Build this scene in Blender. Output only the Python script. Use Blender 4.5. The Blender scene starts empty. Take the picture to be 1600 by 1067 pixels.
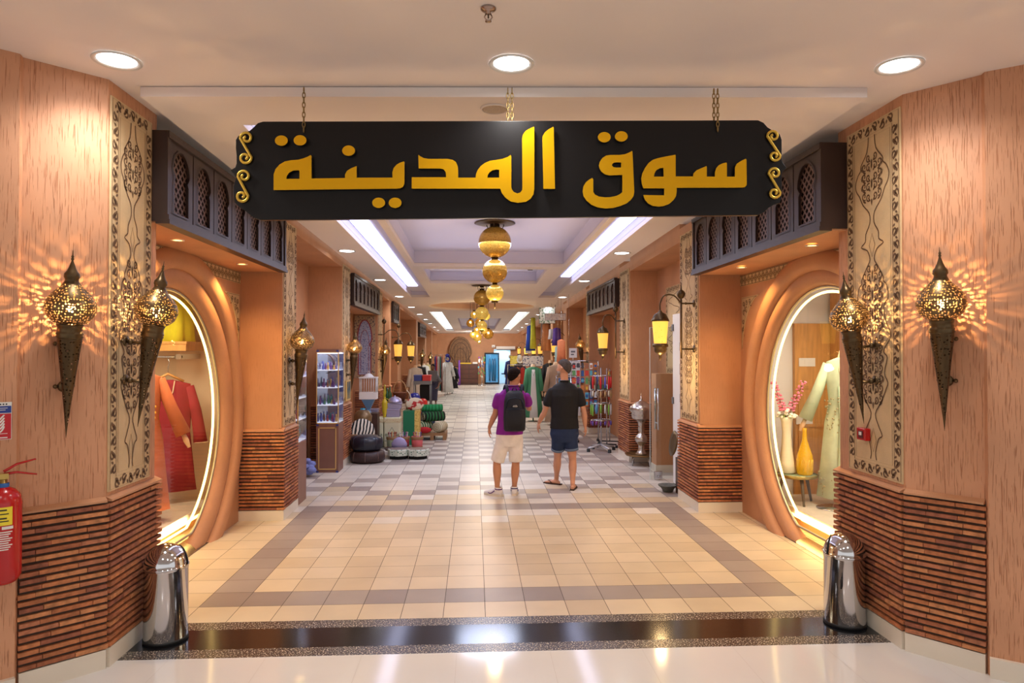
import bpy, bmesh, math, random
from mathutils import Vector, Matrix, Euler
random.seed(7)
PI = math.pi; R = math.radians
S = bpy.context.scene; COL = S.collection
# ---------------------------------------------------------------- camera, world, exposure
F = 1080.0; YAW = R(3.07); PITCH = R(0.77); CAMZ = 2.0
cd = bpy.data.cameras.new('camera'); cam = bpy.data.objects.new('camera', cd); COL.objects.link(cam)
cd.sensor_width = 36; cd.lens = 36 * F / 1600; cd.clip_start = .05; cd.clip_end = 200
cam.location = (0, 0, CAMZ); cam.rotation_euler = (PI / 2 + PITCH, 0, -YAW); S.camera = cam
S.view_settings.view_transform = 'Standard'; S.view_settings.look = 'None'
S.view_settings.gamma = 1; S.view_settings.use_curve_mapping = False
S.view_settings.exposure = 0.08
W = bpy.data.worlds.new('world'); S.world = W; W.use_nodes = True
bgn = W.node_tree.nodes['Background']; bgn.inputs[0].default_value = (1.0, .97, .94, 1); bgn.inputs[1].default_value = .88
CR = Euler((PI / 2 + PITCH, 0, -YAW)).to_matrix()
def ray(u, v): return CR @ Vector(((u - 800) / F, (533.5 - v) / F, -1))
def onX(u, v, X): d = ray(u, v); t = X / d.x; return Vector((X, d.y * t, CAMZ + d.z * t))
def onY(u, v, Y): d = ray(u, v); t = Y / d.y; return Vector((d.x * t, Y, CAMZ + d.z * t))
def onZ(u, v, Z=0.0): d = ray(u, v); t = (Z - CAMZ) / d.z; return Vector((d.x * t, d.y * t, Z))
def onD(u, v, D): return Vector((0, 0, CAMZ)) + ray(u, v) * D          # at depth D before the lens
# ---------------------------------------------------------------- lights of the place and added fills
def lamp(kind, name, loc, energy, color=(1, 1, 1), size=.1, sizey=None, rot=(0, 0, 0), spot=None, parent=None, blend=.5):
    l = bpy.data.lights.new(name, kind); o = bpy.data.objects.new(name, l); COL.objects.link(o)
    l.energy = energy; l.color = color
    if kind == 'AREA':
        l.size = size
        if sizey: l.shape = 'RECTANGLE'; l.size_y = sizey
        else: l.shape = 'DISK'
    else: l.shadow_soft_size = size
    if kind == 'SPOT': l.spot_size = spot or R(110); l.spot_blend = blend
    o.location = loc; o.rotation_euler = rot
    if parent: o.parent = parent
    return o
WARM = (1, .58, .20); COOL = (.80, .84, 1.0); NEUT = (1, .93, .86)
NEARL = [(183, 94), (799, 99), (1405, 102)]
# ---------------------------------------------------------------- colours and materials
def lin(c):
    r = []
    for v in c[:3]:
        v = v / 255.0; r.append(v / 12.92 if v <= .04045 else ((v + .055) / 1.055) ** 2.4)
    return (*r, 1.0)
def newmat(name):
    m = bpy.data.materials.new(name); m.use_nodes = True; nt = m.node_tree
    return m, nt, nt.nodes['Principled BSDF']
def mat(name, c, rough=.6, metal=0.0, emit=0.0, ec=None, var=0.0, vscale=20, bump=0.0, bscale=60, trans=0.0, spec=None, coat=0.0, ior=None, vec=(1, 1, 1)):
    m, nt, b = newmat(name); L = nt.links
    b.inputs['Base Color'].default_value = lin(c); b.inputs['Roughness'].default_value = rough
    b.inputs['Metallic'].default_value = metal
    if emit: b.inputs['Emission Color'].default_value = lin(ec or c); b.inputs['Emission Strength'].default_value = emit
    if trans: b.inputs['Transmission Weight'].default_value = trans
    if spec is not None: b.inputs['Specular IOR Level'].default_value = spec
    if ior: b.inputs['IOR'].default_value = ior
    if coat: b.inputs['Coat Weight'].default_value = coat; b.inputs['Coat Roughness'].default_value = .08
    if var or bump:
        tc = nt.nodes.new('ShaderNodeTexCoord'); mp = nt.nodes.new('ShaderNodeMapping'); mp.inputs['Scale'].default_value = vec
        L.new(tc.outputs['Object'], mp.inputs['Vector'])
    if var:
        n = nt.nodes.new('ShaderNodeTexNoise'); n.inputs['Scale'].default_value = vscale; n.inputs['Detail'].default_value = 4
        L.new(mp.outputs[0], n.inputs['Vector'])
        r = nt.nodes.new('ShaderNodeValToRGB'); k = lin(c)
        r.color_ramp.elements[0].position = .3; r.color_ramp.elements[1].position = .7
        r.color_ramp.elements[0].color = tuple(x * (1 - var) for x in k[:3]) + (1,)
        r.color_ramp.elements[1].color = tuple(min(1, x * (1 + var)) for x in k[:3]) + (1,)
        L.new(n.outputs['Fac'], r.inputs[0]); L.new(r.outputs[0], b.inputs['Base Color'])
    if bump:
        n2 = nt.nodes.new('ShaderNodeTexNoise'); n2.inputs['Scale'].default_value = bscale; n2.inputs['Detail'].default_value = 3
        L.new(mp.outputs[0], n2.inputs['Vector'])
        bp = nt.nodes.new('ShaderNodeBump'); bp.inputs['Strength'].default_value = bump; bp.inputs['Distance'].default_value = .01
        L.new(n2.outputs['Fac'], bp.inputs['Height']); L.new(bp.outputs[0], b.inputs['Normal'])
    return m
def two_tone(name, c1, c2, kind='voronoi', scale=40, lo=.4, hi=.45, rough=.6, metal=0., vec=(1, 1, 1), bump=0., emit=0.):
    m, nt, b = newmat(name); L = nt.links
    tc = nt.nodes.new('ShaderNodeTexCoord'); mp = nt.nodes.new('ShaderNodeMapping'); mp.inputs['Scale'].default_value = vec
    L.new(tc.outputs['Object'], mp.inputs['Vector'])
    if kind == 'voronoi': n = nt.nodes.new('ShaderNodeTexVoronoi'); out = 'Distance'
    elif kind == 'wave': n = nt.nodes.new('ShaderNodeTexWave'); n.inputs['Distortion'].default_value = 3; out = 'Fac'
    else: n = nt.nodes.new('ShaderNodeTexNoise'); n.inputs['Detail'].default_value = 3; out = 'Fac'
    n.inputs['Scale'].default_value = scale; L.new(mp.outputs[0], n.inputs['Vector'])
    r = nt.nodes.new('ShaderNodeValToRGB'); r.color_ramp.elements[0].position = lo; r.color_ramp.elements[1].position = hi
    r.color_ramp.elements[0].color = lin(c1); r.color_ramp.elements[1].color = lin(c2)
    L.new(n.outputs[out], r.inputs[0]); L.new(r.outputs[0], b.inputs['Base Color'])
    b.inputs['Roughness'].default_value = rough; b.inputs['Metallic'].default_value = metal
    if emit: L.new(r.outputs[0], b.inputs['Emission Color']); b.inputs['Emission Strength'].default_value = emit
    if bump:
        bp = nt.nodes.new('ShaderNodeBump'); bp.inputs['Strength'].default_value = bump; bp.inputs['Distance'].default_value = .006
        L.new(r.outputs[0], bp.inputs['Height']); L.new(bp.outputs[0], b.inputs['Normal'])
    return m
def attr_mat(name, rough=.5, var=.12, vscale=9, coat=0., spec=None, bump=0.):
    m, nt, b = newmat(name); L = nt.links
    a = nt.nodes.new('ShaderNodeAttribute'); a.attribute_name = 'tint'
    tc = nt.nodes.new('ShaderNodeTexCoord'); n = nt.nodes.new('ShaderNodeTexNoise'); n.inputs['Scale'].default_value = vscale; n.inputs['Detail'].default_value = 5
    L.new(tc.outputs['Object'], n.inputs['Vector'])
    mr = nt.nodes.new('ShaderNodeMapRange'); mr.inputs[1].default_value = .3; mr.inputs[2].default_value = .7
    mr.inputs[3].default_value = 1 - var; mr.inputs[4].default_value = 1 + var
    L.new(n.outputs['Fac'], mr.inputs[0])
    mx = nt.nodes.new('ShaderNodeVectorMath'); mx.operation = 'SCALE'
    L.new(a.outputs['Color'], mx.inputs[0]); L.new(mr.outputs[0], mx.inputs['Scale']); L.new(mx.outputs[0], b.inputs['Base Color'])
    b.inputs['Roughness'].default_value = rough
    if spec is not None: b.inputs['Specular IOR Level'].default_value = spec
    if bump:
        bp = nt.nodes.new('ShaderNodeBump'); bp.inputs['Strength'].default_value = bump; bp.inputs['Distance'].default_value = .006
        n3 = nt.nodes.new('ShaderNodeTexNoise'); n3.inputs['Scale'].default_value = 90; L.new(tc.outputs['Object'], n3.inputs['Vector'])
        L.new(n3.outputs['Fac'], bp.inputs['Height']); L.new(bp.outputs[0], b.inputs['Normal'])
    return m
def perforated(name, c, scale, r0, rough=.35, metal=.9):
    m, nt, b = newmat(name); L = nt.links
    b.inputs['Base Color'].default_value = lin(c); b.inputs['Roughness'].default_value = rough; b.inputs['Metallic'].default_value = metal
    tc = nt.nodes.new('ShaderNodeTexCoord'); v = nt.nodes.new('ShaderNodeTexVoronoi'); v.inputs['Scale'].default_value = scale; v.inputs['Randomness'].default_value = .5
    L.new(tc.outputs['Object'], v.inputs['Vector'])
    mt = nt.nodes.new('ShaderNodeMath'); mt.operation = 'LESS_THAN'; mt.inputs[1].default_value = r0; L.new(v.outputs['Distance'], mt.inputs[0])
    tr = nt.nodes.new('ShaderNodeBsdfTransparent'); mx = nt.nodes.new('ShaderNodeMixShader')
    L.new(mt.outputs[0], mx.inputs[0]); L.new(b.outputs[0], mx.inputs[1]); L.new(tr.outputs[0], mx.inputs[2])
    L.new(mx.outputs[0], nt.nodes['Material Output'].inputs['Surface'])
    return m
def glass_mat(name, c=(255, 255, 255), op=.08, rough=.02):
    m, nt, b = newmat(name); L = nt.links
    g = nt.nodes.new('ShaderNodeBsdfGlossy'); g.inputs['Roughness'].default_value = rough
    t = nt.nodes.new('ShaderNodeBsdfTransparent'); t.inputs[0].default_value = lin(c)
    f = nt.nodes.new('ShaderNodeLayerWeight'); f.inputs['Blend'].default_value = .5
    pw = nt.nodes.new('ShaderNodeMath'); pw.operation = 'POWER'; pw.inputs[1].default_value = 5; L.new(f.outputs['Facing'], pw.inputs[0])
    mt = nt.nodes.new('ShaderNodeMath'); mt.operation = 'MULTIPLY_ADD'; mt.inputs[1].default_value = .5; mt.inputs[2].default_value = op; L.new(pw.outputs[0], mt.inputs[0]); mt.use_clamp = True
    mx = nt.nodes.new('ShaderNodeMixShader'); L.new(mt.outputs[0], mx.inputs[0]); L.new(t.outputs[0], mx.inputs[1]); L.new(g.outputs[0], mx.inputs[2])
    L.new(mx.outputs[0], nt.nodes['Material Output'].inputs['Surface']); return m
# ---------------------------------------------------------------- mesh builder
class MB:
    def __init__(s, M=None): s.v = []; s.f = []; s.t = []; s.sm = []; s.M = M or Matrix(); s.tint = None
    def add(s, vs, fs, smooth=False, tint=None):
        b = len(s.v); s.v += [s.M @ Vector(p) for p in vs]
        for f in fs: s.f.append([b + i for i in f]); s.sm.append(smooth); s.t.append(tint or s.tint)
        return s
    def box(s, x0, x1, y0, y1, z0, z1, tint=None):
        return s.add([(x0, y0, z0), (x1, y0, z0), (x1, y1, z0), (x0, y1, z0), (x0, y0, z1), (x1, y0, z1), (x1, y1, z1), (x0, y1, z1)],
                     [(0, 3, 2, 1), (4, 5, 6, 7), (0, 1, 5, 4), (1, 2, 6, 5), (2, 3, 7, 6), (3, 0, 4, 7)], False, tint)
    def cbox(s, cx, cy, cz, sx, sy, sz, rz=0, tint=None, rx=0, ry=0):
        o = s.M; s.M = o @ Matrix.Translation((cx, cy, cz)) @ Euler((rx, ry, rz)).to_matrix().to_4x4()
        s.box(-sx / 2, sx / 2, -sy / 2, sy / 2, -sz / 2, sz / 2, tint); s.M = o; return s
    def quad(s, a, b, c, d, tint=None): return s.add([a, b, c, d], [(0, 1, 2, 3)], False, tint)
    def prism(s, poly, z0, z1, tint=None, smooth=False):
        n = len(poly); vs = [(p[0], p[1], z0) for p in poly] + [(p[0], p[1], z1) for p in poly]
        a = sum(poly[i][0] * poly[(i + 1) % n][1] - poly[(i + 1) % n][0] * poly[i][1] for i in range(n))
        fs = [tuple(range(n))[::-1], tuple(range(n, 2 * n))] + [(i, (i + 1) % n, n + (i + 1) % n, n + i) for i in range(n)]
        if a < 0: fs = [f[::-1] for f in fs]
        return s.add(vs, fs, smooth, tint)
    def lathe(s, prof, c=(0, 0, 0), n=24, tint=None, smooth=True, sx=1, sy=1, a0=0, a1=2 * PI):
        full = abs(a1 - a0 - 2 * PI) < 1e-6; m = n if full else n + 1; vs = []; fs = []
        for (r, z) in prof:
            for i in range(m):
                a = a0 + (a1 - a0) * i / n; vs.append((c[0] + r * math.cos(a) * sx, c[1] + r * math.sin(a) * sy, c[2] + z))
        for j in range(len(prof) - 1):
            for i in range(n):
                k = (i + 1) % m; fs.append((j * m + i, j * m + k, (j + 1) * m + k, (j + 1) * m + i))
        return s.add(vs, fs, smooth, tint)
    def cyl(s, c, r, h, n=20, tint=None, cap=True, r2=None):
        r2 = r if r2 is None else r2
        return s.lathe([(0, 0), (r, 0), (r, 0), (r2, h), (r2, h), (0, h)] if cap else [(r, 0), (r2, h)], c, n, tint, True)
    def sph(s, c, r, n=16, tint=None, sx=1, sy=1, sz=1):
        return s.lathe([(r * math.sin(PI * k / (n // 2)), -r * sz * math.cos(PI * k / (n // 2))) for k in range(n // 2 + 1)], c, n, tint, True, sx, sy)
    def tube(s, pts, r, n=8, closed=False, tint=None, flat=1.0, cap=True):
        pts = [Vector(p) for p in pts]; N = len(pts); rs = r if isinstance(r, (list, tuple)) else [r] * N
        up = None; vs = []; fs = []
        for i, p in enumerate(pts):
            a = pts[(i - 1) % N] if (closed or i > 0) else p; b = pts[(i + 1) % N] if (closed or i < N - 1) else p
            t = (b - a).normalized() if (b - a).length > 1e-9 else Vector((0, 0, 1))
            if up is None: up = Vector((0, 0, 1)) if abs(t.z) < .9 else Vector((0, 1, 0))
            x = t.cross(up)
            if x.length < 1e-6: x = t.orthogonal()
            x.normalize(); up = x.cross(t).normalized()
            for k in range(n):
                q = 2 * PI * k / n; vs.append(p + x * math.cos(q) * rs[i] + up * math.sin(q) * rs[i] * flat)
        M = N if closed else N - 1
        for i in range(M):
            j = (i + 1) % N
            for k in range(n): fs.append((i * n + k, i * n + (k + 1) % n, j * n + (k + 1) % n, j * n + k))
        if cap and not closed: fs.append(tuple(range(n))[::-1]); fs.append(tuple((N - 1) * n + k for k in range(n)))
        return s.add(vs, [f[::-1] for f in fs], True, tint)
    def loft(s, rings, n=16, tint=None, cap=True):
        """rings: (centre, x axis vec, y axis vec) with axes scaled to the radii"""
        vs = []; fs = []
        for c, ax, ay in rings:
            c = Vector(c); ax = Vector(ax); ay = Vector(ay)
            for k in range(n): q = 2 * PI * k / n; vs.append(c + ax * math.cos(q) + ay * math.sin(q))
        for i in range(len(rings) - 1):
            for k in range(n): fs.append((i * n + k, i * n + (k + 1) % n, (i + 1) * n + (k + 1) % n, (i + 1) * n + k))
        if cap: fs.append(tuple(range(n))[::-1]); fs.append(tuple((len(rings) - 1) * n + k for k in range(n)))
        return s.add(vs, fs, True, tint)
    def ribbon(s, pts, w, z=0.0, closed=False, tint=None):
        """flat strip in local XY at height z"""
        N = len(pts); vs = []; ws = w if isinstance(w, (list, tuple)) else [w] * N
        for i, p in enumerate(pts):
            a = pts[(i - 1) % N] if (closed or i > 0) else p; b = pts[(i + 1) % N] if (closed or i < N - 1) else p
            dx, dy = b[0] - a[0], b[1] - a[1]; l = math.hypot(dx, dy) or 1; nx, ny = -dy / l * ws[i] / 2, dx / l * ws[i] / 2
            vs += [(p[0] + nx, p[1] + ny, z), (p[0] - nx, p[1] - ny, z)]
        fs = [(2 * i + 1, 2 * ((i + 1) % N) + 1, 2 * ((i + 1) % N), 2 * i) for i in range(N if closed else N - 1)]
        return s.add(vs, fs, False, tint)
    def mesh(s, name='m'):
        me = bpy.data.meshes.new(name); me.from_pydata([tuple(v) for v in s.v], [], s.f)
        me.polygons.foreach_set('use_smooth', s.sm)
        if any(t is not None for t in s.t):
            at = me.color_attributes.new('tint', 'FLOAT_COLOR', 'CORNER'); buf = []
            for p in me.polygons:
                c = lin(s.t[p.index] or (200, 200, 200))
                for _ in range(p.loop_total): buf += c
            at.data.foreach_set('color', buf)
        me.update(); return me
    def obj(s, name, m, parent=None, loc=None, rot=None, bevel=0, smooth=None):
        o = bpy.data.objects.new(name, s.mesh(name)); COL.objects.link(o)
        for q in (m if isinstance(m, (list, tuple)) else [m]): o.data.materials.append(q)
        if parent: o.parent = parent
        if loc is not None: o.location = loc
        if rot is not None: o.rotation_euler = rot
        if bevel:
            bv = o.modifiers.new('b', 'BEVEL'); bv.width = bevel; bv.segments = 2; bv.limit_method = 'ANGLE'
        return o
def thing(name, label, cat, loc=(0, 0, 0), rz=0, group=None, rot=None):
    o = bpy.data.objects.new(name, None); COL.objects.link(o); o.empty_display_size = .1
    o.location = loc; o.rotation_euler = rot or (0, 0, rz); return tag(o, label, cat, group)
def tag(o, label=None, cat=None, group=None, kind=None):
    if label: o['label'] = label
    if cat: o['category'] = cat
    if group: o['group'] = group
    if kind: o['kind'] = kind
    return o
def struct(o, label=None): o['kind'] = 'structure'; return o
def dup(root, loc=None, rz=None, label=None, group=None, rot=None, scale=None):
    r = root.copy(); COL.objects.link(r)
    if loc is not None: r.location = loc
    if rz is not None: r.rotation_euler = (0, 0, rz)
    if rot is not None: r.rotation_euler = rot
    if scale is not None: r.scale = (scale,) * 3 if not isinstance(scale, tuple) else scale
    if label: r['label'] = label
    if group: r['group'] = group
    for ch in list(root.children):
        c = ch.copy(); COL.objects.link(c); c.parent = r
        for g in list(ch.children): d = g.copy(); COL.objects.link(d); d.parent = c
    return r
def poly2d(name, loops, depth, m, parent=None, M=None, bevel=0.0):
    """outline with holes, extruded to +-depth/2 along local z, as a mesh"""
    cu = bpy.data.curves.new(name, 'CURVE'); cu.dimensions = '2D'; cu.fill_mode = 'BOTH'; cu.extrude = depth / 2; cu.bevel_depth = bevel
    for lp in loops:
        sp = cu.splines.new('POLY'); sp.points.add(len(lp) - 1)
        for p, q in zip(sp.points, lp): p.co = (q[0], q[1], 0, 1)
        sp.use_cyclic_u = True
    to = bpy.data.objects.new('tmp', cu); COL.objects.link(to); bpy.context.view_layer.update()
    me = bpy.data.meshes.new_from_object(to.evaluated_get(bpy.context.evaluated_depsgraph_get()))
    bpy.data.objects.remove(to); bpy.data.curves.remove(cu); me.name = name
    if M is not None: me.transform(M)
    me.materials.clear(); me.materials.append(m)
    if not name: return me
    o = bpy.data.objects.new(name, me); COL.objects.link(o)
    if parent: o.parent = parent
    return o
def frame(p0, p1, z=0.0, off=0.0):
    """local x along p0->p1, local y outward (left of travel), local z up"""
    d = Vector((p1[0] - p0[0], p1[1] - p0[1], 0)).normalized(); n = Vector((-d.y, d.x, 0))
    M = Matrix((( d.x, n.x, 0, p0[0] + n.x * off), (d.y, n.y, 0, p0[1] + n.y * off), (0, 0, 1, z), (0, 0, 0, 1)))
    return M
def face(p0, p1, z=0.0, off=0.0):
    """flat artwork frame: local x along wall, local y up, local z outward"""
    return frame(p0, p1, z, off) @ Matrix(((1, 0, 0, 0), (0, 0, 1, 0), (0, 1, 0, 0), (0, 0, 0, 1)))
def smooth_pts(pts, k=4, closed=False):
    out = []; N = len(pts); rng = range(N if closed else N - 1)
    g = lambda i: pts[i % N] if closed else pts[max(0, min(N - 1, i))]
    for i in rng:
        p0, p1, p2, p3 = g(i - 1), g(i), g(i + 1), g(i + 2)
        for j in range(k):
            t = j / k; out.append(tuple(.5 * (2 * p1[d] + (p2[d] - p0[d]) * t + (2 * p0[d] - 5 * p1[d] + 4 * p2[d] - p3[d]) * t * t + (3 * p1[d] - p0[d] - 3 * p2[d] + p3[d]) * t ** 3) for d in range(len(p1))))
    if not closed: out.append(tuple(pts[-1]))
    return out
# ---------------------------------------------------------------- materials of the shell
def plaster_mat(name, c, groove=1.0):
    m, nt, b = newmat(name); L = nt.links; k = lin(c)
    tc = nt.nodes.new('ShaderNodeTexCoord'); mp = nt.nodes.new('ShaderNodeMapping'); mp.inputs['Scale'].default_value = (104, 104, 4.2)
    L.new(tc.outputs['Object'], mp.inputs['Vector'])
    n = nt.nodes.new('ShaderNodeTexNoise'); n.inputs['Scale'].default_value = 1.6; n.inputs['Detail'].default_value = 2.5; n.inputs['Distortion'].default_value = .35
    L.new(mp.outputs[0], n.inputs['Vector'])
    r = nt.nodes.new('ShaderNodeValToRGB'); e = r.color_ramp.elements; e[0].position = .355; e[1].position = .415
    e[0].color = (0, 0, 0, 1); e[1].color = (1, 1, 1, 1); L.new(n.outputs['Fac'], r.inputs[0])
    n2 = nt.nodes.new('ShaderNodeTexNoise'); n2.inputs['Scale'].default_value = 2.5; n2.inputs['Detail'].default_value = 6; L.new(tc.outputs['Object'], n2.inputs['Vector'])
    r2 = nt.nodes.new('ShaderNodeValToRGB'); r2.color_ramp.elements[0].position = .3; r2.color_ramp.elements[1].position = .7
    r2.color_ramp.elements[0].color = tuple(x * .9 for x in k[:3]) + (1,); r2.color_ramp.elements[1].color = tuple(x * 1.08 for x in k[:3]) + (1,)
    L.new(n2.outputs['Fac'], r2.inputs[0])
    mx = nt.nodes.new('ShaderNodeMix'); mx.data_type = 'RGBA'; mx.inputs[6].default_value = tuple(x * (1 - f_ * groove) for x, f_ in zip(k[:3], (.30, .42, .50))) + (1,)
    L.new(r.outputs[0], mx.inputs[0]); L.new(r2.outputs[0], mx.inputs[7]); L.new(mx.outputs[2], b.inputs['Base Color'])
    bp = nt.nodes.new('ShaderNodeBump'); bp.inputs['Strength'].default_value = .6 * groove; bp.inputs['Distance'].default_value = .006
    L.new(r.outputs[0], bp.inputs['Height']); L.new(bp.outputs[0], b.inputs['Normal']); b.inputs['Roughness'].default_value = .62
    return m
M_PLAS = plaster_mat('orange_plaster', (203, 148, 112)); M_PLAS2 = plaster_mat('orange_plaster_smooth', (190, 137, 98), .35)
M_CARVE = mat('carved_plaster', (206, 178, 136), .7, var=.07, vscale=6, bump=.15, bscale=140); M_GROOVE = mat('carving_groove', (104, 76, 52), .8)
M_CEIL = mat('ceiling_paint', (240, 231, 226), .8, var=.02, vscale=1.2); M_WOOD = mat('dark_lattice_wood', (52, 34, 28), .38, var=.18, vscale=8, vec=(1, 1, .2))
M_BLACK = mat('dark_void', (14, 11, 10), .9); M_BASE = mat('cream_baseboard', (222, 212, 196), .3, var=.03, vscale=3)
M_BRICK = attr_mat('clay_brick', .75, .3, 22, bump=.5); M_MORTAR = mat('dark_mortar', (84, 68, 58), .95, bump=.4, bscale=80)
M_TILE = attr_mat('floor_tile', .36, .05, 3.0, spec=.45); M_GROUT = mat('floor_grout', (70, 62, 56), .8)
M_NEARF = mat('polished_porcelain', (214, 210, 205), .09, var=.02, vscale=2, spec=.6); M_JOINT = mat('porcelain_joint', (176, 168, 158), .5)
M_GRAN = mat('black_granite', (16, 16, 19), .14, spec=.6); M_GRAN2 = mat('brown_granite_sill', (78, 66, 58), .18, var=.35, vscale=60)
M_SPECK = two_tone('speckled_granite', (205, 190, 168), (62, 54, 52), 'noise', 95, .37, .45, .25)
# ---------------------------------------------------------------- floor
ft = MB(); TS = .3186; X0 = .08; Y0 = 5.223
BEI = [(202, 184, 154), (208, 190, 161), (195, 176, 146), (204, 187, 160)]; BEF = [(210, 201, 188), (216, 207, 194), (203, 193, 180), (212, 204, 192)]  # far beige is paler: the corridor's cooler light put into the tile colour
GRY = [(150, 138, 130), (157, 145, 136), (144, 131, 124)]
def tile_kind(k, r):
    seg = r // 11; rr = r % 11
    if r == 1 and -7 <= k <= 7: return 1
    if r <= 11 and (k == -7 or k == 7) and r >= 1: return 1
    if r > 0 and rr == 0 and (r > 11 or -7 <= k <= 7): return 1
    if r > 22 and (k == 7 or k == -7): return 1
    if 11 < r < 22 or r > 33:
        c = (r - 16) if r < 22 else (rr - 5); dk = (k + 4) % 6; d = min(dk, 6 - dk)
        if abs(c) + d == 3: return 1
    elif 22 < r < 33 and (k + r) % 2 == 0 and abs(k) < 7: return 1
    return 0
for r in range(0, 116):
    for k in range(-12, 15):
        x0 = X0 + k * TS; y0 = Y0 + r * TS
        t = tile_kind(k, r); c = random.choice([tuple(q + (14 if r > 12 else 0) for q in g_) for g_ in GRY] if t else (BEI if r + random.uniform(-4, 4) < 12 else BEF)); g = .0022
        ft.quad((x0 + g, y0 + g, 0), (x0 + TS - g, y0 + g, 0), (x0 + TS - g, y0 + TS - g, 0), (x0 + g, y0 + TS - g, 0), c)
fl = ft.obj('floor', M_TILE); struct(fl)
g = MB(); g.box(-3.85, 4.6, Y0, 43, -.05, -.002); struct(g.obj('floor', M_GROUT, fl))
# near hall floor and threshold (the bands run very slightly askew to the tiles)
def band(name, ya, yb, m, z=0.0, w=4.6):
    sk = .012; b = MB(); b.add([(-w, ya - w * -sk * 0 - w * sk * -0, z), (w, ya, z), (w, yb, z), (-w, yb, z)], [(0, 1, 2, 3)]); return struct(b.obj(name, m))
hb = MB()
for i in range(-8, 9):
    for j in range(-13, 8):
        w = .62; x0 = -.12 + i * w; y1 = 4.62 - j * w * 1.0
        if y1 < 3 and abs(x0) > 6: continue
        hb.quad((x0 + .001, y1 - w + .001, 0), (x0 + w - .001, y1 - w + .001, 0), (x0 + w - .001, min(y1, 4.62) - .001, 0), (x0 + .001, min(y1, 4.62) - .001, 0)) if y1 <= 4.63 else None
hf = hb.obj('floor', M_NEARF); struct(hf); g = MB(); g.box(-8, 8, -9, 4.62, -.05, -.0015); struct(g.obj('floor', M_JOINT, hf))
band('trim_1', 4.62, 4.755, M_SPECK); band('trim_2', 4.755, 5.087, M_GRAN); band('trim_3', 5.087, Y0, M_SPECK)
for q, (xa, xb) in enumerate([(-3.05, -2.77), (3.33, 3.55)]):
    b = MB(); b.box(xa, xb, 5.3, 7.72 if q == 0 else 7.9, -.01, .004); struct(b.obj('trim_%d' % (4 + q), M_GRAN2))
# ---------------------------------------------------------------- walls
def zc(y): return 3.667 - .0165 * (y - 4.5)
XL, XR = -2.34, 2.89           # plaster faces of the entrance piers
def strip_wall(name, pts, m, z1=3.75, flip=False, z1s=None):
    b = MB()
    for i in range(len(pts) - 1):
        a, c = pts[i], pts[i + 1]
        ta = z1s[i] if z1s else z1; tb = z1s[i + 1] if z1s else z1
        q = [(a[0], a[1], 0), (c[0], c[1], 0), (c[0], c[1], tb), (a[0], a[1], ta)]
        b.quad(*(q[::-1] if flip else q))
    return struct(b.obj(name, m))
LA, LB = (-2.67, 4.215), (-2.34, 4.53); RA, RB = (3.18, 4.16), (2.89, 4.51)
strip_wall('wall_left', [(-7.0, .4), (-2.655, 4.165), LA, LB, (XL, 5.2), (-2.78, 5.2), (-2.78, 5.28)], M_PLAS)
strip_wall('wall_right', [(7.0, 1.2), (3.165, 4.115), RA, RB, (XR, 5.34), (3.33, 5.34), (3.33, 5.36)], M_PLAS, flip=True)
def round_wall(name, x, y0, y1, cy, cz, r, sgn):
    n = 72; c = []
    for i in range(n + 1):
        a = -PI / 2 + 2 * PI * i / n; c.append((cy + r * math.cos(a), max(cz + r * math.sin(a), .002)))
    # wall with a round opening cut down to the floor
    a0 = math.asin(cz / r); hw = math.sqrt(r * r - cz * cz); pts = [(y0, 0), (cy - hw, 0)]
    for i in range(n + 1):
        a = PI + a0 - (PI + 2 * a0) * i / n; pts.append((cy + r * math.cos(a), cz + r * math.sin(a)))
    pts += [(cy + hw, 0), (y1, 0), (y1, 2.96), (y0, 2.96)]
    M = Matrix(((0, 0, 1, x), (1, 0, 0, 0), (0, 1, 0, 0), (0, 0, 0, 1)))
    o = poly2d(name, [pts], .04, M_PLAS2, None, M); return struct(o)
CYL, CZL, CYR, CZR = 6.70, 1.30, 6.66, 1.32
wl = round_wall('wall_left', -2.79, 5.2, 8.36, CYL, CZL, 1.60, 1); wr = round_wall('wall_right', 3.34, 5.34, 8.5, CYR, CZR, 1.62, -1)
# pier sequence down the corridor: (near Y, far Y)
LP = [(8.33, 8.98), (12.0, 12.8), (16.4, 17.2), (18.6, 19.0), (20.6, 21.2), (27.0, 27.8), (32.0, 32.6), (36.6, 37.2), (41.6, 42)]
RP = [(8.48, 9.32), (12.34, 13.26), (16.8, 17.3), (21.0, 21.8), (24.8, 25.5), (28.6, 29.3), (32.6, 33.2), (36.6, 37.2), (41.6, 42)]
def piers(name, P, xf, xb, first, sgn):
    pts = [(first, P[0][0])]
    for i, (a, b) in enumerate(P):
        if i: pts += [(xb, a)]
        pts += [(xf, a), (xf, b), (xb, b)]
    return strip_wall(name, pts, M_PLAS2, flip=sgn > 0, z1s=[zc(p[1]) + .08 for p in pts])
piers('wall_left', LP, -2.285, -2.85, -2.79, -1); piers('wall_right', RP, 2.80, 3.30, 3.34, 1)
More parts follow.
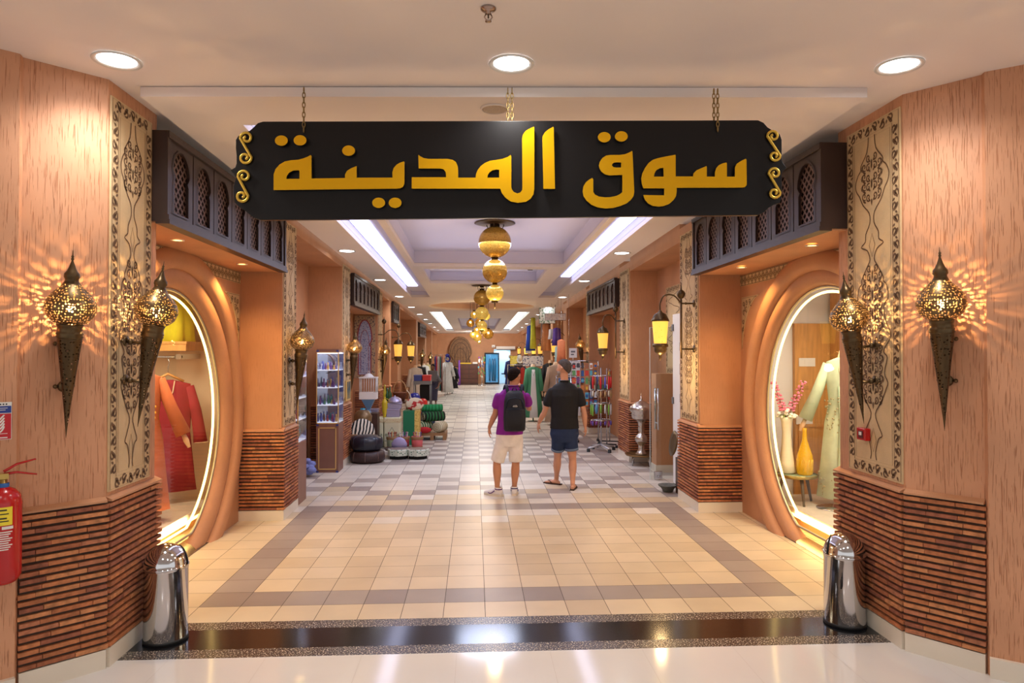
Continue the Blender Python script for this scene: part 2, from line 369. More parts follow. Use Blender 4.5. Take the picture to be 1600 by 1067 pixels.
# lowered heads of the recesses between the piers
for P, xa, xb in ((LP, -3.0, -2.285), (RP, 2.80, 3.45)):
    b = MB()
    for (p, q) in zip(P[:-1], P[1:]):
        y0, y1 = p[1], q[0]; h0, h1 = zc(y0) - .10, zc(y1) - .10
        vs = [(xa, y0, h0), (xb, y0, h0), (xb, y1, h1), (xa, y1, h1), (xa, y0, 3.8), (xb, y0, 3.8), (xb, y1, 3.8), (xa, y1, 3.8)]
        b.add(vs, [(0, 3, 2, 1), (0, 1, 5, 4), (1, 2, 6, 5), (2, 3, 7, 6), (3, 0, 4, 7)])
    struct(b.obj('wall_left' if xa < 0 else 'wall_right', M_PLAS2))
far = MB(); far.box(-3.9, 1.15, 42, 42.1, 0, 3.6); far.box(1.15, 2.15, 42, 42.1, 2.1, 3.6); far.box(2.15, 4.5, 42, 42.1, 0, 3.6)
struct(far.obj('wall_far', M_PLAS2))
# ---------------------------------------------------------------- brick cladding, ledges, baseboards
BR = [(170, 103, 64), (180, 112, 70), (156, 92, 60), (188, 124, 80), (144, 84, 60), (172, 108, 76)]
def bricks(p0, p1, z0=.125, z1=1.045, n=22, fine=True, e0=0, e1=0, side=1):
    """outward = left of travel p0->p1"""
    L = math.hypot(p1[0] - p0[0], p1[1] - p0[1]); M = frame(p0, p1); b = MB(M); m = MB(M); ch = (z1 - z0) / n
    m.box(0, L, -.03, .012, z0 - .006, z1); 
    for i in range(n):
        zz = z0 + i * ch; x = -e0 - random.random() * .012; end = L + e1 + random.random() * .012; first = True
        while x < end - .01:
            w = random.uniform(.17, .24) if not first else random.uniform(.07, .2); first = False
            x2 = min(x + w, end); 
            if end - x2 < .04: x2 = end
            d = .036 + random.uniform(-.004, .004)
            b.box(x, x2 - .003, -.02, d, zz + .004, zz + ch * .66, random.choice(BR)); x = x2
    led = MB(M); led.add([(-e0, -.03, z1), (L + e1, -.03, z1), (L + e1, .042, z1), (-e0, .042, z1), (-e0, -.03, z1 + .045), (L + e1, -.03, z1 + .045), (L + e1, .04, z1 + .012), (-e0, .04, z1 + .012)],
                        [(0, 3, 2, 1), (4, 5, 6, 7), (0, 1, 5, 4), (1, 2, 6, 5), (2, 3, 7, 6), (3, 0, 4, 7)][:0] + [(0, 1, 2, 3), (7, 6, 5, 4), (3, 2, 6, 7), (0, 3, 7, 4), (2, 1, 5, 6)])
    return b, m, led
def base(p0, p1, h=.12, e0=0, e1=0):
    L = math.hypot(p1[0] - p0[0], p1[1] - p0[1]); return MB(frame(p0, p1)).box(-e0, L + e1, -.03, .033, 0, h)
tn = [6]
def clad(segs, sidename):
    B, MM, LE, BA = MB(), MB(), MB(), MB()
    for s in segs:
        b, m, l = bricks(*s[0:2], **(s[2] if len(s) > 2 else {})); kw = {k: v for k, v in (s[2] if len(s) > 2 else {}).items() if k in ('e0', 'e1')}
        for D, Q in ((B, b), (MM, m), (LE, l), (BA, base(s[0], s[1], **kw))):
            o = len(D.v); D.v += Q.v; D.f += [[i + o for i in f] for f in Q.f]; D.t += Q.t; D.sm += Q.sm
    t = struct(B.obj('trim_%d' % tn[0], M_BRICK)); tn[0] += 1
    struct(MM.obj('mortar', M_MORTAR, t)); struct(LE.obj('ledge', M_PLAS2, t)); struct(BA.obj('baseboard_' + sidename, M_BASE))
# travel directions chosen so that outward is to the left of travel
def L_(a, b): return (b, a)
clad([((-2.34, 5.2), LB, dict(e0=.035)), (LB, LA)], 'left')
clad([(RA, RB), (RB, (XR, 5.34), dict(e1=.035))], 'right')
clad([((-2.285, 8.33), (-2.79, 8.33), dict(e0=.035)), ((-2.285, 8.98), (-2.285, 8.33))], 'left')
clad([((3.33, 8.48), (2.80, 8.48), dict(e1=.035)), ((2.80, 8.48), (2.80, 9.32))], 'right')
clad([((-2.285, 12.0), (-2.8, 12.0), dict(e0=.035)), ((-2.285, 12.8), (-2.285, 12.0))], 'left')
clad([((3.28, 12.34), (2.80, 12.34), dict(e1=.035)), ((2.80, 12.34), (2.80, 13.26))], 'right')
for (a, b_) in LP[2:-1]: clad([((-2.285, a), (-2.8, a)), ((-2.285, b_), (-2.285, a))], 'left')
for (a, b_) in RP[2:-1]: clad([((3.28, a), (2.80, a)), ((2.80, a), (2.80, b_))], 'right')
for s, nm in (((( -2.655, 4.165), (-7.0, .4)), 'left'), (((7.0, 1.2), (3.165, 4.115)), 'right')): struct(base(*s).obj('baseboard_' + nm, M_BASE))
# ---------------------------------------------------------------- ceiling
nc = MB(); nc.add([(-7, -9, 3.735), (7, -9, 3.735), (7, 43, 3.735), (-7, 43, 3.735)], [(3, 2, 1, 0)]); nco = struct(nc.obj('ceiling', M_CEIL))
def hole(x0, x1, y0, y1): return [(x0, y0), (x1, y0), (x1, y1), (x0, y1)]
HOLES = [hole(-1.70, -1.20, 5.15, 18.6), hole(1.70, 2.14, 5.15, 18.6), hole(-1.10, 1.62, 5.6, 12.6), hole(-.98, 1.36, 12.95, 15.3),
         hole(-1.58, -1.14, 24.0, 38.5), hole(1.5, 1.92, 24.0, 38.5), hole(-.7, 1.05, 27.5, 37)]
circ = [(.2 + 1.65 * math.cos(2 * PI * i / 48), 21.7 + 1.65 * math.sin(2 * PI * i / 48)) for i in range(48)]
outer = [(-2.19, 4.63), (2.58, 4.40), (2.58, 42), (-2.19, 42)]
sl = poly2d('ceiling', [outer] + HOLES + [circ], .064, M_CEIL)
for v in sl.data.vertices: v.co.z += zc(v.co.y) + .032
struct(sl)
M_TRAY = mat('cove_paint', (212, 210, 230), .7)
def recess(hl, h, m=M_TRAY, nm='ceiling'):
    b = MB(); n = len(hl)
    for i in range(n):
        p, q = hl[i], hl[(i + 1) % n]
        b.quad((p[0], p[1], zc(p[1]) + .06), (q[0], q[1], zc(q[1]) + .06), (q[0], q[1], zc(q[1]) + h), (p[0], p[1], zc(p[1]) + h))
    b.add([(p[0], p[1], zc(p[1]) + h) for p in hl], [tuple(range(n))[::-1]]); o = b.obj(nm, m, sl); return struct(o)
# the plane above is cut where a recess rises through it: the near ceiling stops at the step
for v in nco.data.vertices:
    if v.co.y > 10: v.co.y = 5.0
up = MB(); up.box(-3.6, -2.19, 5.0, 43, 3.735, 3.76); up.box(2.58, 4.5, 5.0, 43, 3.735, 3.76); struct(up.obj('ceiling', M_CEIL))
for i, h in enumerate(HOLES): recess(h, [.16, .16, .28, .26, .13, .13, .2][i])
recess(circ, .22, mat('circle_paint', (236, 206, 184), .8))
# bright cove panels
M_LED = mat('cove_light', (235, 240, 255), .5, emit=3.4, ec=(212, 218, 255)); M_LED2 = mat('cove_light_far', (235, 250, 240), .5, emit=2.4, ec=(236, 250, 240))
def cove(x0, x1, y0, y1, h, m, lab):
    b = MB(); b.add([(x0, y0, zc(y0) + h - .02), (x0, y1, zc(y1) + h - .02), (x1, y1, zc(y1) + h - .02), (x1, y0, zc(y0) + h - .02)], [(0, 1, 2, 3)])
    b.add([(x0, y0, zc(y0) + h - .005), (x1, y0, zc(y0) + h - .005), (x1, y1, zc(y1) + h - .005), (x0, y1, zc(y1) + h - .005)], [(0, 1, 2, 3)])
    for (xa, ya), (xb, yb) in (((x0, y0), (x1, y0)), ((x1, y0), (x1, y1)), ((x1, y1), (x0, y1)), ((x0, y1), (x0, y0))):
        b.quad((xa, ya, zc(ya) + h - .02), (xb, yb, zc(yb) + h - .02), (xb, yb, zc(yb) + h - .005), (xa, ya, zc(ya) + h - .005))
    o = b.obj('cove_light', m); tag(o, lab, 'ceiling light'); return o
cove(-1.66, -1.42, 5.3, 17.2, .16, M_LED, 'long bright cove light in the left ceiling trough near the entrance')
cove(1.90, 2.10, 5.3, 15.2, .16, M_LED, 'long bright cove light in the right ceiling trough near the entrance')
cove(-1.56, -1.24, 24.2, 38.3, .13, M_LED2, 'greenish white cove light at the far left end of the ceiling')
cove(1.56, 1.90, 24.2, 38.3, .13, M_LED2, 'greenish white cove light at the far right end of the ceiling')
for (x0, y0, x1, y1, c, lab) in ((-.95, 14.9, -.35, 13.1, (235, 238, 250), 'white linear air slot in the second ceiling tray'), (1.2, 14.9, .75, 13.1, (40, 40, 44), 'dark linear air slot in the second ceiling tray')):
    z0, z1 = zc(y0) + .255, zc(y1) + .255; b = MB(); dx, dy = (x1 - x0), (y1 - y0); l = math.hypot(dx, dy); nx, ny = -dy / l * .05, dx / l * .05
    b.add([(x0 - nx, y0 - ny, z0), (x0 + nx, y0 + ny, z0), (x1 + nx, y1 + ny, z1), (x1 - nx, y1 - ny, z1), (x0 - nx, y0 - ny, z0 - .012), (x0 + nx, y0 + ny, z0 - .012), (x1 + nx, y1 + ny, z1 - .012), (x1 - nx, y1 - ny, z1 - .012)],
          [(0, 1, 2, 3), (7, 6, 5, 4), (0, 4, 5, 1), (1, 5, 6, 2), (2, 6, 7, 3), (3, 7, 4, 0)])
    tag(b.obj('air_slot', mat('slot', c, .5)), lab, 'vent')
# ---------------------------------------------------------------- downlights
M_RIM = mat('downlight_rim', (225, 225, 222), .35, metal=.2); M_BULB = mat('downlight_glow', (255, 255, 255), .5, emit=14, ec=(250, 252, 255))
def downlight(loc, r, label, group=None):
    t = thing('ceiling_downlight', label, 'ceiling light', loc, group=group)
    MB().lathe([(r, .0), (r * 1.02, -.006), (r * .98, -.012), (r * .80, -.004), (r * .78, .0)], n=28).obj('rim', M_RIM, t)
    MB().lathe([(0, -.003), (r * .5, -.004), (r * .78, -.002)], n=28).obj('lens', M_BULB, t); return t
labs = ['round recessed downlight above the left entrance wall', 'round recessed downlight above the middle of the hanging sign', 'round recessed downlight above the right entrance wall']
d0 = None
for (u, v), lb in zip(NEARL, labs):
    p = onZ(u, v, 3.732)
    if not d0: d0 = downlight(p, .135, lb)
    else: dup(d0, p, label=lb)
    lamp('SPOT', 'downlight_beam', (p.x, p.y, 3.70), 85, (1, .96, .92), .10, spot=R(150), blend=.9)
for x in (-2.0, .2, 2.4): lamp('SPOT', 'hall_beam', (x, 1.2, 3.70), 80, (1, .96, .92), .12, spot=R(150), blend=.9)
dl = None
for sd, x in (('left', -2.0), ('right', 2.34)):
    for i, y in enumerate([10.9, 14.7, 18.4, 21.9, 25.2, 28.2, 31.2, 34.4, 37.6]):
        od = ['nearest', 'second', 'third', 'fourth', 'fifth', 'sixth', 'seventh', 'eighth', 'farthest'][i]
        lb = '%s corridor downlight in the row along the %s ceiling edge' % (od, sd); p = (x, y, zc(y) - .001)
        if not dl: dl = downlight(p, .14, lb, 'downlights along the corridor edges'); dl.rotation_euler = (-.0165, 0, 0)
        else: dup(dl, p, label=lb, rot=(-.0165, 0, 0))
        if i % 2 == 0: lamp('SPOT', 'downlight_beam', (x, y, zc(y) - .03), 60, (1, .97, .95), .12, spot=R(140), blend=.9)
lamp('AREA', 'tray_fill', (.25, 9.1, zc(9.1) + .03), 15, (.72, .74, 1), 2.3, 6.4, rot=(PI, 0, 0)); lamp('AREA', 'tray_fill', (.2, 14.1, zc(14.1) + .03), 5, (.8, .8, 1), 2.0, 2.0, rot=(PI, 0, 0)); lamp('AREA', 'far_fill', (.2, 38.5, 2.95), 130, (1, .93, .84), 1.5, rot=(R(60), 0, 0))  # added lamps: unseen fills brighten the tray ceilings and the far wall
for y in (10.2, 13.2, 20.0, 27, 34): lamp('AREA', 'cove_fill', (.25, y, zc(y) - .02), 52 if y < 30 else 100, (.66, .75, 1) if y < 15 else (.92, .96, 1), 1.2)  # added mid-ceiling lamps that boost the cove light over the floor
# ---------------------------------------------------------------- carved plaster panels
def teardrop(b, x, y, l, w, a, z=.0022, n=5):
    pts = []
    for i in range(n + 1): t = i / n; pts.append((t * l, math.sin(PI * t ** .7) * w / 2))
    pts += [(p[0], -p[1]) for p in pts[-2:0:-1]]; ca, sa = math.cos(a), math.sin(a)
    b.add([(x + p[0] * ca - p[1] * sa, y + p[0] * sa + p[1] * ca, z) for p in pts], [tuple(range(len(pts)))[::-1]])
def curl(b, x, y, r, a, dirn=1, turns=1.2, w=.008, tail=.0, z=.0022, n=12):
    pts = []
    for i in range(n + 1):
        t = i / n; q = a + dirn * turns * 2 * PI * t; rr = r * (1 - .78 * t); pts.append((x + rr * math.cos(q), y + rr * math.sin(q)))
    if tail:
        p = pts[0]; q = a - dirn * PI / 2; pts.insert(0, (p[0] + tail * math.cos(q), p[1] + tail * math.sin(q)))
    w *= 1.35; b.ribbon(pts, [w * .5] + [w] * (len(pts) - 2) + [w * .7], z)
KN = [(181, .17), (205, .25), (225, .6), (233, .62), (240, .78), (252, .92), (262, .92), (270, .84), (278, .7), (295, .5), (312, .15), (330, .12), (347, .35), (360, .38), (368, .62), (376, .27),
      (392, .12), (405, .3), (425, .6), (432, .6), (440, .78), (460, .85), (470, .66), (480, .62), (500, .72), (523, .98), (545, .62), (552, .62), (560, .78), (585, .62), (600, .8), (612, .7), (635, .42), (655, .12),
      (675, .3), (690, .48), (697, .28), (720, .12), (733, .17)]
def carve(w, h, detail=True):
    b = MB(); bd = min(.085, w * .16); y = lambda v: h * (1 - (v - 158) / (760 - 158))
    rect = lambda d: [(d, d), (w - d, d), (w - d, h - d), (d, h - d)]
    b.ribbon(rect(.012), .004, .002, True); b.ribbon(rect(bd), .005, .002, True)
    fr = bd + .022; b.ribbon(rect(fr), .0035, .002, True)
    hw = w / 2 - fr; cx = w / 2
    kn = smooth_pts([(k[1], y(k[0])) for k in KN], 3)
    for s in (-1, 1): b.ribbon([(cx + s * p[0] * hw, p[1]) for p in kn], .0105, .0022)
    for s in (-1, 1): b.ribbon([(cx + s * max(p[0] * hw - .016, .004), p[1]) for p in kn if p[0] > .5], .003, .0022) if False else None
    # filling ornament of the medallions, mirrored left and right
    for v0, v1 in ((212, 300), (402, 520), (525, 648)):
        yy = y(v0) - .02; ye = y(v1) + .02; st = .072; i = 0
        while yy > ye:
            wd = min(max([p[0] for p in kn if abs(p[1] - yy) < .03] or [.2]), .95) * hw - .02
            teardrop(b, cx, yy - .014, .056, .019, PI / 2 if i % 2 else -PI / 2)
            if wd > .045:
                for s in (-1, 1):
                    curl(b, cx + s * .042, yy, .028, PI / 2 * (1 if i % 2 else -1), -s * (1 if i % 2 else -1), 1.0, .0085, .02)
                    teardrop(b, cx + s * .016, yy - .034, .046, .015, PI / 2 - s * .75)
            if wd > .095:
                for s in (-1, 1): curl(b, cx + s * .095, yy + .016, .028, -PI / 2, s, 1.0, .0085, .02); teardrop(b, cx + s * .072, yy - .036, .05, .016, PI / 2 - s * 1.1)
            if wd > .14:
                for s in (-1, 1): teardrop(b, cx + s * .118, yy - .018, .045, .012, PI / 2 - s * .5); teardrop(b, cx + s * .13, yy + .012, .03, .01, PI / 2 + s * .6)
            yy -= st; i += 1
    for v in (368, 700):
        b.ribbon([(cx, y(v - 20)), (cx + hw * .16, y(v)), (cx, y(v + 20)), (cx - hw * .16, y(v))], .005, .0022, True)
    b.ribbon([(cx - hw * .95, y(523)), (cx, y(523) + hw * .75), (cx + hw * .95, y(523)), (cx, y(523) - hw * .75)], .006, .0022, True)
    # running scroll border
    def border(x0, y0, dx, dy, L):
        n = max(2, int(L / .088)); st = L / n; a = math.atan2(dy, dx); bw = bd - .016
        for i in range(n):
            s = 1 if i % 2 else -1; t = (i + .5) * st; px, py = x0 + dx * t, y0 + dy * t; nx, ny = -dy, dx
            curl(b, px + nx * s * bw * .14, py + ny * s * bw * .14, bw * .34, a + s * PI / 2, s, .8, .011, bw * .35)
            teardrop(b, px - nx * s * bw * .38 - dx * .02, py - ny * s * bw * .38 - dy * .02, .058, .026, a + s * .55)
            teardrop(b, px + dx * st * .42 + nx * s * bw * .36, py + dy * st * .42 + ny * s * bw * .36, .04, .02, a + PI + s * .6)
            teardrop(b, px + dx * st * .45 - nx * bw * .1, py + dy * st * .45 - ny * bw * .1,   .034, .018, a - s * 1.1)
    m = .012 + (bd - .012) / 2
    border(m, bd, 0, 1, h - 2 * bd); border(w - m, h - bd, 0, -1, h - 2 * bd); border(bd * .6, m, 1, 0, w - bd * 1.2); border(w - bd * .6, h - m, -1, 0, w - bd * 1.2)
    return b
def carved_panel(p0, p1, z0, z1, label, off=.012, group=None):
    """travel p0->p1 with the outward side to the left"""
    w = math.hypot(p1[0] - p0[0], p1[1] - p0[1]); h = z1 - z0
    t = thing('carved_panel', label, 'wall panel', group=group); t.matrix_world = frame(p0, p1, z0)
    P = MB(); P.box(0, w, .001, off, 0, h); P.obj('panel_slab', M_CARVE, t)
    A = Matrix(((-1, 0, 0, w), (0, 0, 1, off), (0, 1, 0, 0), (0, 0, 0, 1)))
    c = carve(w, h); c2 = MB(A); c2.add(c.v, c.f); c2.obj('carving', M_GROOVE, t); return t
carved_panel((XL, 5.10), (XL, 4.545), 1.10, 3.64, 'tall carved beige panel on the left entrance pier behind the leaning lantern')
carved_panel((XR, 4.525), (XR, 5.19), 1.10, 3.66, 'tall carved beige panel on the right entrance pier behind the red alarm box')
carved_panel((-2.285, 8.93), (-2.285, 8.36), 1.10, 3.56, 'narrow carved panel on the second left pier beside the first glass showcase')
carved_panel((2.80, 8.52), (2.80, 9.26), 1.10, 3.56, 'narrow carved panel on the second right pier carrying the pole lantern')
carved_panel((-2.285, 12.75), (-2.285, 12.05), 1.10, 3.50, 'carved panel on the third left pier behind the second glass showcase')
carved_panel((2.80, 12.4), (2.80, 13.2), 1.10, 3.50, 'carved panel on the third right pier above the silver urn')
carved_panel((-2.285, 17.15), (-2.285, 16.45), 1.10, 3.42, 'carved panel on the fourth left pier beyond the birdcage')
carved_panel((2.80, 16.85), (2.80, 17.25), 1.10, 3.42, 'slim carved panel on the fourth right pier behind the souvenir racks')
# panels set into the back walls of the recesses
carved_panel((-2.85, 10.9), (-2.85, 9.4), 1.75, 3.05, 'carved plaster panel set in the left recess above the showcases')
carved_panel((3.30, 10.0), (3.30, 11.75), 1.62, 3.08, 'carved plaster panel above the doorway in the right recess')
# ---------------------------------------------------------------- friezes of nested diamonds and corner carvings
def frieze(p0, p1, z0, z1, label):
    w = math.hypot(p1[0] - p0[0], p1[1] - p0[1]); h = z1 - z0
    t = thing('diamond_frieze', label, 'frieze'); t.matrix_world = frame(p0, p1, z0)
    MB().box(0, w, -.005, .01, 0, h).obj('frieze_band', M_CARVE, t)
    b = MB(Matrix(((-1, 0, 0, w), (0, 0, 1, .01), (0, 1, 0, 0), (0, 0, 0, 1)))); n = int(w / .105); s = w / n; c = h / 2
    for i in range(n):
        x = (i + .5) * s
        for k in (.95, .55): b.ribbon([(x, c - c * .86 * k), (x + s / 2 * k, c), (x, c + c * .86 * k), (x - s / 2 * k, c)], .011, .002, True)
        b.add([(x, c - .012, .002), (x + .012, c, .002), (x, c + .012, .002), (x - .012, c, .002)], [(3, 2, 1, 0)])
    b.ribbon([(0, .006), (w, .006)], .006, .002); b.ribbon([(0, h - .006), (w, h - .006)], .006, .002); b.obj('diamond_carving', M_GROOVE, t)
frieze((-2.77, 8.30), (-2.77, 5.3), 2.79, 2.92, 'long diamond patterned band above the left round shop window')
frieze((3.32, 5.4), (3.32, 8.46), 2.80, 2.93, 'long diamond patterned band above the right round shop window')
def spandrel(p0, p1, z0, z1, label, flip):
    w = math.hypot(p1[0] - p0[0], p1[1] - p0[1]); h = z1 - z0; t = thing('corner_carving', label, 'wall panel'); t.matrix_world = frame(p0, p1, z0)
    out = [(0, 0), (0, h), (w, h)] + [(w - w * math.sin(q), h * math.cos(q) * 0 + h - h * (1 - math.cos(q)) * 1.0) for q in ()]
    arc = [(w * (1 - math.sin(q * PI / 16)), h * (1 - (1 - math.cos(q * PI / 16)))) for q in range(1, 8)]
    arc = [(w * (1 - q / 8) ** 1.6, h * (1 - (q / 8) ** 1.6)) for q in range(1, 8)]
    pts = [(0, 0), (0, h), (w, h)] + arc; A = Matrix(((1, 0, 0, 0), (0, 0, 1, .004), (0, 1, 0, 0), (0, 0, 0, 1)))
    if flip: A = Matrix(((-1, 0, 0, w), (0, 0, 1, .004), (0, 1, 0, 0), (0, 0, 0, 1)))
    poly2d('corner_slab', [pts], .012, M_CARVE, t, A)
    b = MB(A); b.ribbon([(p[0] * .86 + .012, h - (h - p[1]) * .86 - .012) for p in pts], .005, .0085, True)
    for i, (x, y) in enumerate([(.07, h - .08), (.07, h - .19), (.16, h - .08), (.06, h - .30), (.05, h - .4), (.25, h - .06), (.12, h - .15)]):
        if x < w and y > 0: curl(b, x, y, .032, i, 1 if i % 2 else -1, 1.3, .009, .02, .0085); teardrop(b, x + .02, y - .05, .05, .015, 1 + i, .0085)
    b.obj('corner_ornament', M_GROOVE, t)
spandrel((-2.77, 8.27), (-2.77, 7.78), 2.02, 2.66, 'small curved corner carving above the left round window', False)
spandrel((3.32, 7.90), (3.32, 8.42), 2.02, 2.66, 'small curved corner carving above the right round window', True)
# ---------------------------------------------------------------- lattice boxes
M_LATT = mat('lattice_slats', (112, 84, 70), .45)
def arch_outline(w, h, n=10):
    """pointed horseshoe opening, width w, height h, from the bottom left round"""
    hw = w / 2; pts = [(-hw * .86, 0), (-hw * .86, h * .50), (-hw * .72, h * .56), (-hw * .86, h * .60)]
    for i in range(n + 1):
        t = i / n; q = PI * .5 * t; pts.append((-hw * .98 * math.cos(q) ** .9 if t < 1 else 0, h * .66 + h * .34 * (math.sin(q) ** 1.15)))
    return pts + [(-p[0], p[1]) for p in pts[-2::-1]]
def lattice_me(w, h):
    o = arch_outline(w * .72, h * .84); oo = [(p[0], p[1] + h * .07) for p in o]
    A = Matrix(((1, 0, 0, 0), (0, 0, 1, 0), (0, 1, 0, 0), (0, 0, 0, 1)))
    bm_ = MB(A); cl = []
    me1 = poly2d('', [[(-w / 2, 0), (w / 2, 0), (w / 2, h), (-w / 2, h)], oo], .022, M_WOOD, None, A)
    ring = MB(A); ring.ribbon([(p[0] * 1.08, (p[1] - h * .49) * 1.05 + h * .49) for p in oo], .014, .018, True); 
    sl = MB(A); r = w * .37; y0, y1 = h * .065, h * .92; s = .074
    for sg in (-1, 1):
        k = -40
        while k < 40:
            c = k * s; a = []
            for i in range(2):
                pass
            # line x*sg + y = c clipped to the box
            pts = []
            for yy in (y0, y1):
                xx = (c - yy) * sg; pts.append((xx, yy))
            (xa, ya), (xb, yb) = pts
            def clip(xa, ya, xb, yb):
                t0, t1 = 0, 1; dx = xb - xa
                if abs(dx) < 1e-9: return None if abs(xa) > r else (xa, ya, xb, yb)
                ta, tb = (-r - xa) / dx, (r - xa) / dx
                if ta > tb: ta, tb = tb, ta
                t0, t1 = max(0, ta), min(1, tb)
                return None if t0 >= t1 else (xa + dx * t0, ya + (yb - ya) * t0, xa + dx * t1, ya + (yb - ya) * t1)
            q = clip(xa, ya, xb, yb)
            if q: sl.ribbon([(q[0], q[1]), (q[2], q[3])], .019, -.012 - (.003 if sg > 0 else 0))
            k += 1
    return me1, ring.mesh('arch_moulding'), sl.mesh('lattice')
def lattice_box(p0, p1, z0, z1, depth, n, label, me=None):
    """front face p0->p1 (outward left of travel), n arched panels"""
    L = math.hypot(p1[0] - p0[0], p1[1] - p0[1]); h = z1 - z0; t = thing('lattice_box', label, 'wooden screen'); t.matrix_world = frame(p0, p1, z0)
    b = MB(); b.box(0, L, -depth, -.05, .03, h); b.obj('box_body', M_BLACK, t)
    b = MB(); b.box(-.01, L + .01, -.06, .02, 0, .05); b.box(-.01, L + .01, -.06, .02, h - .05, h); b.box(-.02, L + .02, -.07, .03, -.02, .012)
    b.box(-.012, .035, -depth, .012, 0, h); b.box(L - .035, L + .012, -depth, .012, 0, h); b.obj('box_frame', M_WOOD, t)
    w = (L - .07) / n; pw = w - .016; m1, m2, m3 = lattice_me(pw, h - .10)
    for m in (m2,): m.materials.append(M_WOOD)
    m3.materials.append(M_LATT)
    for i in range(n):
        o = bpy.data.objects.new('lattice_door', m1); COL.objects.link(o); o.parent = t; o.location = (.035 + (i + .5) * w, -.012, .05)
        for nm, m in (('arch_moulding', m2), ('lattice', m3)):
            q = bpy.data.objects.new(nm, m); COL.objects.link(q); q.parent = o
    s = MB(); s.box(.0, L, -depth, -.06, -.012, .03); s.obj('soffit_board', M_PLAS2, t); return t
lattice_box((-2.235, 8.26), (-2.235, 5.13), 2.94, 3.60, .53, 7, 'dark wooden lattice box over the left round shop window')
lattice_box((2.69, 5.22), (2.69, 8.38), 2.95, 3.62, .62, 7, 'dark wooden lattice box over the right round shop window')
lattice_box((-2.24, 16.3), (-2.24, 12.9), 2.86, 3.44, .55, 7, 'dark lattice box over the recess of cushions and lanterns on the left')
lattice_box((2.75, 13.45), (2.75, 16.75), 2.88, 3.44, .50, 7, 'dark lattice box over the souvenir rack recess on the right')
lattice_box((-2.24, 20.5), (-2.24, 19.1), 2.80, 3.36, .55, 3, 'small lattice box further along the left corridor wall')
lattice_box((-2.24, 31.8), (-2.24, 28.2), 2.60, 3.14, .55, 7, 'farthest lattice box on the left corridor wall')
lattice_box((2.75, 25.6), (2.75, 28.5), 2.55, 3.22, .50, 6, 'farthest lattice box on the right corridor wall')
# ---------------------------------------------------------------- round shop windows
M_GLASS = glass_mat('shop_glass', op=.06); M_STRIP = mat('led_strip', (255, 225, 150), .5, emit=4.5, ec=(255, 216, 130)); M_ALU = mat('window_profile', (190, 180, 150), .3, metal=.7)
def round_window(x, cy, cz, r, sgn, idx):
    # local z axis points out of the wall towards the corridor
    A = Matrix(((0, 0, sgn, x), (1, 0, 0, cy), (0, 1, 0, cz), (0, 0, 0, 1)))
    a0, a1 = -math.asin(min(1, (cz) / 1.60)) - .3, PI + math.asin(min(1, cz / 1.60)) + .3
    W_ = thing('window_%d' % idx, None, None); W_['kind'] = 'structure'
    b = MB(A); b.lathe([(1.68, 0), (1.66, .03), (1.60, .055), (1.53, .05), (1.475, .02), (1.47, -.03)], n=80, a0=a0, a1=a1); b.obj('outer_moulding', M_PLAS2, W_)
    b = MB(A); b.lathe([(1.485, -.03), (1.44, -.015), (1.36, -.03), (r + .035, -.075), (r + .02, -.13)], n=80, a0=a0, a1=a1); b.obj('inner_moulding', M_PLAS2, W_)
    zb = .15; h = cz - zb; ab = math.asin(h / r)
    ring = [(r * math.cos(-ab + (PI + 2 * ab) * i / 64), r * math.sin(-ab + (PI + 2 * ab) * i / 64)) for i in range(65)]
    g = MB(A); g.add([(p[0], p[1], -.125) for p in ring], [tuple(range(65))]); g.obj('glass_pane', M_GLASS, W_)
    f = MB(A); f.tube([(p[0] * 1.01, p[1] * 1.01, -.12) for p in ring], .014, 6, True); f.obj('window_frame', M_ALU, W_)
    f = MB(A); q = .965; f.tube([(p[0] * q, p[1] * q + .01, -.16) for p in ring], .013, 6, True); s = f.obj('light_strip', M_STRIP, W_); return W_
round_window(-2.77, CYL, CZL, 1.27, 1, 1); round_window(3.32, CYR, CZR, 1.30, -1, 2)
# soft warm light from the strips, and the recessed soffit spots that light the recesses
for x, cy, s in ((-3.05, CYL, 1), (3.58, CYR, -1)):
    lamp('AREA', 'display_light', (x - s * .5, cy, 2.55), 55, (1, .86, .6), .5, 2.2, rot=(0, 0, 0))
    lamp('AREA', 'sill_light', (x - s * .02, cy + .1, .16), 10, (1, .7, .3), .06, 1.8, rot=(0, s * R(75), 0))
def soffit_spot(x, y, side):
    t = thing('soffit_spotlight', '%s warm spotlight under the lattice box over the %s round window' % (('nearer' if y < 6.5 else 'farther'), side), 'ceiling light', (x, y, 2.925))
    MB().lathe([(.055, .0), (.056, -.006), (.04, -.006), (.038, 0)], n=20).obj('rim', M_RIM, t); MB().lathe([(0, -.003), (.038, -.002)], n=16).obj('lens', mat('warm_lens', (255, 220, 150), .5, emit=6, ec=(255, 200, 110)), t)
    lamp('SPOT', 'soffit_beam', (x, y, 2.88), 62, WARM, .05, spot=R(140), blend=.8)
for y in (5.9, 7.5):
    soffit_spot(-2.48, y, 'left'); soffit_spot(2.95, y, 'right')
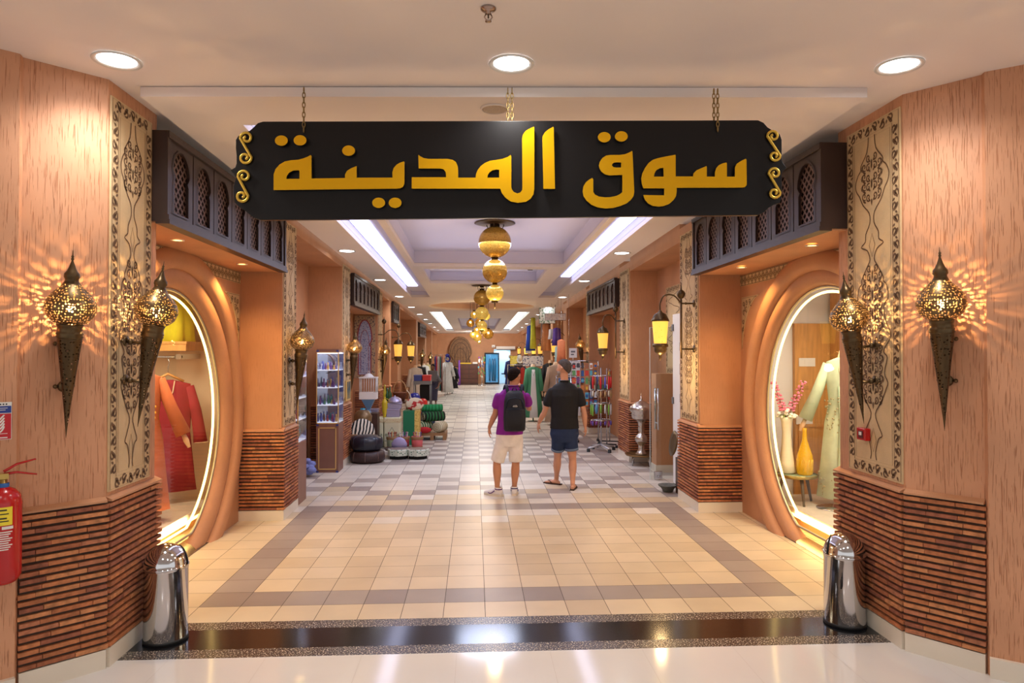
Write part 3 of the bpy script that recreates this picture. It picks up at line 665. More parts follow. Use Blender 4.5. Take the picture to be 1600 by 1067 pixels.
# ---------------------------------------------------------------- hanging sign
M_SIGN = mat('sign_black', (13, 11, 12), .34, spec=.32); M_GOLD = mat('gold_mirror', (246, 190, 22), .2, metal=.62, bump=.05, bscale=5)
M_GOLD2 = mat('gold_scroll', (214, 178, 70), .35, metal=.6); M_SIDE = mat('letter_side', (20, 18, 16), .4); M_CHAIN = mat('old_brass_chain', (150, 125, 80), .35, metal=.9)
SD = 4.40
def SP(off, pts, sc=6.275, oy=180): return [(off + x / sc, oy + y / sc) for x, y in pts]
sign = thing('hanging_sign', 'long black hanging sign with gold Arabic lettering between the entrance piers', 'sign')
SM = Matrix.Translation(onD(800, 267, SD)) @ CR.to_4x4(); sign.matrix_world = SM
def loc2(pts): return [((u - 800) / F * SD, (267 - v) / F * SD) for u, v in pts]
lft = SP(360, [(330, 75), (280, 90), (240, 130), (200, 165), (130, 190), (90, 215), (68, 250), (68, 330), (75, 400), (75, 480), (60, 520), (18, 548), (60, 590), (68, 625), (45, 700), (45, 760), (58, 860), (100, 905), (150, 930), (200, 975), (250, 1010), (310, 1028)])
rgt = SP(1030, [(960, 980), (1020, 950), (1060, 910), (1110, 880), (1170, 860), (1190, 800), (1190, 700), (1185, 590), (1205, 545), (1235, 520), (1212, 495), (1187, 450), (1187, 250), (1170, 200), (1140, 170), (1090, 155), (1050, 130), (1010, 85), (960, 62)])
poly2d('sign_board', [loc2(lft + rgt)], .03, M_SIGN, sign, None, .003)
G1 = SP(360, [(453, 752), (453, 600), (470, 550), (510, 505), (560, 475), (620, 463), (690, 458), (740, 445), (780, 430), (812, 413), (818, 420), (820, 640)]) + SP(520, [(140, 635), (140, 600), (160, 565), (200, 540), (252, 520), (252, 632), (600, 632), (598, 580), (610, 540), (640, 505), (670, 488), (710, 475), (715, 480), (715, 690), (700, 722), (670, 735), (640, 738)])
H1 = SP(360, [(575, 643), (580, 615), (600, 585), (640, 563), (690, 560), (703, 565), (703, 643)])
G2 = SP(640, [(33, 628), (365, 628), (365, 600), (360, 575), (340, 550), (310, 543), (100, 543), (97, 410), (115, 425), (150, 443), (200, 450), (380, 450), (430, 460), (460, 480), (478, 520), (482, 560), (482, 632), (652, 632), (655, 600), (670, 560), (700, 520), (740, 490), (790, 468), (850, 460), (910, 450), (960, 432), (990, 413), (997, 425), (997, 720), (1002, 745), (1020, 770), (1055, 785), (1085, 775), (1103, 750), (1105, 720), (1102, 250), (1110, 215), (1135, 180), (1170, 158), (1215, 138), (1220, 145), (1220, 740), (1212, 790), (1185, 835), (1140, 865), (1060, 875), (990, 862), (940, 825), (905, 780), (890, 738), (33, 738)])
H2 = SP(640, [(765, 632), (770, 605), (785, 580), (815, 560), (850, 553), (880, 555), (880, 632)])
G3 = SP(640, [(1308, 740), (1298, 260), (1300, 230), (1320, 195), (1355, 165), (1405, 138), (1408, 150), (1420, 740)])
G4 = SP(880, [(275, 635), (285, 650), (285, 770), (300, 795), (340, 815), (400, 822), (450, 820), (510, 808), (545, 790), (567, 770), (567, 605), (440, 610), (400, 600), (365, 575), (345, 540), (340, 510), (350, 475), (375, 440), (410, 418), (450, 412), (540, 412), (590, 405), (630, 390), (662, 372), (665, 385), (682, 770), (675, 810), (650, 845), (610, 880), (550, 905), (480, 925), (400, 930), (330, 920), (270, 895), (220, 855), (190, 810), (182, 760), (190, 715), (215, 675), (245, 650)])
H4 = SP(880, [(555, 485), (555, 533), (510, 535), (480, 530), (463, 510), (480, 488), (510, 483)])
G5 = SP(880, [(770, 735), (755, 690), (750, 640), (760, 590), (785, 540), (820, 490), (860, 460), (910, 443), (980, 428), (1080, 410), (1083, 420), (1083, 620)]) + SP(1030, [(310, 620), (315, 590), (345, 560), (390, 540), (440, 520), (443, 530), (443, 622), (522, 622), (522, 580), (535, 540), (560, 510), (600, 492), (635, 485), (638, 495), (638, 622), (715, 622), (717, 530), (735, 495), (775, 470), (822, 448), (828, 460), (830, 700), (815, 722), (790, 728), (152, 730), (152, 760), (145, 810), (120, 850), (80, 885), (30, 905), (-20, 912)]) + SP(880, [(860, 905), (815, 880), (785, 845), (770, 800), (972, 803), (972, 735)])
H5 = SP(880, [(872, 622), (878, 590), (895, 560), (930, 540), (965, 537), (967, 622)])
def ell(off, cx, cy, rx=62, ry=50): return SP(off, [(cx + rx * math.cos(2 * PI * i / 28), cy + ry * math.sin(2 * PI * i / 28)) for i in range(28)])
def letter(nm, loops):
    L2 = [loc2(l) for l in loops]
    poly2d(nm, L2, .022, M_SIDE, sign, Matrix.Translation((0, 0, .040)))
    o = sign.children[-1]
    f = poly2d('gold_face', L2, .003, M_GOLD, None, Matrix.Translation((0, 0, .0527))); f.parent = o
for nm, lp in (('letter_group', [G1, H1]), ('letter_group', [G2, H2]), ('letter', [G3]), ('letter', [G4, H4]), ('letter_group', [G5, H5])): letter(nm, lp)
for off, x, y in ((360, 527, 273), (360, 708, 270), (520, 174, 370), (520, 465, 875), (520, 625, 875), (880, 392, 240), (880, 557, 232)): letter('letter_dot', [ell(off, x, y)])
def scroll(off, c1, r1, c2, r2, mir=1):
    a = [(c1[0] + (r1 * (.25 + .75 * t)) * math.cos(w), c1[1] + (r1 * (.25 + .75 * t)) * math.sin(w)) for t, w in [(i / 20, R(-180) + R(430) * (1 - i / 20)) for i in range(21)]]
    b = [(c2[0] + (r2 * (.25 + .75 * t)) * math.cos(w), c2[1] + (r2 * (.25 + .75 * t)) * math.sin(w)) for t, w in [(1 - i / 20, R(0) + R(430) * (i / 20)) for i in range(21)]]
    pl = loc2(SP(off, a + b)); m = MB(); m.tube([(p[0], p[1], .034) for p in pl], .0088, 8, flat=1.0); m.obj('gold_scroll', M_GOLD2, sign)
scroll(360, (178, 240), 62, (165, 430), 62); scroll(360, (155, 612), 62, (132, 803), 62)
scroll(1030, (1098, 222), 58, (1112, 412), 54); scroll(1030, (1112, 584), 58, (1110, 772), 56)
def chain(u, v0, v1, dd, label):
    p0, p1 = onD(u, v0, SD + dd), onD(u, v1, SD + dd); L = (p0 - p1).length; n = max(3, round(L / .030)); s = L / n
    t = thing('hanging_chain', label, 'chain', p1)
    for i in range(n):
        pts = []
        for k in range(14):
            q = 2 * PI * k / 14; x, z = .0085 * math.cos(q), (s * .64) * math.sin(q); pts.append((x, 0, z) if i % 2 else (0, x, z))
        b = MB(Matrix.Translation((0, 0, (i + .5) * s))); b.tube(pts, .0032, 6, True); b.obj('chain_link', M_CHAIN, t)
chain(474.5, 137, 206, -.03, 'single brass chain holding the left end of the black sign')
chain(793.5, 138, 192, .03, 'left one of the two brass chains holding the middle of the sign')
chain(800, 138, 192, .03, 'right one of the two brass chains holding the middle of the sign')
chain(1115.5, 139, 191, .03, 'left one of the paired chains at the right end of the sign')
chain(1121.5, 139, 205, -.03, 'right one of the paired chains, hooked in front of the sign')
# ---------------------------------------------------------------- ceiling fittings
p = onZ(763, 14, 3.73); t = thing('fire_sprinkler', 'small chrome fire sprinkler on the ceiling near the top edge', 'sprinkler', (p.x, p.y, 3.733)); MC = mat('sprinkler_chrome', (170, 150, 140), .25, metal=.9)
MB().lathe([(0, 0), (.04, 0), (.04, -.006), (.03, -.014), (.012, -.016), (.012, -.03), (0, -.03)], n=20).obj('escutcheon', MC, t)
b = MB(); b.tube([(-.012, 0, -.028), (-.02, 0, -.045), (-.008, 0, -.062)], .0035); b.tube([(.012, 0, -.028), (.02, 0, -.045), (.008, 0, -.062)], .0035); b.cyl((0, 0, -.05), .004, .022); b.lathe([(0, -.068), (.016, -.068), (.016, -.064), (0, -.062)]); b.obj('sprinkler_head', MC, t)
p = onZ(773, 170.5, 3.66); t = thing('ceiling_speaker', 'round beige speaker grille in the ceiling just behind the sign', 'speaker', (p.x, p.y, zc(p.y)))
MB().lathe([(0, -.008), (.072, -.009), (.085, -.006), (.088, 0)], n=28).obj('speaker_grille', two_tone('grille', (150, 132, 112), (196, 180, 160), 'voronoi', 220, .3, .5, .6), t)
MB().lathe([(.086, 0), (.088, -.010), (.097, -.006), (.1, 0)], n=28).obj('speaker_rim', M_CEIL, t)
# ---------------------------------------------------------------- pierced metal torch lanterns
M_PIERCE = perforated('pierced_brass', (120, 100, 72), 68, .37); M_PIERCE2 = perforated('pierced_brass_fine', (92, 74, 52), 55, .3); M_BRASS = mat('dark_brass', (98, 80, 56), .36, metal=.85, var=.25, vscale=12)
M_FLAME = mat('lamp_glow', (255, 220, 150), .5, emit=30, ec=(255, 205, 120))
BULBP = [(.058, .686), (.085, .692), (.118, .725), (.135, .775), (.134, .80), (.118, .84), (.088, .878), (.06, .905), (.045, .925)]
CONEP = [(.001, 0), (.006, .06), (.022, .22), (.045, .42), (.064, .58), (.066, .607)]
def torch(label, loc, rot, power, scale=1.0, light=True, off=(.08, .2)):
    t = thing('torch_lantern', label, 'wall lantern', loc, rot=rot); t.scale = (scale,) * 3
    MB().lathe(CONEP, n=28).obj('cone', M_PIERCE2, t)
    MB().lathe([(.066, .603), (.072, .610), (.067, .618), (.072, .628), (.066, .637), (.063, .66), (.068, .676), (.072, .684), (.060, .69)], n=28).obj('collar', M_BRASS, t)
    MB().lathe(BULBP, n=40).obj('pierced_globe', M_PIERCE, t)
    MB().lathe([(.046, .922), (.036, .94), (.036, .952), (.042, .962), (.040, .982), (.028, .998), (.018, 1.02), (.010, 1.045), (.005, 1.06), (.009, 1.068), (.005, 1.076), (.008, 1.084), (.003, 1.092), (.001, 1.12)], n=24).obj('finial', M_BRASS, t)
    MB().sph((0, 0, .76), .016, 10, sz=1.5).obj('bulb', M_FLAME, t)
    for z in (.30, .555):
        o = off[0] + (off[1] - off[0]) * z / 1.12; b = MB(); b.tube([(0, 0, z), (0, o, z)], .010, 8); b.sph((0, o - .035, z), .021, 12)
        q = b.M; b.M = Matrix.Translation((0, o, z)) @ Euler((PI / 2, 0, 0)).to_matrix().to_4x4(); b.lathe([(0, 0), (.034, 0), (.036, .006), (.02, .016), (0, .018)], (0, 0, 0), 16)
        b.sph((.045, 0, .004), .014, 8); b.sph((-.045, 0, .004), .014, 8); b.M = q; b.obj('wall_bracket', M_BRASS, t)
    if light: lamp('POINT', 'lantern_light', (0, 0, .78), power, (1, .60, .24), .012, parent=t)
    return t
def place_torch(t_pix, base_u, depth_plane, label, wallrot, tilt, power, scale=1.0, first=[None]):
    pass
# local +y of a torch points to the wall it hangs on; tilt leans its top away from the wall
def torch_at(tip, top, wall_dir, label, power=30, scale=1.0, off=(.08, .2)):
    """tip/top world points; wall_dir: unit vector toward the wall"""
    z = (top - tip).normalized(); y = Vector(wall_dir); y = (y - z * y.dot(z)).normalized(); x = y.cross(z)
    M = Matrix((x, y, z)).transposed(); s = (top - tip).length / 1.12 * scale
    if abs(wall_dir[0]) == 1:
        wx = (-2.273 if wall_dir[0] < 0 else 2.788) if tip.y > 8 else (XL + .012 if wall_dir[0] < 0 else XR - .012); off = (abs(tip.x - wx), abs(top.x - wx))
    return torch(label, tip, M.to_euler(), power, s, True, (off[0] / s, off[1] / s))
nL = Vector((-.327, .337, 0)).normalized() * 1; wL = Vector((-math.sin(R(45)), math.cos(R(45)), 0))
def wallpt(u, v, p, n, off):
    """point where the pixel ray meets the vertical plane through p with normal n, moved to off in front of it"""
    d = ray(u, v); o = Vector((0, 0, CAMZ)); n = Vector(n).normalized(); t = ((Vector(p) + n * off) - o).dot(n) / d.dot(n); return o + d * t
nA = Vector((.315, -.33, 0)).normalized()      # out of the left angled face
nB = Vector((-.35, -.29, 0)).normalized()      # out of the right angled face
torch_at(wallpt(103, 684, (LA[0], LA[1], 0), nA, .06), wallpt(114, 391, (LA[0], LA[1], 0), nA, .21), -nA, 'pierced brass torch lantern on the angled plaster face above the fire extinguisher side', 40, 1, (.045, .195))
torch_at(wallpt(215, 667, (XL, 0, 0), (1, 0, 0), .10), wallpt(256.5, 408, (XL, 0, 0), (1, 0, 0), .26), (-1, 0, 0), 'pierced brass torch lantern leaning out from the left carved panel', 30, 1, (.075, .235))
torch_at(wallpt(1350, 662, (XR, 0, 0), (-1, 0, 0), .10), wallpt(1317, 424, (XR, 0, 0), (-1, 0, 0), .26), (1, 0, 0), 'pierced brass torch lantern leaning out from the right carved panel', 30, 1, (.075, .235))
torch_at(wallpt(1476, 673, (RA[0], RA[1], 0), nB, .06), wallpt(1468, 386, (RA[0], RA[1], 0), nB, .21), -nB, 'pierced brass torch lantern on the angled plaster face at the right', 40, 1, (.045, .195))
# the torches along the corridor, smaller in view
# ---------------------------------------------------------------- stainless litter bins
M_STEEL = mat('polished_steel', (205, 205, 208), .10, metal=1.0, bump=.06, bscale=7); M_RUB = mat('black_rubber', (20, 20, 22), .6)
def bin_(label, loc, rz):
    t = thing('litter_bin', label, 'bin', loc, rz); r = .142; h = .50
    MB().lathe([(0, 0), (r + .004, 0), (r + .004, .022), (r, .024)], n=36).obj('base_ring', M_RUB, t)
    MB().lathe([(r, .02), (r, h - .012), (r + .002, h - .01), (r + .002, h)], n=40).obj('body', M_STEEL, t)
    MB().lathe([(r + .001, h), (r + .004, h + .004), (r + .002, h + .012)] + [((r) * math.cos(q), h + .014 + (r + .006) * math.sin(q)) for q in [PI / 2 * i / 10 for i in range(11)]], n=40).obj('dome_lid', M_STEEL, t)
    # push flap on the front of the dome
    b = MB(); pts = []
    for i in range(17):
        q = PI * i / 16; pts.append(((r + .004) * math.cos(q) * .72, -(r + .004) * math.sqrt(max(0, 1 - (math.cos(q) * .72) ** 2 - (math.sin(q) * .78) ** 2 * .999)) * 1.0, h + .014 + (r + .006) * math.sin(q) * .78))
    b.tube(pts, .004, 6); f = b.obj('flap_edge', M_RUB, t)
    g = MB(); g.tube([(-.105, -.108, h + .02), (0, -.150, h + .02), (.105, -.108, h + .02)], .006, 6); g.obj('flap_hinge', M_STEEL, t)
    b = MB(); b.tube([(r, 0, .36), (r + .03, 0, .36), (r + .03, 0, .30), (r, 0, .30)], .006, 6); b.obj('side_handle', M_RUB, t); return t
bin_('shiny steel bin with domed lid at the left end of the black floor band', onZ(259, 998) , 2.4)
bin_('shiny steel bin with domed lid at the right end of the black floor band', onZ(1320, 973), -2.4 + .2)
# ---------------------------------------------------------------- fire fighting things
nD = Vector((3.765, -4.345, 0)).normalized(); nD = Vector((.655, -.756, 0)).normalized(); PD = Vector((-2.655, 4.165, 0))
M_RED = mat('extinguisher_red', (176, 14, 18), .22, spec=.6); M_YEL = mat('label_yellow', (236, 214, 50), .5); M_WH = mat('label_white', (225, 222, 216), .5)
q = wallpt(4, 912, PD, nD, .12); ex = thing('fire_extinguisher', 'red fire extinguisher with yellow tag hanging on the left wall edge', 'fire extinguisher', q, math.atan2(nD.x, -nD.y))
h = .53
MB().lathe([(0, .0), (.04, .0), (.062, .01), (.078, .03), (.086, .05), (.088, .08), (.088, h - .08), (.08, h - .035), (.055, h - .005), (.028, h + .008), (.02, h + .012)], n=32).obj('cylinder', M_RED, ex)
MB().lathe([(.026, h + .006), (.028, h + .03), (.022, h + .032)], n=20).obj('blue_neck_ring', mat('neck_blue', (30, 90, 160), .5), ex)
b = MB(); b.cyl((0, 0, h + .03), .018, .05, 14); b.cbox(0, 0, h + .07, .04, .05, .03); b.obj('valve', mat('valve_brass', (190, 160, 90), .35, metal=.8), ex)
b = MB(); b.tube([(.0, 0, h + .095), (.06, 0, h + .13), (.15, 0, h + .15)], [.016, .014, .010], 8, flat=.5); b.tube([(.0, 0, h + .08), (.06, 0, h + .085), (.155, 0, h + .062)], [.016, .014, .010], 8, flat=.5); b.obj('squeeze_lever', M_RED, ex)
b = MB(); b.lathe([(.0885, .34), (.0885, .44)], n=12, a0=-PI / 2 - .75, a1=-PI / 2 + .35); y = b.obj('yellow_tag', M_YEL, ex)
b = MB()
for i, z in enumerate((.42, .40, .375, .36)): b.lathe([(.0892, z), (.0892, z + .008 - .002 * (i % 2))], n=10, a0=-PI / 2 - .6, a1=-PI / 2 + .05 + .1 * (i % 2))
b.obj('handwriting', mat('ink', (30, 30, 30), .6), ex)
b = MB()
for i in range(9): b.lathe([(.0885, .30 - i * .012), (.0885, .306 - i * .012)], n=8, a0=-PI / 2 - .7, a1=-PI / 2 + .35 - .1 * (i % 3))
b.lathe([(.0885, .318), (.0885, .334)], n=8, a0=-PI / 2 - .2, a1=-PI / 2 + .4)
b.obj('instruction_text', M_WH, ex)
b = MB(); b.tube([(-.0, 0, h + .06), (-.1, 0, h + .03), (-.115, 0, h - .1), (-.105, 0, .2), (-.1, 0, .12)], .009, 8); b.obj('hose', M_RUB, ex)
b = MB(); b.cbox(0, .1, h * .75, .04, .04, .1); b.obj('wall_hook', M_RUB, ex)
# sign above it: blue header, red field with a white flame
q = wallpt(18, 686, PD, nD, .004); w, hh = .15, .215; fs_ = thing('fire_sign', 'small red fire extinguisher sign with blue header on the left wall', 'sign', q, math.atan2(nD.x, -nD.y))
def plate(nm, x0, x1, z0, z1, y, m, th=.002): b = MB(); b.box(x0, x1, y - th, y, z0, z1); return b.obj(nm, m, fs_)
plate('sign_plate', -w, 0, 0, hh, 0, M_WH, .003); plate('blue_header', -w + .003, -.003, hh - .062, hh - .022, -.003, mat('sign_blue', (28, 56, 140), .5), .001); plate('red_field', -w + .003, -.003, .003, hh - .066, -.003, mat('sign_red', (190, 24, 36), .5), .001)
b = MB(Matrix(((1, 0, 0, 0), (0, 0, -1, -.0042), (0, 1, 0, 0), (0, 0, 0, 1))))
for k in range(5): b.ribbon(smooth_pts([(-.10 + k * .0, .045 + k * .016), (-.062, .042 + k * .018), (-.045, .055 + k * .019), (-.035, .078 + k * .016)], 4), [.003] + [.008] * 11 + [.002], .0005)
b.ribbon([(-.07, .035), (-.02, .035)], .003, .0005); b.ribbon([(-.12, .012), (-.02, .012)], .006, .0005); b.ribbon([(-.1, hh - .034), (-.02, hh - .034)], .003, .0005); b.ribbon([(-.1, hh - .045), (-.03, hh - .045)], .003, .0005)
b.obj('white_flame_symbol', M_WH, fs_)
b = MB(Matrix(((1, 0, 0, 0), (0, 0, -1, -.0042), (0, 1, 0, 0), (0, 0, 0, 1))))
for k in range(6): b.ribbon([(-.10 + k * .014, hh - .012), (-.092 + k * .014, hh - .012)], .008, 0)
b.obj('header_lettering', M_RUB, fs_)
p = wallpt(1354, 678, (XR, 0, 0), (-1, 0, 0), .012); al = thing('fire_alarm_box', 'small red fire alarm call point on the right carved panel', 'alarm', p)
b = MB(); b.box(-.045, 0, -.055, .055, -.045, .045); b.obj('housing', M_RED, al, bevel=.006); b = MB(); b.box(-.048, -.044, -.032, .028, -.028, .024); b.obj('glass_window', mat('alarm_dark', (90, 20, 22), .3), al); b = MB(); b.box(-.050, -.047, -.015, .018, -.008, .016); b.obj('white_label', M_WH, al)
# ---------------------------------------------------------------- people
def remesh(o, vox, sm=4):
    r = o.modifiers.new('r', 'REMESH'); r.mode = 'VOXEL'; r.voxel_size = vox; r.use_smooth_shade = True
    s = o.modifiers.new('s', 'SMOOTH'); s.iterations = sm; s.factor = .5; return o
def limb(b, pts, rs, k=4):
    q = smooth_pts([tuple(p) + (r,) for p, r in zip(pts, rs)], k); b.tube([p[:3] for p in q], [p[3] for p in q], 12)
    b.sph(pts[0], rs[0], 12); b.sph(pts[-1], rs[-1], 12)
def lerp(a, b, t): return Vector(a) * (1 - t) + Vector(b) * t
def hand(b, wr, tip, side, palm_n, curl_=.35, k=1.0):
    """palm and five bent fingers from the wrist towards tip"""
    z = (Vector(tip) - Vector(wr)).normalized(); n = Vector(palm_n); n = (n - z * n.dot(z)).normalized(); x = z.cross(n) * side
    wr = Vector(wr); b.loft([(wr, x * .024 * k, n * .019 * k), (wr + z * .03 * k, x * .034 * k, n * .017 * k), (wr + z * .075 * k, x * .042 * k, n * .015 * k), (wr + z * .095 * k, x * .038 * k, n * .012 * k)], 12)
    for i, (o, l) in enumerate([(-.031, .068), (-.0105, .078), (.0105, .074), (.031, .058)]):
        p = wr + z * .088 * k + x * o * k; pts = [p]; d = z.copy()
        for j in range(3):
            a = curl_ * (.7 + .25 * j + .08 * i); d = (d * math.cos(a) + n * math.sin(a)).normalized(); p = p + d * l * k * (.42, .32, .26)[j]; pts.append(p)
        b.tube(pts, [.0095 * k, .009 * k, .0082 * k, .0068 * k], 8); b.sph(pts[-1], .0068 * k, 8)
    p = wr + z * .03 * k - x * .028 * k; pts = [p, p + z * .03 * k - x * .022 * k + n * .01, p + z * .058 * k - x * .026 * k + n * .022]; b.tube(pts, [.0125 * k, .0105 * k, .008 * k], 8); b.sph(pts[-1], .008 * k, 8)
def head_mesh(b, c, yaw, s=1.0, tilt=0):
    """c: centre of the skull; yaw 0 faces +Y"""
    M = Matrix.Translation(c) @ Euler((tilt, 0, yaw)).to_matrix().to_4x4(); o = b.M; b.M = o @ M
    b.sph((0, -.005, .012), .092 * s, 20, sx=.83, sy=1.04, sz=1.08)                     # cranium
    b.loft([((0, .035 * s, .03 * s), (.060 * s, 0, 0), (0, .05 * s, 0)), ((0, .04 * s, -.03 * s), (.058 * s, 0, 0), (0, .05 * s, 0)), ((0, .042 * s, -.075 * s), (.045 * s, 0, 0), (0, .042 * s, 0)), ((0, .052 * s, -.108 * s), (.024 * s, 0, 0), (0, .026 * s, 0))], 16)
    b.loft([((0, .088 * s, .012 * s), (.008, 0, 0), (0, .010, 0)), ((0, .100 * s, -.018 * s), (.012, 0, 0), (0, .015, 0)), ((0, .104 * s, -.034 * s), (.015, 0, 0), (0, .013, 0)), ((0, .088 * s, -.042 * s), (.010, 0, 0), (0, .008, 0))], 10)
    b.sph((0, .088 * s, -.062 * s), .018, 10, sx=1.2, sy=.5, sz=.4); b.sph((0, .084 * s, -.07 * s), .016, 10, sx=1.1, sy=.5, sz=.45)
    for q in (-1, 1):
        b.loft([((q * .082 * s, -.004, .018 * s), (.008, 0, 0), (0, .018, 0)), ((q * .090 * s, -.010, 0), (.009, 0, 0), (0, .017, 0)), ((q * .077 * s, 0, -.03 * s), (.006, 0, 0), (0, .010, 0))], 10)
        b.sph((q * .03 * s, .08 * s, .018 * s), .014, 8, sy=.5, sz=.5)
    b.M = o; return M
def eyes(t, M, skin_col=(40, 28, 24)):
    b = MB(M)
    for q in (-1, 1): b.sph((q * .031, .0835, .004), .009, 8, sy=.5, sz=.7)
    return b.obj('eyes', mat('eye_dark', skin_col, .3), t)
def torso(b, rings):
    b.loft([((p[0], p[1], p[2]), (rx * math.cos(a), rx * math.sin(a), 0), (-ry * math.sin(a), ry * math.cos(a), 0)) for p, rx, ry, a in rings], 20)
def person(name, label, base_, J, cols, feat):
    """J: joints in world space"""
    t = thing(name, label, 'person', base_); B = Matrix.Translation(-Vector(base_)); a = feat.get('turn', 0)
    sk = mat(name + '_skin', cols['skin'], .5, var=.06, vscale=10); K = feat.get('k', 1.0)
    b = MB(B); M = head_mesh(b, J['head'], feat['head_yaw'], K, feat.get('tilt', 0))
    limb(b, [J['neck'], lerp(J['neck'], J['head'], .6)], [.058, .056])
    ch, pe = Vector(J['chest']), Vector(J['pelvis']); wa = lerp(pe, ch, .42)
    torso(b, [(pe - Vector((0, 0, .10)), .11, .09, a), (pe, .155, .11, a), (wa, .135 * K, .10, a), (ch, .165 * K, .115, a), (lerp(ch, J['neck'], .55), .15 * K, .09, a), (J['neck'], .06, .055, a)])
    for s, q in ((-1, 'L'), (1, 'R')):
        limb(b, [J['sh' + q] - Vector((0, 0, .035)), J['el' + q], lerp(J['el' + q], J['wr' + q], .35), J['wr' + q]], [.042, .040, .042, .026])
        hand(b, J['wr' + q], J['ha' + q], s, feat['palm' + q], feat.get('curl' + q, .3))
        hp = pe + Vector((s * .085 * math.cos(a), s * .085 * math.sin(a), -.06)); kn, an = Vector(J['kn' + q]), Vector(J['an' + q])
        limb(b, [hp, lerp(hp, kn, .5), kn, lerp(kn, an, .35), lerp(kn, an, .8), an], [.088, .078, .055, .060, .038, .036])
        f = Vector(J['toe' + q]) - an; f.z = 0; f.normalize(); az = an.copy(); gx = Vector((-f.y, f.x, 0)); z0 = J['toe' + q].z if hasattr(J['toe' + q], 'z') else 0
        b.loft([(Vector((az.x, az.y, .03)) - f * .055, gx * .026, Vector((0, 0, .022))), (Vector((az.x, az.y, .042)), gx * .034, Vector((0, 0, .04))), (Vector((az.x, az.y, .036)) + f * .08, gx * .040, Vector((0, 0, .026))), (Vector((az.x, az.y, .026)) + f * .15, gx * .042, Vector((0, 0, .018))), (Vector((az.x, az.y, .022)) + f * .195, gx * .026, Vector((0, 0, .011)))], 12)
    remesh(b.obj('body', sk, t), .0075, 3); eyes(t, B @ M)
    # hair: a cap over the cranium, cut clear of the face
    h = MB(B @ M); hr = .101 * K; n = 22; vs = []; rings = 9
    hb = MB(B @ M); L_ = []
    for i in range(rings + 1):
        ph = PI * .5 * i / rings; 
        for k in range(n):
            q = 2 * PI * k / n; sq = math.sin(q); ee = (-feat.get('hair_low', .95) * .62 * abs(sq) ** .8 + .12 * (1 - abs(sq))) if sq < 0 else .12 + .62 * sq
            el = PI / 2 - (PI / 2 - ee) * i / rings
            L_.append((hr * .82 * math.cos(el) * math.cos(q), -.006 + hr * 1.06 * math.cos(el) * math.sin(q), .014 + hr * 1.10 * math.sin(el)))
    fs = [(i * n + k, i * n + (k + 1) % n, (i + 1) * n + (k + 1) % n, (i + 1) * n + k) for i in range(rings) for k in range(n)]
    hb.add(L_, [f[::-1] for f in fs], True); ho = hb.obj('hair', mat(name + '_hair', cols['hair'], .95, spec=.1, var=.4, vscale=60, bump=.4, bscale=300), t)
    so = ho.modifiers.new('so', 'SOLIDIFY'); so.thickness = .006; so.offset = 0
    if cols.get('beard'):
        bb = MB(B @ M); bb.loft([((0, .05, -.045), (.062, 0, 0), (0, .046, 0)), ((0, .052, -.08), (.05, 0, 0), (0, .044, 0)), ((0, .06, -.118), (.026, 0, 0), (0, .03, 0))], 16)
        bb.obj('beard', mat(name + '_beard', cols['beard'], .85, bump=.4, bscale=250), t)
    # shirt
    Wd = feat.get('wide', 1.0); b = MB(B); z_h = feat['hem']; hem = Vector((pe.x, pe.y, z_h))
    torso(b, [(hem, .190 * Wd, .138, a), (lerp(hem, wa, .6), .182 * Wd, .134, a), (wa, .174 * Wd, .13, a), (ch, .190 * Wd, .136, a), (lerp(ch, J['neck'], .45), .19 * K, .112, a), (lerp(ch, J['neck'], .72), .15 * K, .088, a), (lerp(ch, J['neck'], .9), .092 * K, .07, a), (J['neck'], .068, .064, a)])
    for q in 'LR':
        J['sh' + q] = J['sh' + q] - Vector((0, 0, .032))
        mid = lerp(J['sh' + q], J['el' + q], feat['sleeve']); limb(b, [J['sh' + q], lerp(J['sh' + q], mid, .5), mid], [.054, .064, .068])
    remesh(b.obj('shirt', mat(name + '_shirt', cols['shirt'], .8, var=.08, vscale=7, bump=.5, bscale=9), t), .010, 3)
    b = MB(B); nk = Vector(J['neck']); b.tube([(nk.x + .066 * math.cos(q * PI / 10), nk.y + .062 * math.sin(q * PI / 10), nk.z + .012) for q in range(20)], .012, 8, True); b.obj('collar', mat(name + '_collar', cols['collar'], .8), t)
    b = MB(B); b.tube([(nk.x + .070 * math.cos(q * PI / 10), nk.y + .066 * math.sin(q * PI / 10), nk.z + .020) for q in range(20)], .0035, 6, True); b.obj('collar_stripe', mat(name + '_stripe', (225, 215, 220), .8), t)
    # shorts
    b = MB(B); torso(b, [(pe + Vector((0, 0, feat['waist'])), .178 * Wd, .128, a), (pe + Vector((0, 0, -.02)), .190 * Wd, .135, a), (pe + Vector((0, 0, -.13)), .17 * K, .115, a)])
    for s, q in ((-1, 'L'), (1, 'R')):
        hp = pe + Vector((s * .088 * math.cos(a), s * .088 * math.sin(a), -.06)); kn = Vector(J['kn' + q]); t2 = (hp.z - feat['short_z']) / (hp.z - kn.z); e = lerp(hp, kn, t2)
        limb(b, [hp, lerp(hp, e, .5)], [.105, .1]); b.tube([hp, lerp(hp, e, .5), e], [.100, .100, .098], 16)
    remesh(b.obj('shorts', mat(name + '_shorts', cols['shorts'], .85, var=.1, vscale=9, bump=.6, bscale=12), t), .010, 2)
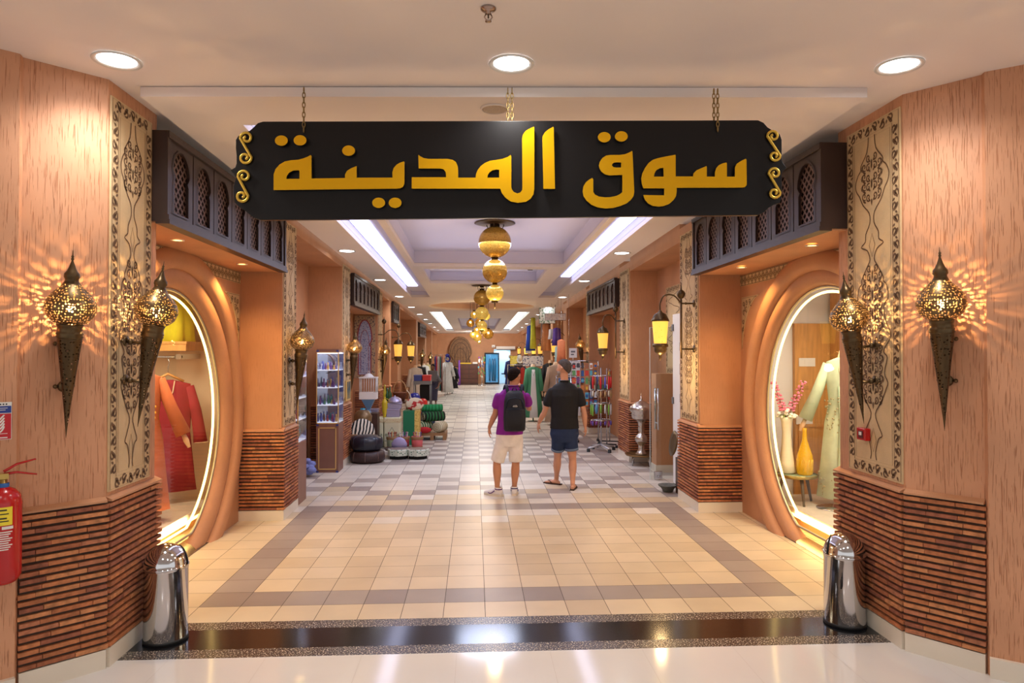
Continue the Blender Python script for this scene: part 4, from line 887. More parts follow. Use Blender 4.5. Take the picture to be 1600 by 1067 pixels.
    if cols.get('cuff'):
        for s, q in ((-1, 'L'), (1, 'R')):
            hp = pe + Vector((s * .088 * math.cos(a), s * .088 * math.sin(a), -.06)); kn = Vector(J['kn' + q]); e = lerp(hp, kn, (hp.z - feat['short_z']) / (hp.z - kn.z)); d = (kn - hp).normalized()
            b = MB(B); b.tube([e - d * .03, e + d * .004], [.101, .102], 20); b.obj('shorts_cuff', mat(name + '_cuff', cols['cuff'], .9), t)
    return t, B
def at_(u, v, Y, dy=0): p = onY(u, v, Y); return Vector((p.x, p.y + dy, p.z))
YA = 9.56
JA = dict(head=at_(804, 588, YA), neck=at_(802, 604, YA), chest=at_(799, 626, YA), pelvis=at_(796, 682, YA), shL=at_(778, 616, YA), elL=at_(774, 646, YA, .02), wrL=at_(765, 668, YA, .06), haL=at_(764, 680, YA, .09),
          shR=at_(823, 616, YA), elR=at_(828, 640, YA, .16), wrR=at_(818, 614, YA, .28), haR=at_(815, 600, YA, .24), knL=at_(777, 722, YA, .04), anL=at_(777, 767, YA), toeL=Vector((-.24, 9.78, 0)), knR=at_(806, 722, YA, .03), anR=at_(804, 766, YA, .06), toeR=Vector((.12, 9.95, 0)))
JA['toeL'] = JA['anL'] + Vector((-.2, .14, 0)); JA['toeR'] = JA['anR'] + Vector((.02, .2, 0))
for q in 'LR': JA['an' + q].z = .085
baseA = (JA['pelvis'].x, YA, 0)
pa, BA_ = person('person', 'person seen from behind in purple shirt and white shorts wearing a dark backpack', baseA, JA,
    dict(skin=(196, 138, 106), hair=(34, 26, 24), shirt=(132, 24, 148), collar=(118, 20, 134), shorts=(236, 229, 226)), dict(head_yaw=-.75, turn=.05, palmL=(1, .2, 0), palmR=(-1, 0, .2), curlL=.3, curlR=.5, hem=at_(796, 676, YA).z - .02, sleeve=.5, waist=.08, short_z=at_(777, 721, YA).z, hair_low=1.2))
# shoes and backpack
def shoe(t, B, an, toe, cols_, nm='shoe'):
    f = (Vector(toe) - Vector(an)); f.z = 0; f.normalize(); gx = Vector((-f.y, f.x, 0)); a = Vector((an[0], an[1], 0)); Z = Vector((0, 0, 1))
    b = MB(B); b.loft([(a - f * .075 + Z * .05, gx * .026, Z * .035), (a - f * .03 + Z * .06, gx * .040, Z * .055), (a + f * .05 + Z * .05, gx * .045, Z * .045), (a + f * .13 + Z * .038, gx * .050, Z * .032), (a + f * .20 + Z * .03, gx * .036, Z * .022)], 16)
    b.lathe([(.045, .0), (.05, .04), (.044, .045)], tuple(a - f * .02 + Z * .075), 16); s = b.obj(nm, mat('shoe_leather', cols_[0], .5, var=.04, vscale=20), t)
    b = MB(B); out = [a + f * x + gx * y for x, y in ((-.09, -.03), (-.09, .03), (.0, .042), (.1, .052), (.17, .046), (.21, .02), (.21, -.02), (.17, -.046), (.1, -.052), (0, -.042))]; b.prism([(p.x, p.y) for p in out], 0, .026); b.obj('sole', mat('shoe_sole', cols_[1], .6), s).parent = s
    b = MB(B); 
    for q in (-1, 1): b.tube([a + f * (.02 + .1 * i / 5) + gx * q * (.046 - .0 * i) + Z * (.075 - .04 * math.sin(i / 5 * 2.2)) for i in range(6)], .007, 6)
    b.lathe([(.051, .03), (.053, .045)], tuple(a - f * .02 + Z * .06), 16); b.obj('shoe_accent', mat('shoe_accent', cols_[2], .6), s).parent = s
    return s
shoe(pa, BA_, JA['anL'], JA['toeL'], ((228, 224, 226), (215, 205, 190), (92, 40, 120))); shoe(pa, BA_, JA['anR'], JA['toeR'], ((228, 224, 226), (215, 205, 190), (60, 50, 110)))
c = at_(804, 641, YA - .20); bk = thing('backpack', 'dark navy backpack worn on the purple shirt of the walking person', 'backpack', c)
b = MB(); M_NAVY = mat('backpack_cloth', (15, 20, 33), .7, bump=.2, bscale=120); M_NAVY2 = mat('backpack_cloth_blue', (26, 40, 62), .7)
b.loft([((0, .02, -.285), (.125, 0, 0), (0, .05, 0)), ((0, .0, -.26), (.145, 0, 0), (0, .085, 0)), ((0, -.01, -.10), (.152, 0, 0), (0, .10, 0)), ((0, .0, .12), (.142, 0, 0), (0, .09, 0)), ((0, .02, .22), (.118, 0, 0), (0, .065, 0)), ((0, .04, .265), (.075, 0, 0), (0, .03, 0))], 24)
o = b.obj('pack_body', M_NAVY, bk)
b = MB(); b.loft([((0, -.07, -.25), (.105, 0, 0), (0, .025, 0)), ((0, -.085, -.12), (.118, 0, 0), (0, .036, 0)), ((0, -.075, .03), (.112, 0, 0), (0, .03, 0)), ((0, -.06, .06), (.09, 0, 0), (0, .012, 0))], 20); b.obj('front_pocket', M_NAVY, bk)
b = MB(); b.tube([(-.12, -.062, .02), (-.115, -.072, .10), (-.085, -.07, .155), (0, -.066, .175), (.085, -.07, .155), (.115, -.072, .10), (.12, -.062, .02)], .006, 6); b.tube([(-.105, -.11, .02), (0, -.118, .03), (.105, -.11, .02)], .004, 6); b.obj('zip_line', M_NAVY2, bk)
b = MB(); b.tube([(-.03, .04, .26), (-.02, .03, .30), (.02, .03, .30), (.03, .04, .26)], .007, 6); b.obj('carry_handle', M_NAVY2, bk)
for s in (-1, 1):
    b = MB(); b.tube(smooth_pts([(s * .08, .06, .20), (s * .10, .09, .30), (s * .115, .17, .335), (s * .13, .27, .27), (s * .135, .33, .12), (s * .15, .30, -.06), (s * .14, .12, -.16)], 4), .022, 8, flat=.5); b.obj('shoulder_strap', M_NAVY2, bk)
b = MB(); b.tube([(-.026, -.108, .062), (-.012, -.112, .074), (0, -.112, .064), (.012, -.112, .078), (.03, -.108, .062)], .004, 6); b.tube([(-.03, -.109, .056), (.032, -.109, .056)], .003, 6); b.obj('logo', mat('pack_logo', (215, 215, 215), .5), bk)
YB = 10.05
JB = dict(head=at_(881, 575, YB), neck=at_(882, 596, YB), chest=at_(882, 618, YB), pelvis=at_(882, 676, YB), shL=at_(861, 608, YB), elL=at_(851, 644, YB, .03), wrL=at_(843, 661, YB, .08), haL=at_(841, 672, YB, .10),
          shR=at_(905, 608, YB), elR=at_(912, 644, YB, -.03), wrR=at_(914, 665, YB, -.01), haR=at_(916, 677, YB, 0), knL=at_(873, 716, YB, .14), anL=at_(873, 754, YB, .28), toeL=Vector((0, 0, 0)), knR=at_(895, 718, YB, .02), anR=at_(893, 757, YB, -.12), toeR=Vector((0, 0, 0)))
JB['toeL'] = JB['anL'] + Vector((-.18, .14, 0)); JB['toeR'] = JB['anR'] + Vector((.06, .2, 0))
for q in 'LR': JB['an' + q].z = .085
pb, BB_ = person('person', 'tall bearded person from behind in black shirt and denim shorts looking left', (JB['pelvis'].x, YB, 0), JB,
    dict(skin=(206, 150, 120), hair=(84, 78, 76), beard=(150, 140, 134), shirt=(17, 17, 22), collar=(17, 17, 22), shorts=(30, 48, 84), cuff=(104, 122, 150)), dict(head_yaw=1.05, turn=-.03, palmL=(1, .2, 0), palmR=(-1, .3, 0), curlL=.25, curlR=.35, hem=at_(882, 668, YB).z - .01, sleeve=.55, waist=.08, short_z=at_(873, 703, YB).z, k=1.06, wide=1.13, hair_low=1.45))
def sandal(t, B, an, toe):
    f = (Vector(toe) - Vector(an)); f.z = 0; f.normalize(); gx = Vector((-f.y, f.x, 0)); a = Vector((an[0], an[1], 0)); Z = Vector((0, 0, 1))
    b = MB(B); b.prism([((a + f * x + gx * y).x, (a + f * x + gx * y).y) for x, y in ((-.085, -.03), (-.085, .03), (0, .038), (.1, .05), (.17, .046), (.22, .02), (.22, -.02), (.17, -.046), (.1, -.05), (0, -.038))], 0, .016); s = b.obj('sandal', mat('sandal_sole', (62, 42, 34), .7), t)
    b = MB(B); b.tube([a + f * .06 + gx * -.045 + Z * .02, a + f * .10 + gx * -.03 + Z * .05, a + f * .15 + Z * .045, a + f * .10 + gx * .03 + Z * .05, a + f * .06 + gx * .045 + Z * .02], .008, 6); b.obj('thong_strap', mat('sandal_strap', (90, 60, 44), .6), s)
sandal(pb, BB_, JB['anL'], JB['toeL']); sandal(pb, BB_, JB['anR'], JB['toeR'])
# ---------------------------------------------------------------- garments and dummies
_mc = {}
def cm(c, rough=.8, **k):
    key = (c, rough, tuple(sorted(k.items())))
    if key not in _mc: _mc[key] = mat('cloth_%d_%d_%d' % c, c, rough, **k)
    return _mc[key]
M_SKINF = mat('dummy_skin', (224, 188, 150), .4); M_WOODL = mat('light_oak', (206, 150, 84), .4, var=.14, vscale=5, vec=(6, 6, .6)); M_WOODD = mat('dark_walnut', (70, 44, 34), .45, var=.25, vscale=6)
M_CHR = mat('chrome_tube', (196, 196, 198), .18, metal=.95); M_WHITE = mat('white_paint', (232, 228, 224), .5); M_GREY = mat('grey_plastic', (110, 112, 116), .5)
def folds(b, rings, n=36, amp=.05, k=7, tint=None, cap=True):
    """robe: rings (z, rx, ry, cx, cy); folds deepen towards the hem"""
    vs = []; fs = []; m = len(rings)
    for i, (z, rx, ry, cx, cy) in enumerate(rings):
        a = amp * (i / (m - 1)) ** 1.3
        for q in range(n):
            t = 2 * PI * q / n; w = 1 + a * math.sin(k * t + .6 * i) + a * .4 * math.sin((k * 2 + 1) * t); vs.append((cx + rx * w * math.cos(t), cy + ry * w * math.sin(t), z))
    for i in range(m - 1):
        for q in range(n): fs.append((i * n + q, (i + 1) * n + q, (i + 1) * n + (q + 1) % n, i * n + (q + 1) % n))
    if cap: fs.append(tuple(range(n))); fs.append(tuple((m - 1) * n + q for q in range(n))[::-1])
    return b.add(vs, fs, True, tint)
def dummy(label, loc, rz, H, robe, cat='mannequin', head=None, panel=None, sleeves=True, arms=(.2, .2), hem=.12, group=None, sc=1.0, trim=None, scarf=None, name='mannequin', wide=1.0, base_=True, feet=False):
    """faces local -y; H = height of the neck top"""
    t = thing(name, label, cat, loc, rz, group); s = H / 1.5
    b = MB(); b.loft([((0, 0, 1.18 * s), (.15, 0, 0), (0, .09, 0)), ((0, 0, 1.38 * s), (.17, 0, 0), (0, .08, 0)), ((0, 0, 1.43 * s), (.07, 0, 0), (0, .06, 0)), ((0, 0, 1.50 * s), (.05, 0, 0), (0, .05, 0))], 16)
    if head:
        b.sph((0, 0, 1.62 * s), .095, 14, sx=.85, sy=1, sz=1.2)
        b.loft([((0, -.09, 1.62 * s), (.01, 0, 0), (0, .012, 0)), ((0, -.105, 1.60 * s), (.014, 0, 0), (0, .012, 0)), ((0, -.085, 1.585 * s), (.01, 0, 0), (0, .01, 0))], 8)
    b.obj('dummy_body', cm(head, .4) if head else M_SKINF, t)
    b = MB(); W_ = wide
    folds(b, [(1.43 * s, .075, .065, 0, 0), (1.39 * s, .19 * W_, .095, 0, 0), (1.2 * s, .19 * W_, .12, 0, 0), (1.0 * s, .165 * W_, .115, 0, 0), (.8 * s, .21 * W_, .14, 0, 0), (.5 * s, .24 * W_, .17, 0, 0), (hem, .29 * W_, .21, 0, 0)])
    if sleeves:
        for q, ang in zip((-1, 1), arms):
            p0 = Vector((q * .17 * W_, 0, 1.37 * s)); p1 = p0 + Vector((q * math.sin(ang), -.05, -math.cos(ang))) * .30 * s; p2 = p1 + Vector((q * math.sin(ang * 1.1), -.12, -math.cos(ang))) * .28 * s
            b.tube([p0, p1, p2], [.055, .062, .078], 12)
    r = b.obj('robe', cm(robe, .8, var=.1, vscale=8), t)
    if sleeves:
        b = MB()
        for q, ang in zip((-1, 1), arms):
            p0 = Vector((q * .17 * W_, 0, 1.37 * s)); p1 = p0 + Vector((q * math.sin(ang), -.05, -math.cos(ang))) * .30 * s; p2 = p1 + Vector((q * math.sin(ang * 1.1), -.12, -math.cos(ang))) * .28 * s; d = (p2 - p1).normalized()
            x = d.orthogonal().normalized(); y = d.cross(x); b.loft([(p2, x * .02, y * .024), (p2 + d * .07, x * .022, y * .034), (p2 + d * .15, x * .012, y * .02)], 8)
        b.obj('hands', cm(head, .4) if head else M_SKINF, t)
    if panel:
        b = MB(); b.loft([((0, -.10, 1.36 * s), (.045, 0, 0), (0, .015, 0)), ((0, -.125, 1.1 * s), (.06, 0, 0), (0, .015, 0)), ((0, -.15, .8 * s), (.08, 0, 0), (0, .015, 0)), ((0, -.19, .45 * s), (.10, 0, 0), (0, .015, 0)), ((0, -.225, hem), (.12, 0, 0), (0, .015, 0))], 10); b.obj('front_panel', cm(panel, .8), t)
    if trim:
        b = MB(); b.tube([(-.05, -.075, 1.42 * s), (-.035, -.11, 1.3 * s), (0, -.13, 1.2 * s), (.035, -.11, 1.3 * s), (.05, -.075, 1.42 * s)], .007, 6); b.obj('neck_trim', cm(trim, .6), t)
    if scarf:
        b = MB(); b.sph((0, .01, 1.66 * s), .115, 14, sx=.95, sy=1.02, sz=1.0); b.tube(smooth_pts([(-.10, -.02, 1.60 * s), (-.08, -.06, 1.48 * s), (.02, -.09, 1.44 * s), (.10, -.03, 1.5 * s), (.11, .02, 1.62 * s)], 3), .035, 8); b.obj('head_scarf', cm(scarf, .8), t)
    if base_: b = MB(); b.lathe([(0, 0), (.16, 0), (.16, .012), (.02, .02), (.014, hem + .1), (0, hem + .1)], n=20); b.obj('stand', M_CHR, t)
    if feet:
        b = MB()
        for q in (-1, 1): b.loft([((q * .08, .02, .16), (.035, 0, 0), (0, .04, 0)), ((q * .08, .0, .06), (.03, 0, 0), (0, .045, 0)), ((q * .08, -.06, .03), (.032, 0, 0), (0, .07, 0)), ((q * .08, -.08, .005), (.035, 0, 0), (0, .09, 0))], 10)
        b.obj('feet', M_SKINF, t)
    return t
# ---------------------------------------------------------------- left round window: shop behind the glass
M_SHOPW = mat('shop_wall_cream', (226, 204, 172), .6); M_SHOPF = mat('display_top', (214, 206, 196), .25, var=.08, vscale=6)
b = MB(); b.box(-5.3, -5.2, 5.0, 8.9, 0, 3.0); b.box(-5.3, -2.86, 5.0, 5.06, 0, 3.0); b.box(-5.2, -2.86, 8.82, 8.9, 0, 3.0); b.box(-5.3, -2.9, 5.0, 8.9, 2.94, 3.0); struct(b.obj('wall_shop_left', M_SHOPW))
b = MB(); b.box(5.8, 5.9, 5.2, 9.1, 0, 3.0); b.box(3.42, 5.9, 5.2, 5.26, 0, 3.0); b.box(3.36, 5.9, 8.95, 9.05, 0, 3.0); b.box(3.38, 5.9, 5.2, 9.05, 2.94, 3.0); struct(b.obj('wall_shop_right', mat('shop_wall_white', (240, 238, 240), .6)))
def platform(x0, x1, y0, y1, label, xs):
    t = thing('display_platform', label, 'platform', (0, 0, 0)); b = MB(); b.box(x0, x1, y0, y1, .16, .22); b.obj('platform_top', M_SHOPF, t)
    b = MB(); b.box(x0 + (.08 if xs > 0 else 0), x1 - (0 if xs > 0 else .08), y0 + .05, y1 - .05, .005, .16); b.obj('plinth', M_WOODL, t)
    b = MB(); xx = x0 - .0 if xs > 0 else x1; b.box(xx - .012, xx + .012, y0, y1, .13, .15); b.obj('edge_light', M_STRIP, t)
platform(-4.7, -3.12, 5.1, 8.5, 'pale display platform with glowing edge inside the left round window', -1)
platform(3.62, 5.3, 5.3, 8.4, 'white display platform with glowing edge inside the right round window', 1)
# dark red kaftan on a wooden hanger
t = thing('kaftan', 'dark red kaftan with pale neck trim on a wooden hanger in the left round window', 'dress', (-3.58, 8.28, -.06), R(26)); CR_ = cm((150, 26, 40), .75, var=.12, vscale=7)
b = MB(); folds(b, [(1.72, .06, .035, 0, 0), (1.67, .24, .05, 0, 0), (1.45, .25, .06, 0, 0), (1.1, .23, .06, 0, 0), (.7, .27, .07, 0, 0), (.42, .30, .075, 0, 0)], amp=.09, k=6)
for q in (-1, 1): b.tube([(q * .22, 0, 1.64), (q * .30, 0, 1.35), (q * .34, -.02, 1.08), (q * .35, -.02, .98)], [.06, .062, .07, .078], 12, flat=.6)
b.obj('dress_cloth', CR_, t)
b = MB(); b.tube([(-.07, -.04, 1.71), (-.05, -.06, 1.58), (0, -.068, 1.50), (.05, -.06, 1.58), (.07, -.04, 1.71)], .007, 6)
for q in (-1, 1): b.tube([(q * .36 + .08 * math.cos(a), -.02 + .05 * math.sin(a), .975) for a in [k * PI / 6 for k in range(12)]], .005, 5, True)
b.obj('pale_trim', cm((226, 196, 160)), t)
b = MB(); b.tube([(-.17, 0, 1.70), (0, 0, 1.79), (.17, 0, 1.70)], .016, 8); b.obj('wooden_hanger', M_WOODL, t)
b = MB(); b.tube([(0, 0, 1.79), (0, 0, 1.86), (.015, 0, 1.93), (.0, 0, 1.97)], .005, 6); b.obj('hanger_hook', M_CHR, t)
# hanging rod and shelf with folded cloth
t = thing('clothes_rail', 'chrome clothes rail under the wooden shelf in the left round window', 'rail', (-4.1, 8.28, 1.93)); b = MB(); b.tube([(-1, 0, 0), (.68, 0, 0)], .016, 10); b.obj('rail_tube', M_CHR, t); b = MB(); b.box(.62, .68, -.03, .54, -.03, .03); b.box(-1.04, -.98, -.03, .54, -.03, .03); b.obj('rail_socket', M_CHR, t)
t = thing('wall_shelf', 'light wooden shelf holding yellow and red cloth in the left round window', 'shelf', (-4.1, 8.55, 2.10)); b = MB(); b.box(-1.1, .72, -.26, .26, -.10, -.02); b.box(-1.1, .73, -.27, .26, -.02, .01); b.obj('shelf_board', M_WOODL, t)
for (y, c, h, lb) in ((-3.58, (214, 204, 40), .52, 'bright yellow green folded garment hanging over the shelf in the left window'), (-3.90, (206, 74, 60), .44, 'coral red folded garment beside the yellow one on the shelf'), (-4.25, (224, 160, 60), .4, 'orange garment farther along the shelf in the left window')):
    t = thing('folded_garment', lb, 'clothes', (y, 8.50, 2.11)); b = MB(); folds(b, [(h, .10, .10, 0, 0), (h - .04, .16, .17, 0, 0), (h * .5, .18, .19, 0, 0), (.0, .20, .21, 0, 0)], amp=.12, k=6); b.obj('cloth', cm(c, .8, var=.08, vscale=6), t)
    b = MB(); b.tube([(-.12, -.12, h - .06), (-.1, -.19, h * .4), (-.13, -.2, .02)], .012, 6); b.obj('edge_trim', cm((240, 226, 130)), t)
d = dummy('mannequin in a long copper brown dress beside the dark red kaftan in the left window', (-3.42, 7.35, .225), R(30), 1.62, (176, 92, 48), hem=.13, trim=(220, 160, 70), arms=(.35, .35), base_=False, feet=True, wide=.85)
b = MB()
for i in range(16): b.sph((-.10 + .2 * random.random(), -.125, 1.05 + .25 * random.random()), .014, 6)
b.obj('gold_embroidery', cm((222, 160, 50), .4), d)
# ---------------------------------------------------------------- right round window
d = dummy('headless mannequin in pale mint embroidered kaftan in the right round window', (4.22, 7.70, .225), R(-36), 1.78, (184, 196, 168), hem=.10, trim=(206, 190, 150), arms=(.34, .2), base_=False, feet=True, wide=1.0)
b = MB()
for i in range(150):
    z = random.choice([random.uniform(.12, .4), random.uniform(.7, 1.3)]); a = random.uniform(PI, 2 * PI); rr = .27 if z < .4 else .20; b.sph((rr * 1.02 * math.cos(a), rr * .72 * math.sin(a), z), random.uniform(.008, .015), 6, sy=.6)
for i in range(14): z = .12 + i * .09; b.sph((0, -.2 + .06 * z, z), .012, 6)
b.obj('embroidery', cm((158, 148, 112), .5), d)
b = MB(); b.loft([((.0, -.13, 1.37), (.05, 0, 0), (0, .01, 0)), ((0, -.15, 1.0), (.035, 0, 0), (0, .01, 0)), ((0, -.20, .5), (.045, 0, 0), (0, .01, 0)), ((0, -.22, .14), (.05, 0, 0), (0, .01, 0))], 8); b.obj('satin_band', cm((170, 190, 160), .4), d)
t = thing('floor_plate', 'oval steel floor plate under the mint kaftan mannequin', 'stand', (4.1, 7.62, .222)); b = MB(); b.lathe([(0, 0), (.2, 0), (.2, .008), (0, .012)], n=28, sx=1.2); b.obj('plate', M_CHR, t)
def vase(name, label, cat, loc, prof, m, n=28): t = thing(name, label, cat, loc); MB().lathe(prof, n=n).obj('vase_body', m, t); return t
tb = thing('side_table', 'small round glass topped side table with splayed legs in the right window', 'table', (3.78, 7.95, .222))
b = MB(); b.lathe([(0, .315), (.22, .315), (.225, .325), (.22, .335), (0, .335)], n=36); b.obj('table_top', mat('table_glass', (150, 170, 140), .08, trans=.3), tb)
b = MB(); b.lathe([(.217, .30), (.228, .305), (.23, .325), (.222, .338)], n=36); b.obj('table_rim', mat('rim_gold', (170, 150, 90), .3, metal=.8), tb)
for k in range(3): q = 2 * PI * k / 3 + .4; b = MB(); b.tube([(.15 * math.cos(q), .15 * math.sin(q), .314), (.23 * math.cos(q), .23 * math.sin(q), .0)], [.022, .014], 10); b.obj('leg', mat('leg_grey', (92, 84, 74), .5), tb)
v1 = vase('flower_vase', 'tall cream vase holding pink orchids on the side table', 'vase', (3.68, 8.0, .56), [(0, 0), (.085, 0), (.105, .02), (.085, .12), (.058, .32), (.050, .48), (.06, .60), (.078, .66), (.070, .66), (.05, .6), (0, .58)], mat('vase_cream', (226, 218, 196), .3))
v2 = vase('glass_bottle', 'tall amber yellow glass bottle on the side table', 'bottle', (3.84, 7.88, .56), [(0, 0), (.075, 0), (.088, .02), (.09, .14), (.085, .22), (.06, .30), (.028, .40), (.022, .50), (.026, .54), (.02, .54), (0, .53)], mat('amber_glass', (226, 176, 20), .12, trans=.35, emit=.15, spec=.7))
b = MB(); 
for i in range(14): b.tube([(.0895 * math.cos(a), .0895 * math.sin(a), z) for a, z in [(i * .45 + .35 * q, .03 + .15 * q) for q in (0, .5, 1)]], .003, 5)
b.obj('gilt_relief', mat('gilt', (236, 200, 90), .3, metal=.7), v2)
for dx, dy, col, lb in ((-.07, .02, (232, 120, 150), 'left spray of pink orchids in the cream vase'), (.09, -.03, (230, 130, 160), 'right spray of pink orchids in the cream vase')):
    t = thing('orchid_spray', lb, 'flowers', (3.68, 8.0, 1.19)); st = smooth_pts([(0, 0, -.1), (dx * .5, dy * .6, .12), (dx * 1.4, dy * 1.3, .30), (dx * 2, dy * 2.2, .46)], 5); b = MB(); b.tube(st, .004, 5); b.obj('stem', cm((90, 120, 60)), t); b = MB()
    for i in range(11):
        p = Vector(st[5 + int(i * .95)] if 5 + int(i * .95) < len(st) else st[-1]); 
        for k in range(4): q = k * PI / 2 + i; b.sph((p.x + .03 * math.cos(q), p.y + .03 * math.sin(q) + random.uniform(-.01, .01), p.z + random.uniform(-.02, .02)), .024 - .0008 * i, 8, sx=1, sy=.7, sz=.6)
    b.obj('blossoms', cm(col, .6, var=.25, vscale=30), t)
t = thing('white_blossoms', 'cluster of white blossoms at the mouth of the cream vase', 'flowers', (3.68, 8.0, 1.215)); b = MB()
for i in range(26): q = random.uniform(0, 2 * PI); r = random.uniform(.02, .11); b.sph((r * math.cos(q), r * math.sin(q), random.uniform(.0, .1)), .026, 8, sz=.7)
b.obj('petals', cm((240, 236, 226), .6), t); b = MB()
for i in range(8): q = i * PI / 4; b.tube([(0, 0, 0), (.06 * math.cos(q), .06 * math.sin(q), .03), (.12 * math.cos(q), .12 * math.sin(q), -.01)], [.004, .012, .002], 6, flat=.3)
b.obj('leaves', cm((110, 140, 60)), t)
t = thing('wooden_door', 'light oak door panel behind the mannequin in the right round window', 'door', (4.62, 8.94, .0), R(90)); b = MB(); b.box(-.06, 0, -.45, .42, 0, 2.36); b.obj('door_leaf', M_WOODL, t); b = MB()
for z0, z1 in ((.3, 1.0), (1.15, 1.5)): b.box(-.075, -.06, -.42, -.38, z0, z1); b.box(-.075, -.06, .34, .38, z0, z1)
b.box(-.075, -.06, -.42, .38, 1.5, 1.54); b.box(-.075, -.06, -.42, .38, 1.0, 1.04); b.obj('raised_beading', M_WOODL, t)
t = thing('tall_cabinet', 'light oak cabinet side rising behind the oak door in the right window', 'cabinet', (4.95, 8.68, .0)); b = MB(); b.box(-.28, .5, -.16, .18, 0, 2.75); b.obj('cabinet_side', M_WOODL, t); b = MB(); b.box(-.26, .48, -.18, -.16, .05, 1.3); b.obj('cabinet_door', M_WOODL, t)
for z, lb in ((1.9, 'upper white wall switch plate beside the oak door'), (1.14, 'lower white wall socket with cable beside the oak door')): t = thing('switch_plate', lb, 'switch', (4.36 - (.04 if z < 1.5 else 0), 8.878, z - .05), R(90)); b = MB(); b.box(-.012, 0, -.11, .11, -.055, .055); b.obj('plate', M_WHITE, t); b = MB(); b.box(-.016, -.012, -.03, .03, -.03, .03); b.obj('rocker', M_WHITE, t)
# ---------------------------------------------------------------- glass showcases on the left
M_SC = mat('showcase_brown', (132, 92, 78), .5, var=.05, vscale=8); M_GT = mat('showcase_gold_trim', (226, 190, 120), .4, metal=.3); M_LEDW = mat('showcase_light', (245, 245, 255), .5, emit=5, ec=(240, 240, 255)); M_BLUE = mat('blue_corner', (52, 60, 130), .5)
def showcase(label, x0, x1, y0, y1, h0, h1, faces=True):
    t = thing('glass_showcase', label, 'showcase', (x0, y0, 0)); w, d = x1 - x0, y1 - y0
    b = MB(); b.box(0, w, 0, d, 0, h0); b.obj('base_cabinet', M_SC, t)
    b = MB(); b.box(0, w, 0, d, h1 - .06, h1); b.obj('top_board', M_SC, t)
    b = MB(); e = .035
    for (a0, a1, c0, c1) in ((e, w - e, .05, .065), (e, w - e, h0 - .075, h0 - .06)): b.box(a0, a1, -.006, 0, c0, c1)
    for a in (e, w - e - .015): b.box(a, a + .015, -.006, 0, .05, h0 - .06)
    b.box(0, w, -.006, 0, h1 - .065, h1 - .05); b.box(0, w, -.006, 0, h0, h0 + .015); b.box(0, .012, -.006, .006, h0, h1 - .05); b.box(w - .012, w + .003, -.006, .006, h0, h1 - .05); b.obj('gold_trim', M_GT, t)
    b = MB(); 
    for x in (0, w - .04): b.box(x, x + .04, -.007, 0, h0 - .035, h0 - .005); b.box(x, x + .04, -.007, 0, .0, .03); b.box(x, x + .04, -.007, 0, h1 - .05, h1 - .02)
    b.obj('blue_corners', M_BLUE, t)
    b = MB(); b.box(0, w, 0, .006, h0, h1 - .06); b.box(w - .006, w, 0, d, h0, h1 - .06); b.obj('glass_panes', M_GLASS, t)
    b = MB(); b.box(.006, .012, 0, d, h0, h1 - .06); b.box(0, w, d - .012, d - .004, h0, h1 - .06); b.obj('back_mirror', mat('mirror', (190, 196, 214), .08, metal=.9), t)
    b = MB(); b.box(.02, w - .02, .02, d - .02, h1 - .075, h1 - .062); b.obj('top_light', M_LEDW, t)
    n = 4
    for i in range(n):
        z = h0 + .01 + (h1 - h0 - .08) * i / n; s = MB(); s.box(.012, w - .008, .008, d - .014, z, z + .012); so = s.obj('shelf', mat('glowing_shelf_glass', (225, 232, 240), .2, emit=.5, ec=(225, 232, 255)), t)  # brightness of the lit case put into the shelves as a faint glow
        k = MB(); cs = [(150, 60, 60), (190, 150, 80), (70, 80, 150), (200, 200, 205), (100, 60, 110), (60, 110, 90), (120, 80, 60)]
        for j in range(9):
            x = .04 + (w - .1) * j / 8; y = random.uniform(.06, d - .06); hh = random.uniform(.05, .15)
            k.lathe([(0, 0), (.018, 0), (.024, hh * .3), (.010, hh * .7), (.014, hh), (0, hh)], (x, y, z + .012), 8, random.choice(cs))
        k.obj('trinkets', attr_mat('trinket_glaze', .3, .05) if i == 0 else _tg, t); 
        if i == 0: globals()['_tg'] = t.children[-1].data.materials[0]
    if faces:
        m = MB(); z = h0 + (h1 - h0) * .80; m.tube([(w * .3 + .13 * math.cos(a), d * .5, z + .16 * math.sin(a)) for a in [-PI / 2 + PI * q / 12 for q in range(13)]], [.004 + .018 * math.sin(PI * q / 12) for q in range(13)], 8); m.obj('crescent_ornament', M_WOODD, t)
    return t
showcase('nearer glass showcase half hidden behind the second left pier', -2.70, -2.28, 9.08, 9.52, .80, 2.0, False)
showcase('taller lit glass showcase with brown base at the third left pier', -2.60, -2.24, 11.52, 11.94, .80, 2.03)
t = thing('blue_curtain', 'narrow deep blue curtain between the two glass showcases', 'curtain', (-2.62, 10.1, 0)); b = MB(); folds(b, [(1.95, .05, .16, 0, 0), (1.2, .05, .17, 0, 0), (.1, .06, .19, 0, 0)], amp=.25, k=9); b.obj('cloth', cm((30, 44, 130)), t)
t = thing('cloth_bundle', 'crumpled pale blue cloth bundle on the floor beside the tall showcase', 'cloth', (-2.64, 11.2, 0)); b = MB()
for i in range(9): b.sph((random.uniform(-.06, .06), random.uniform(-.06, .06), .08 + i * .022), .09 - i * .004, 8, sz=.7)
b.obj('cloth', cm((120, 130, 190)), t)
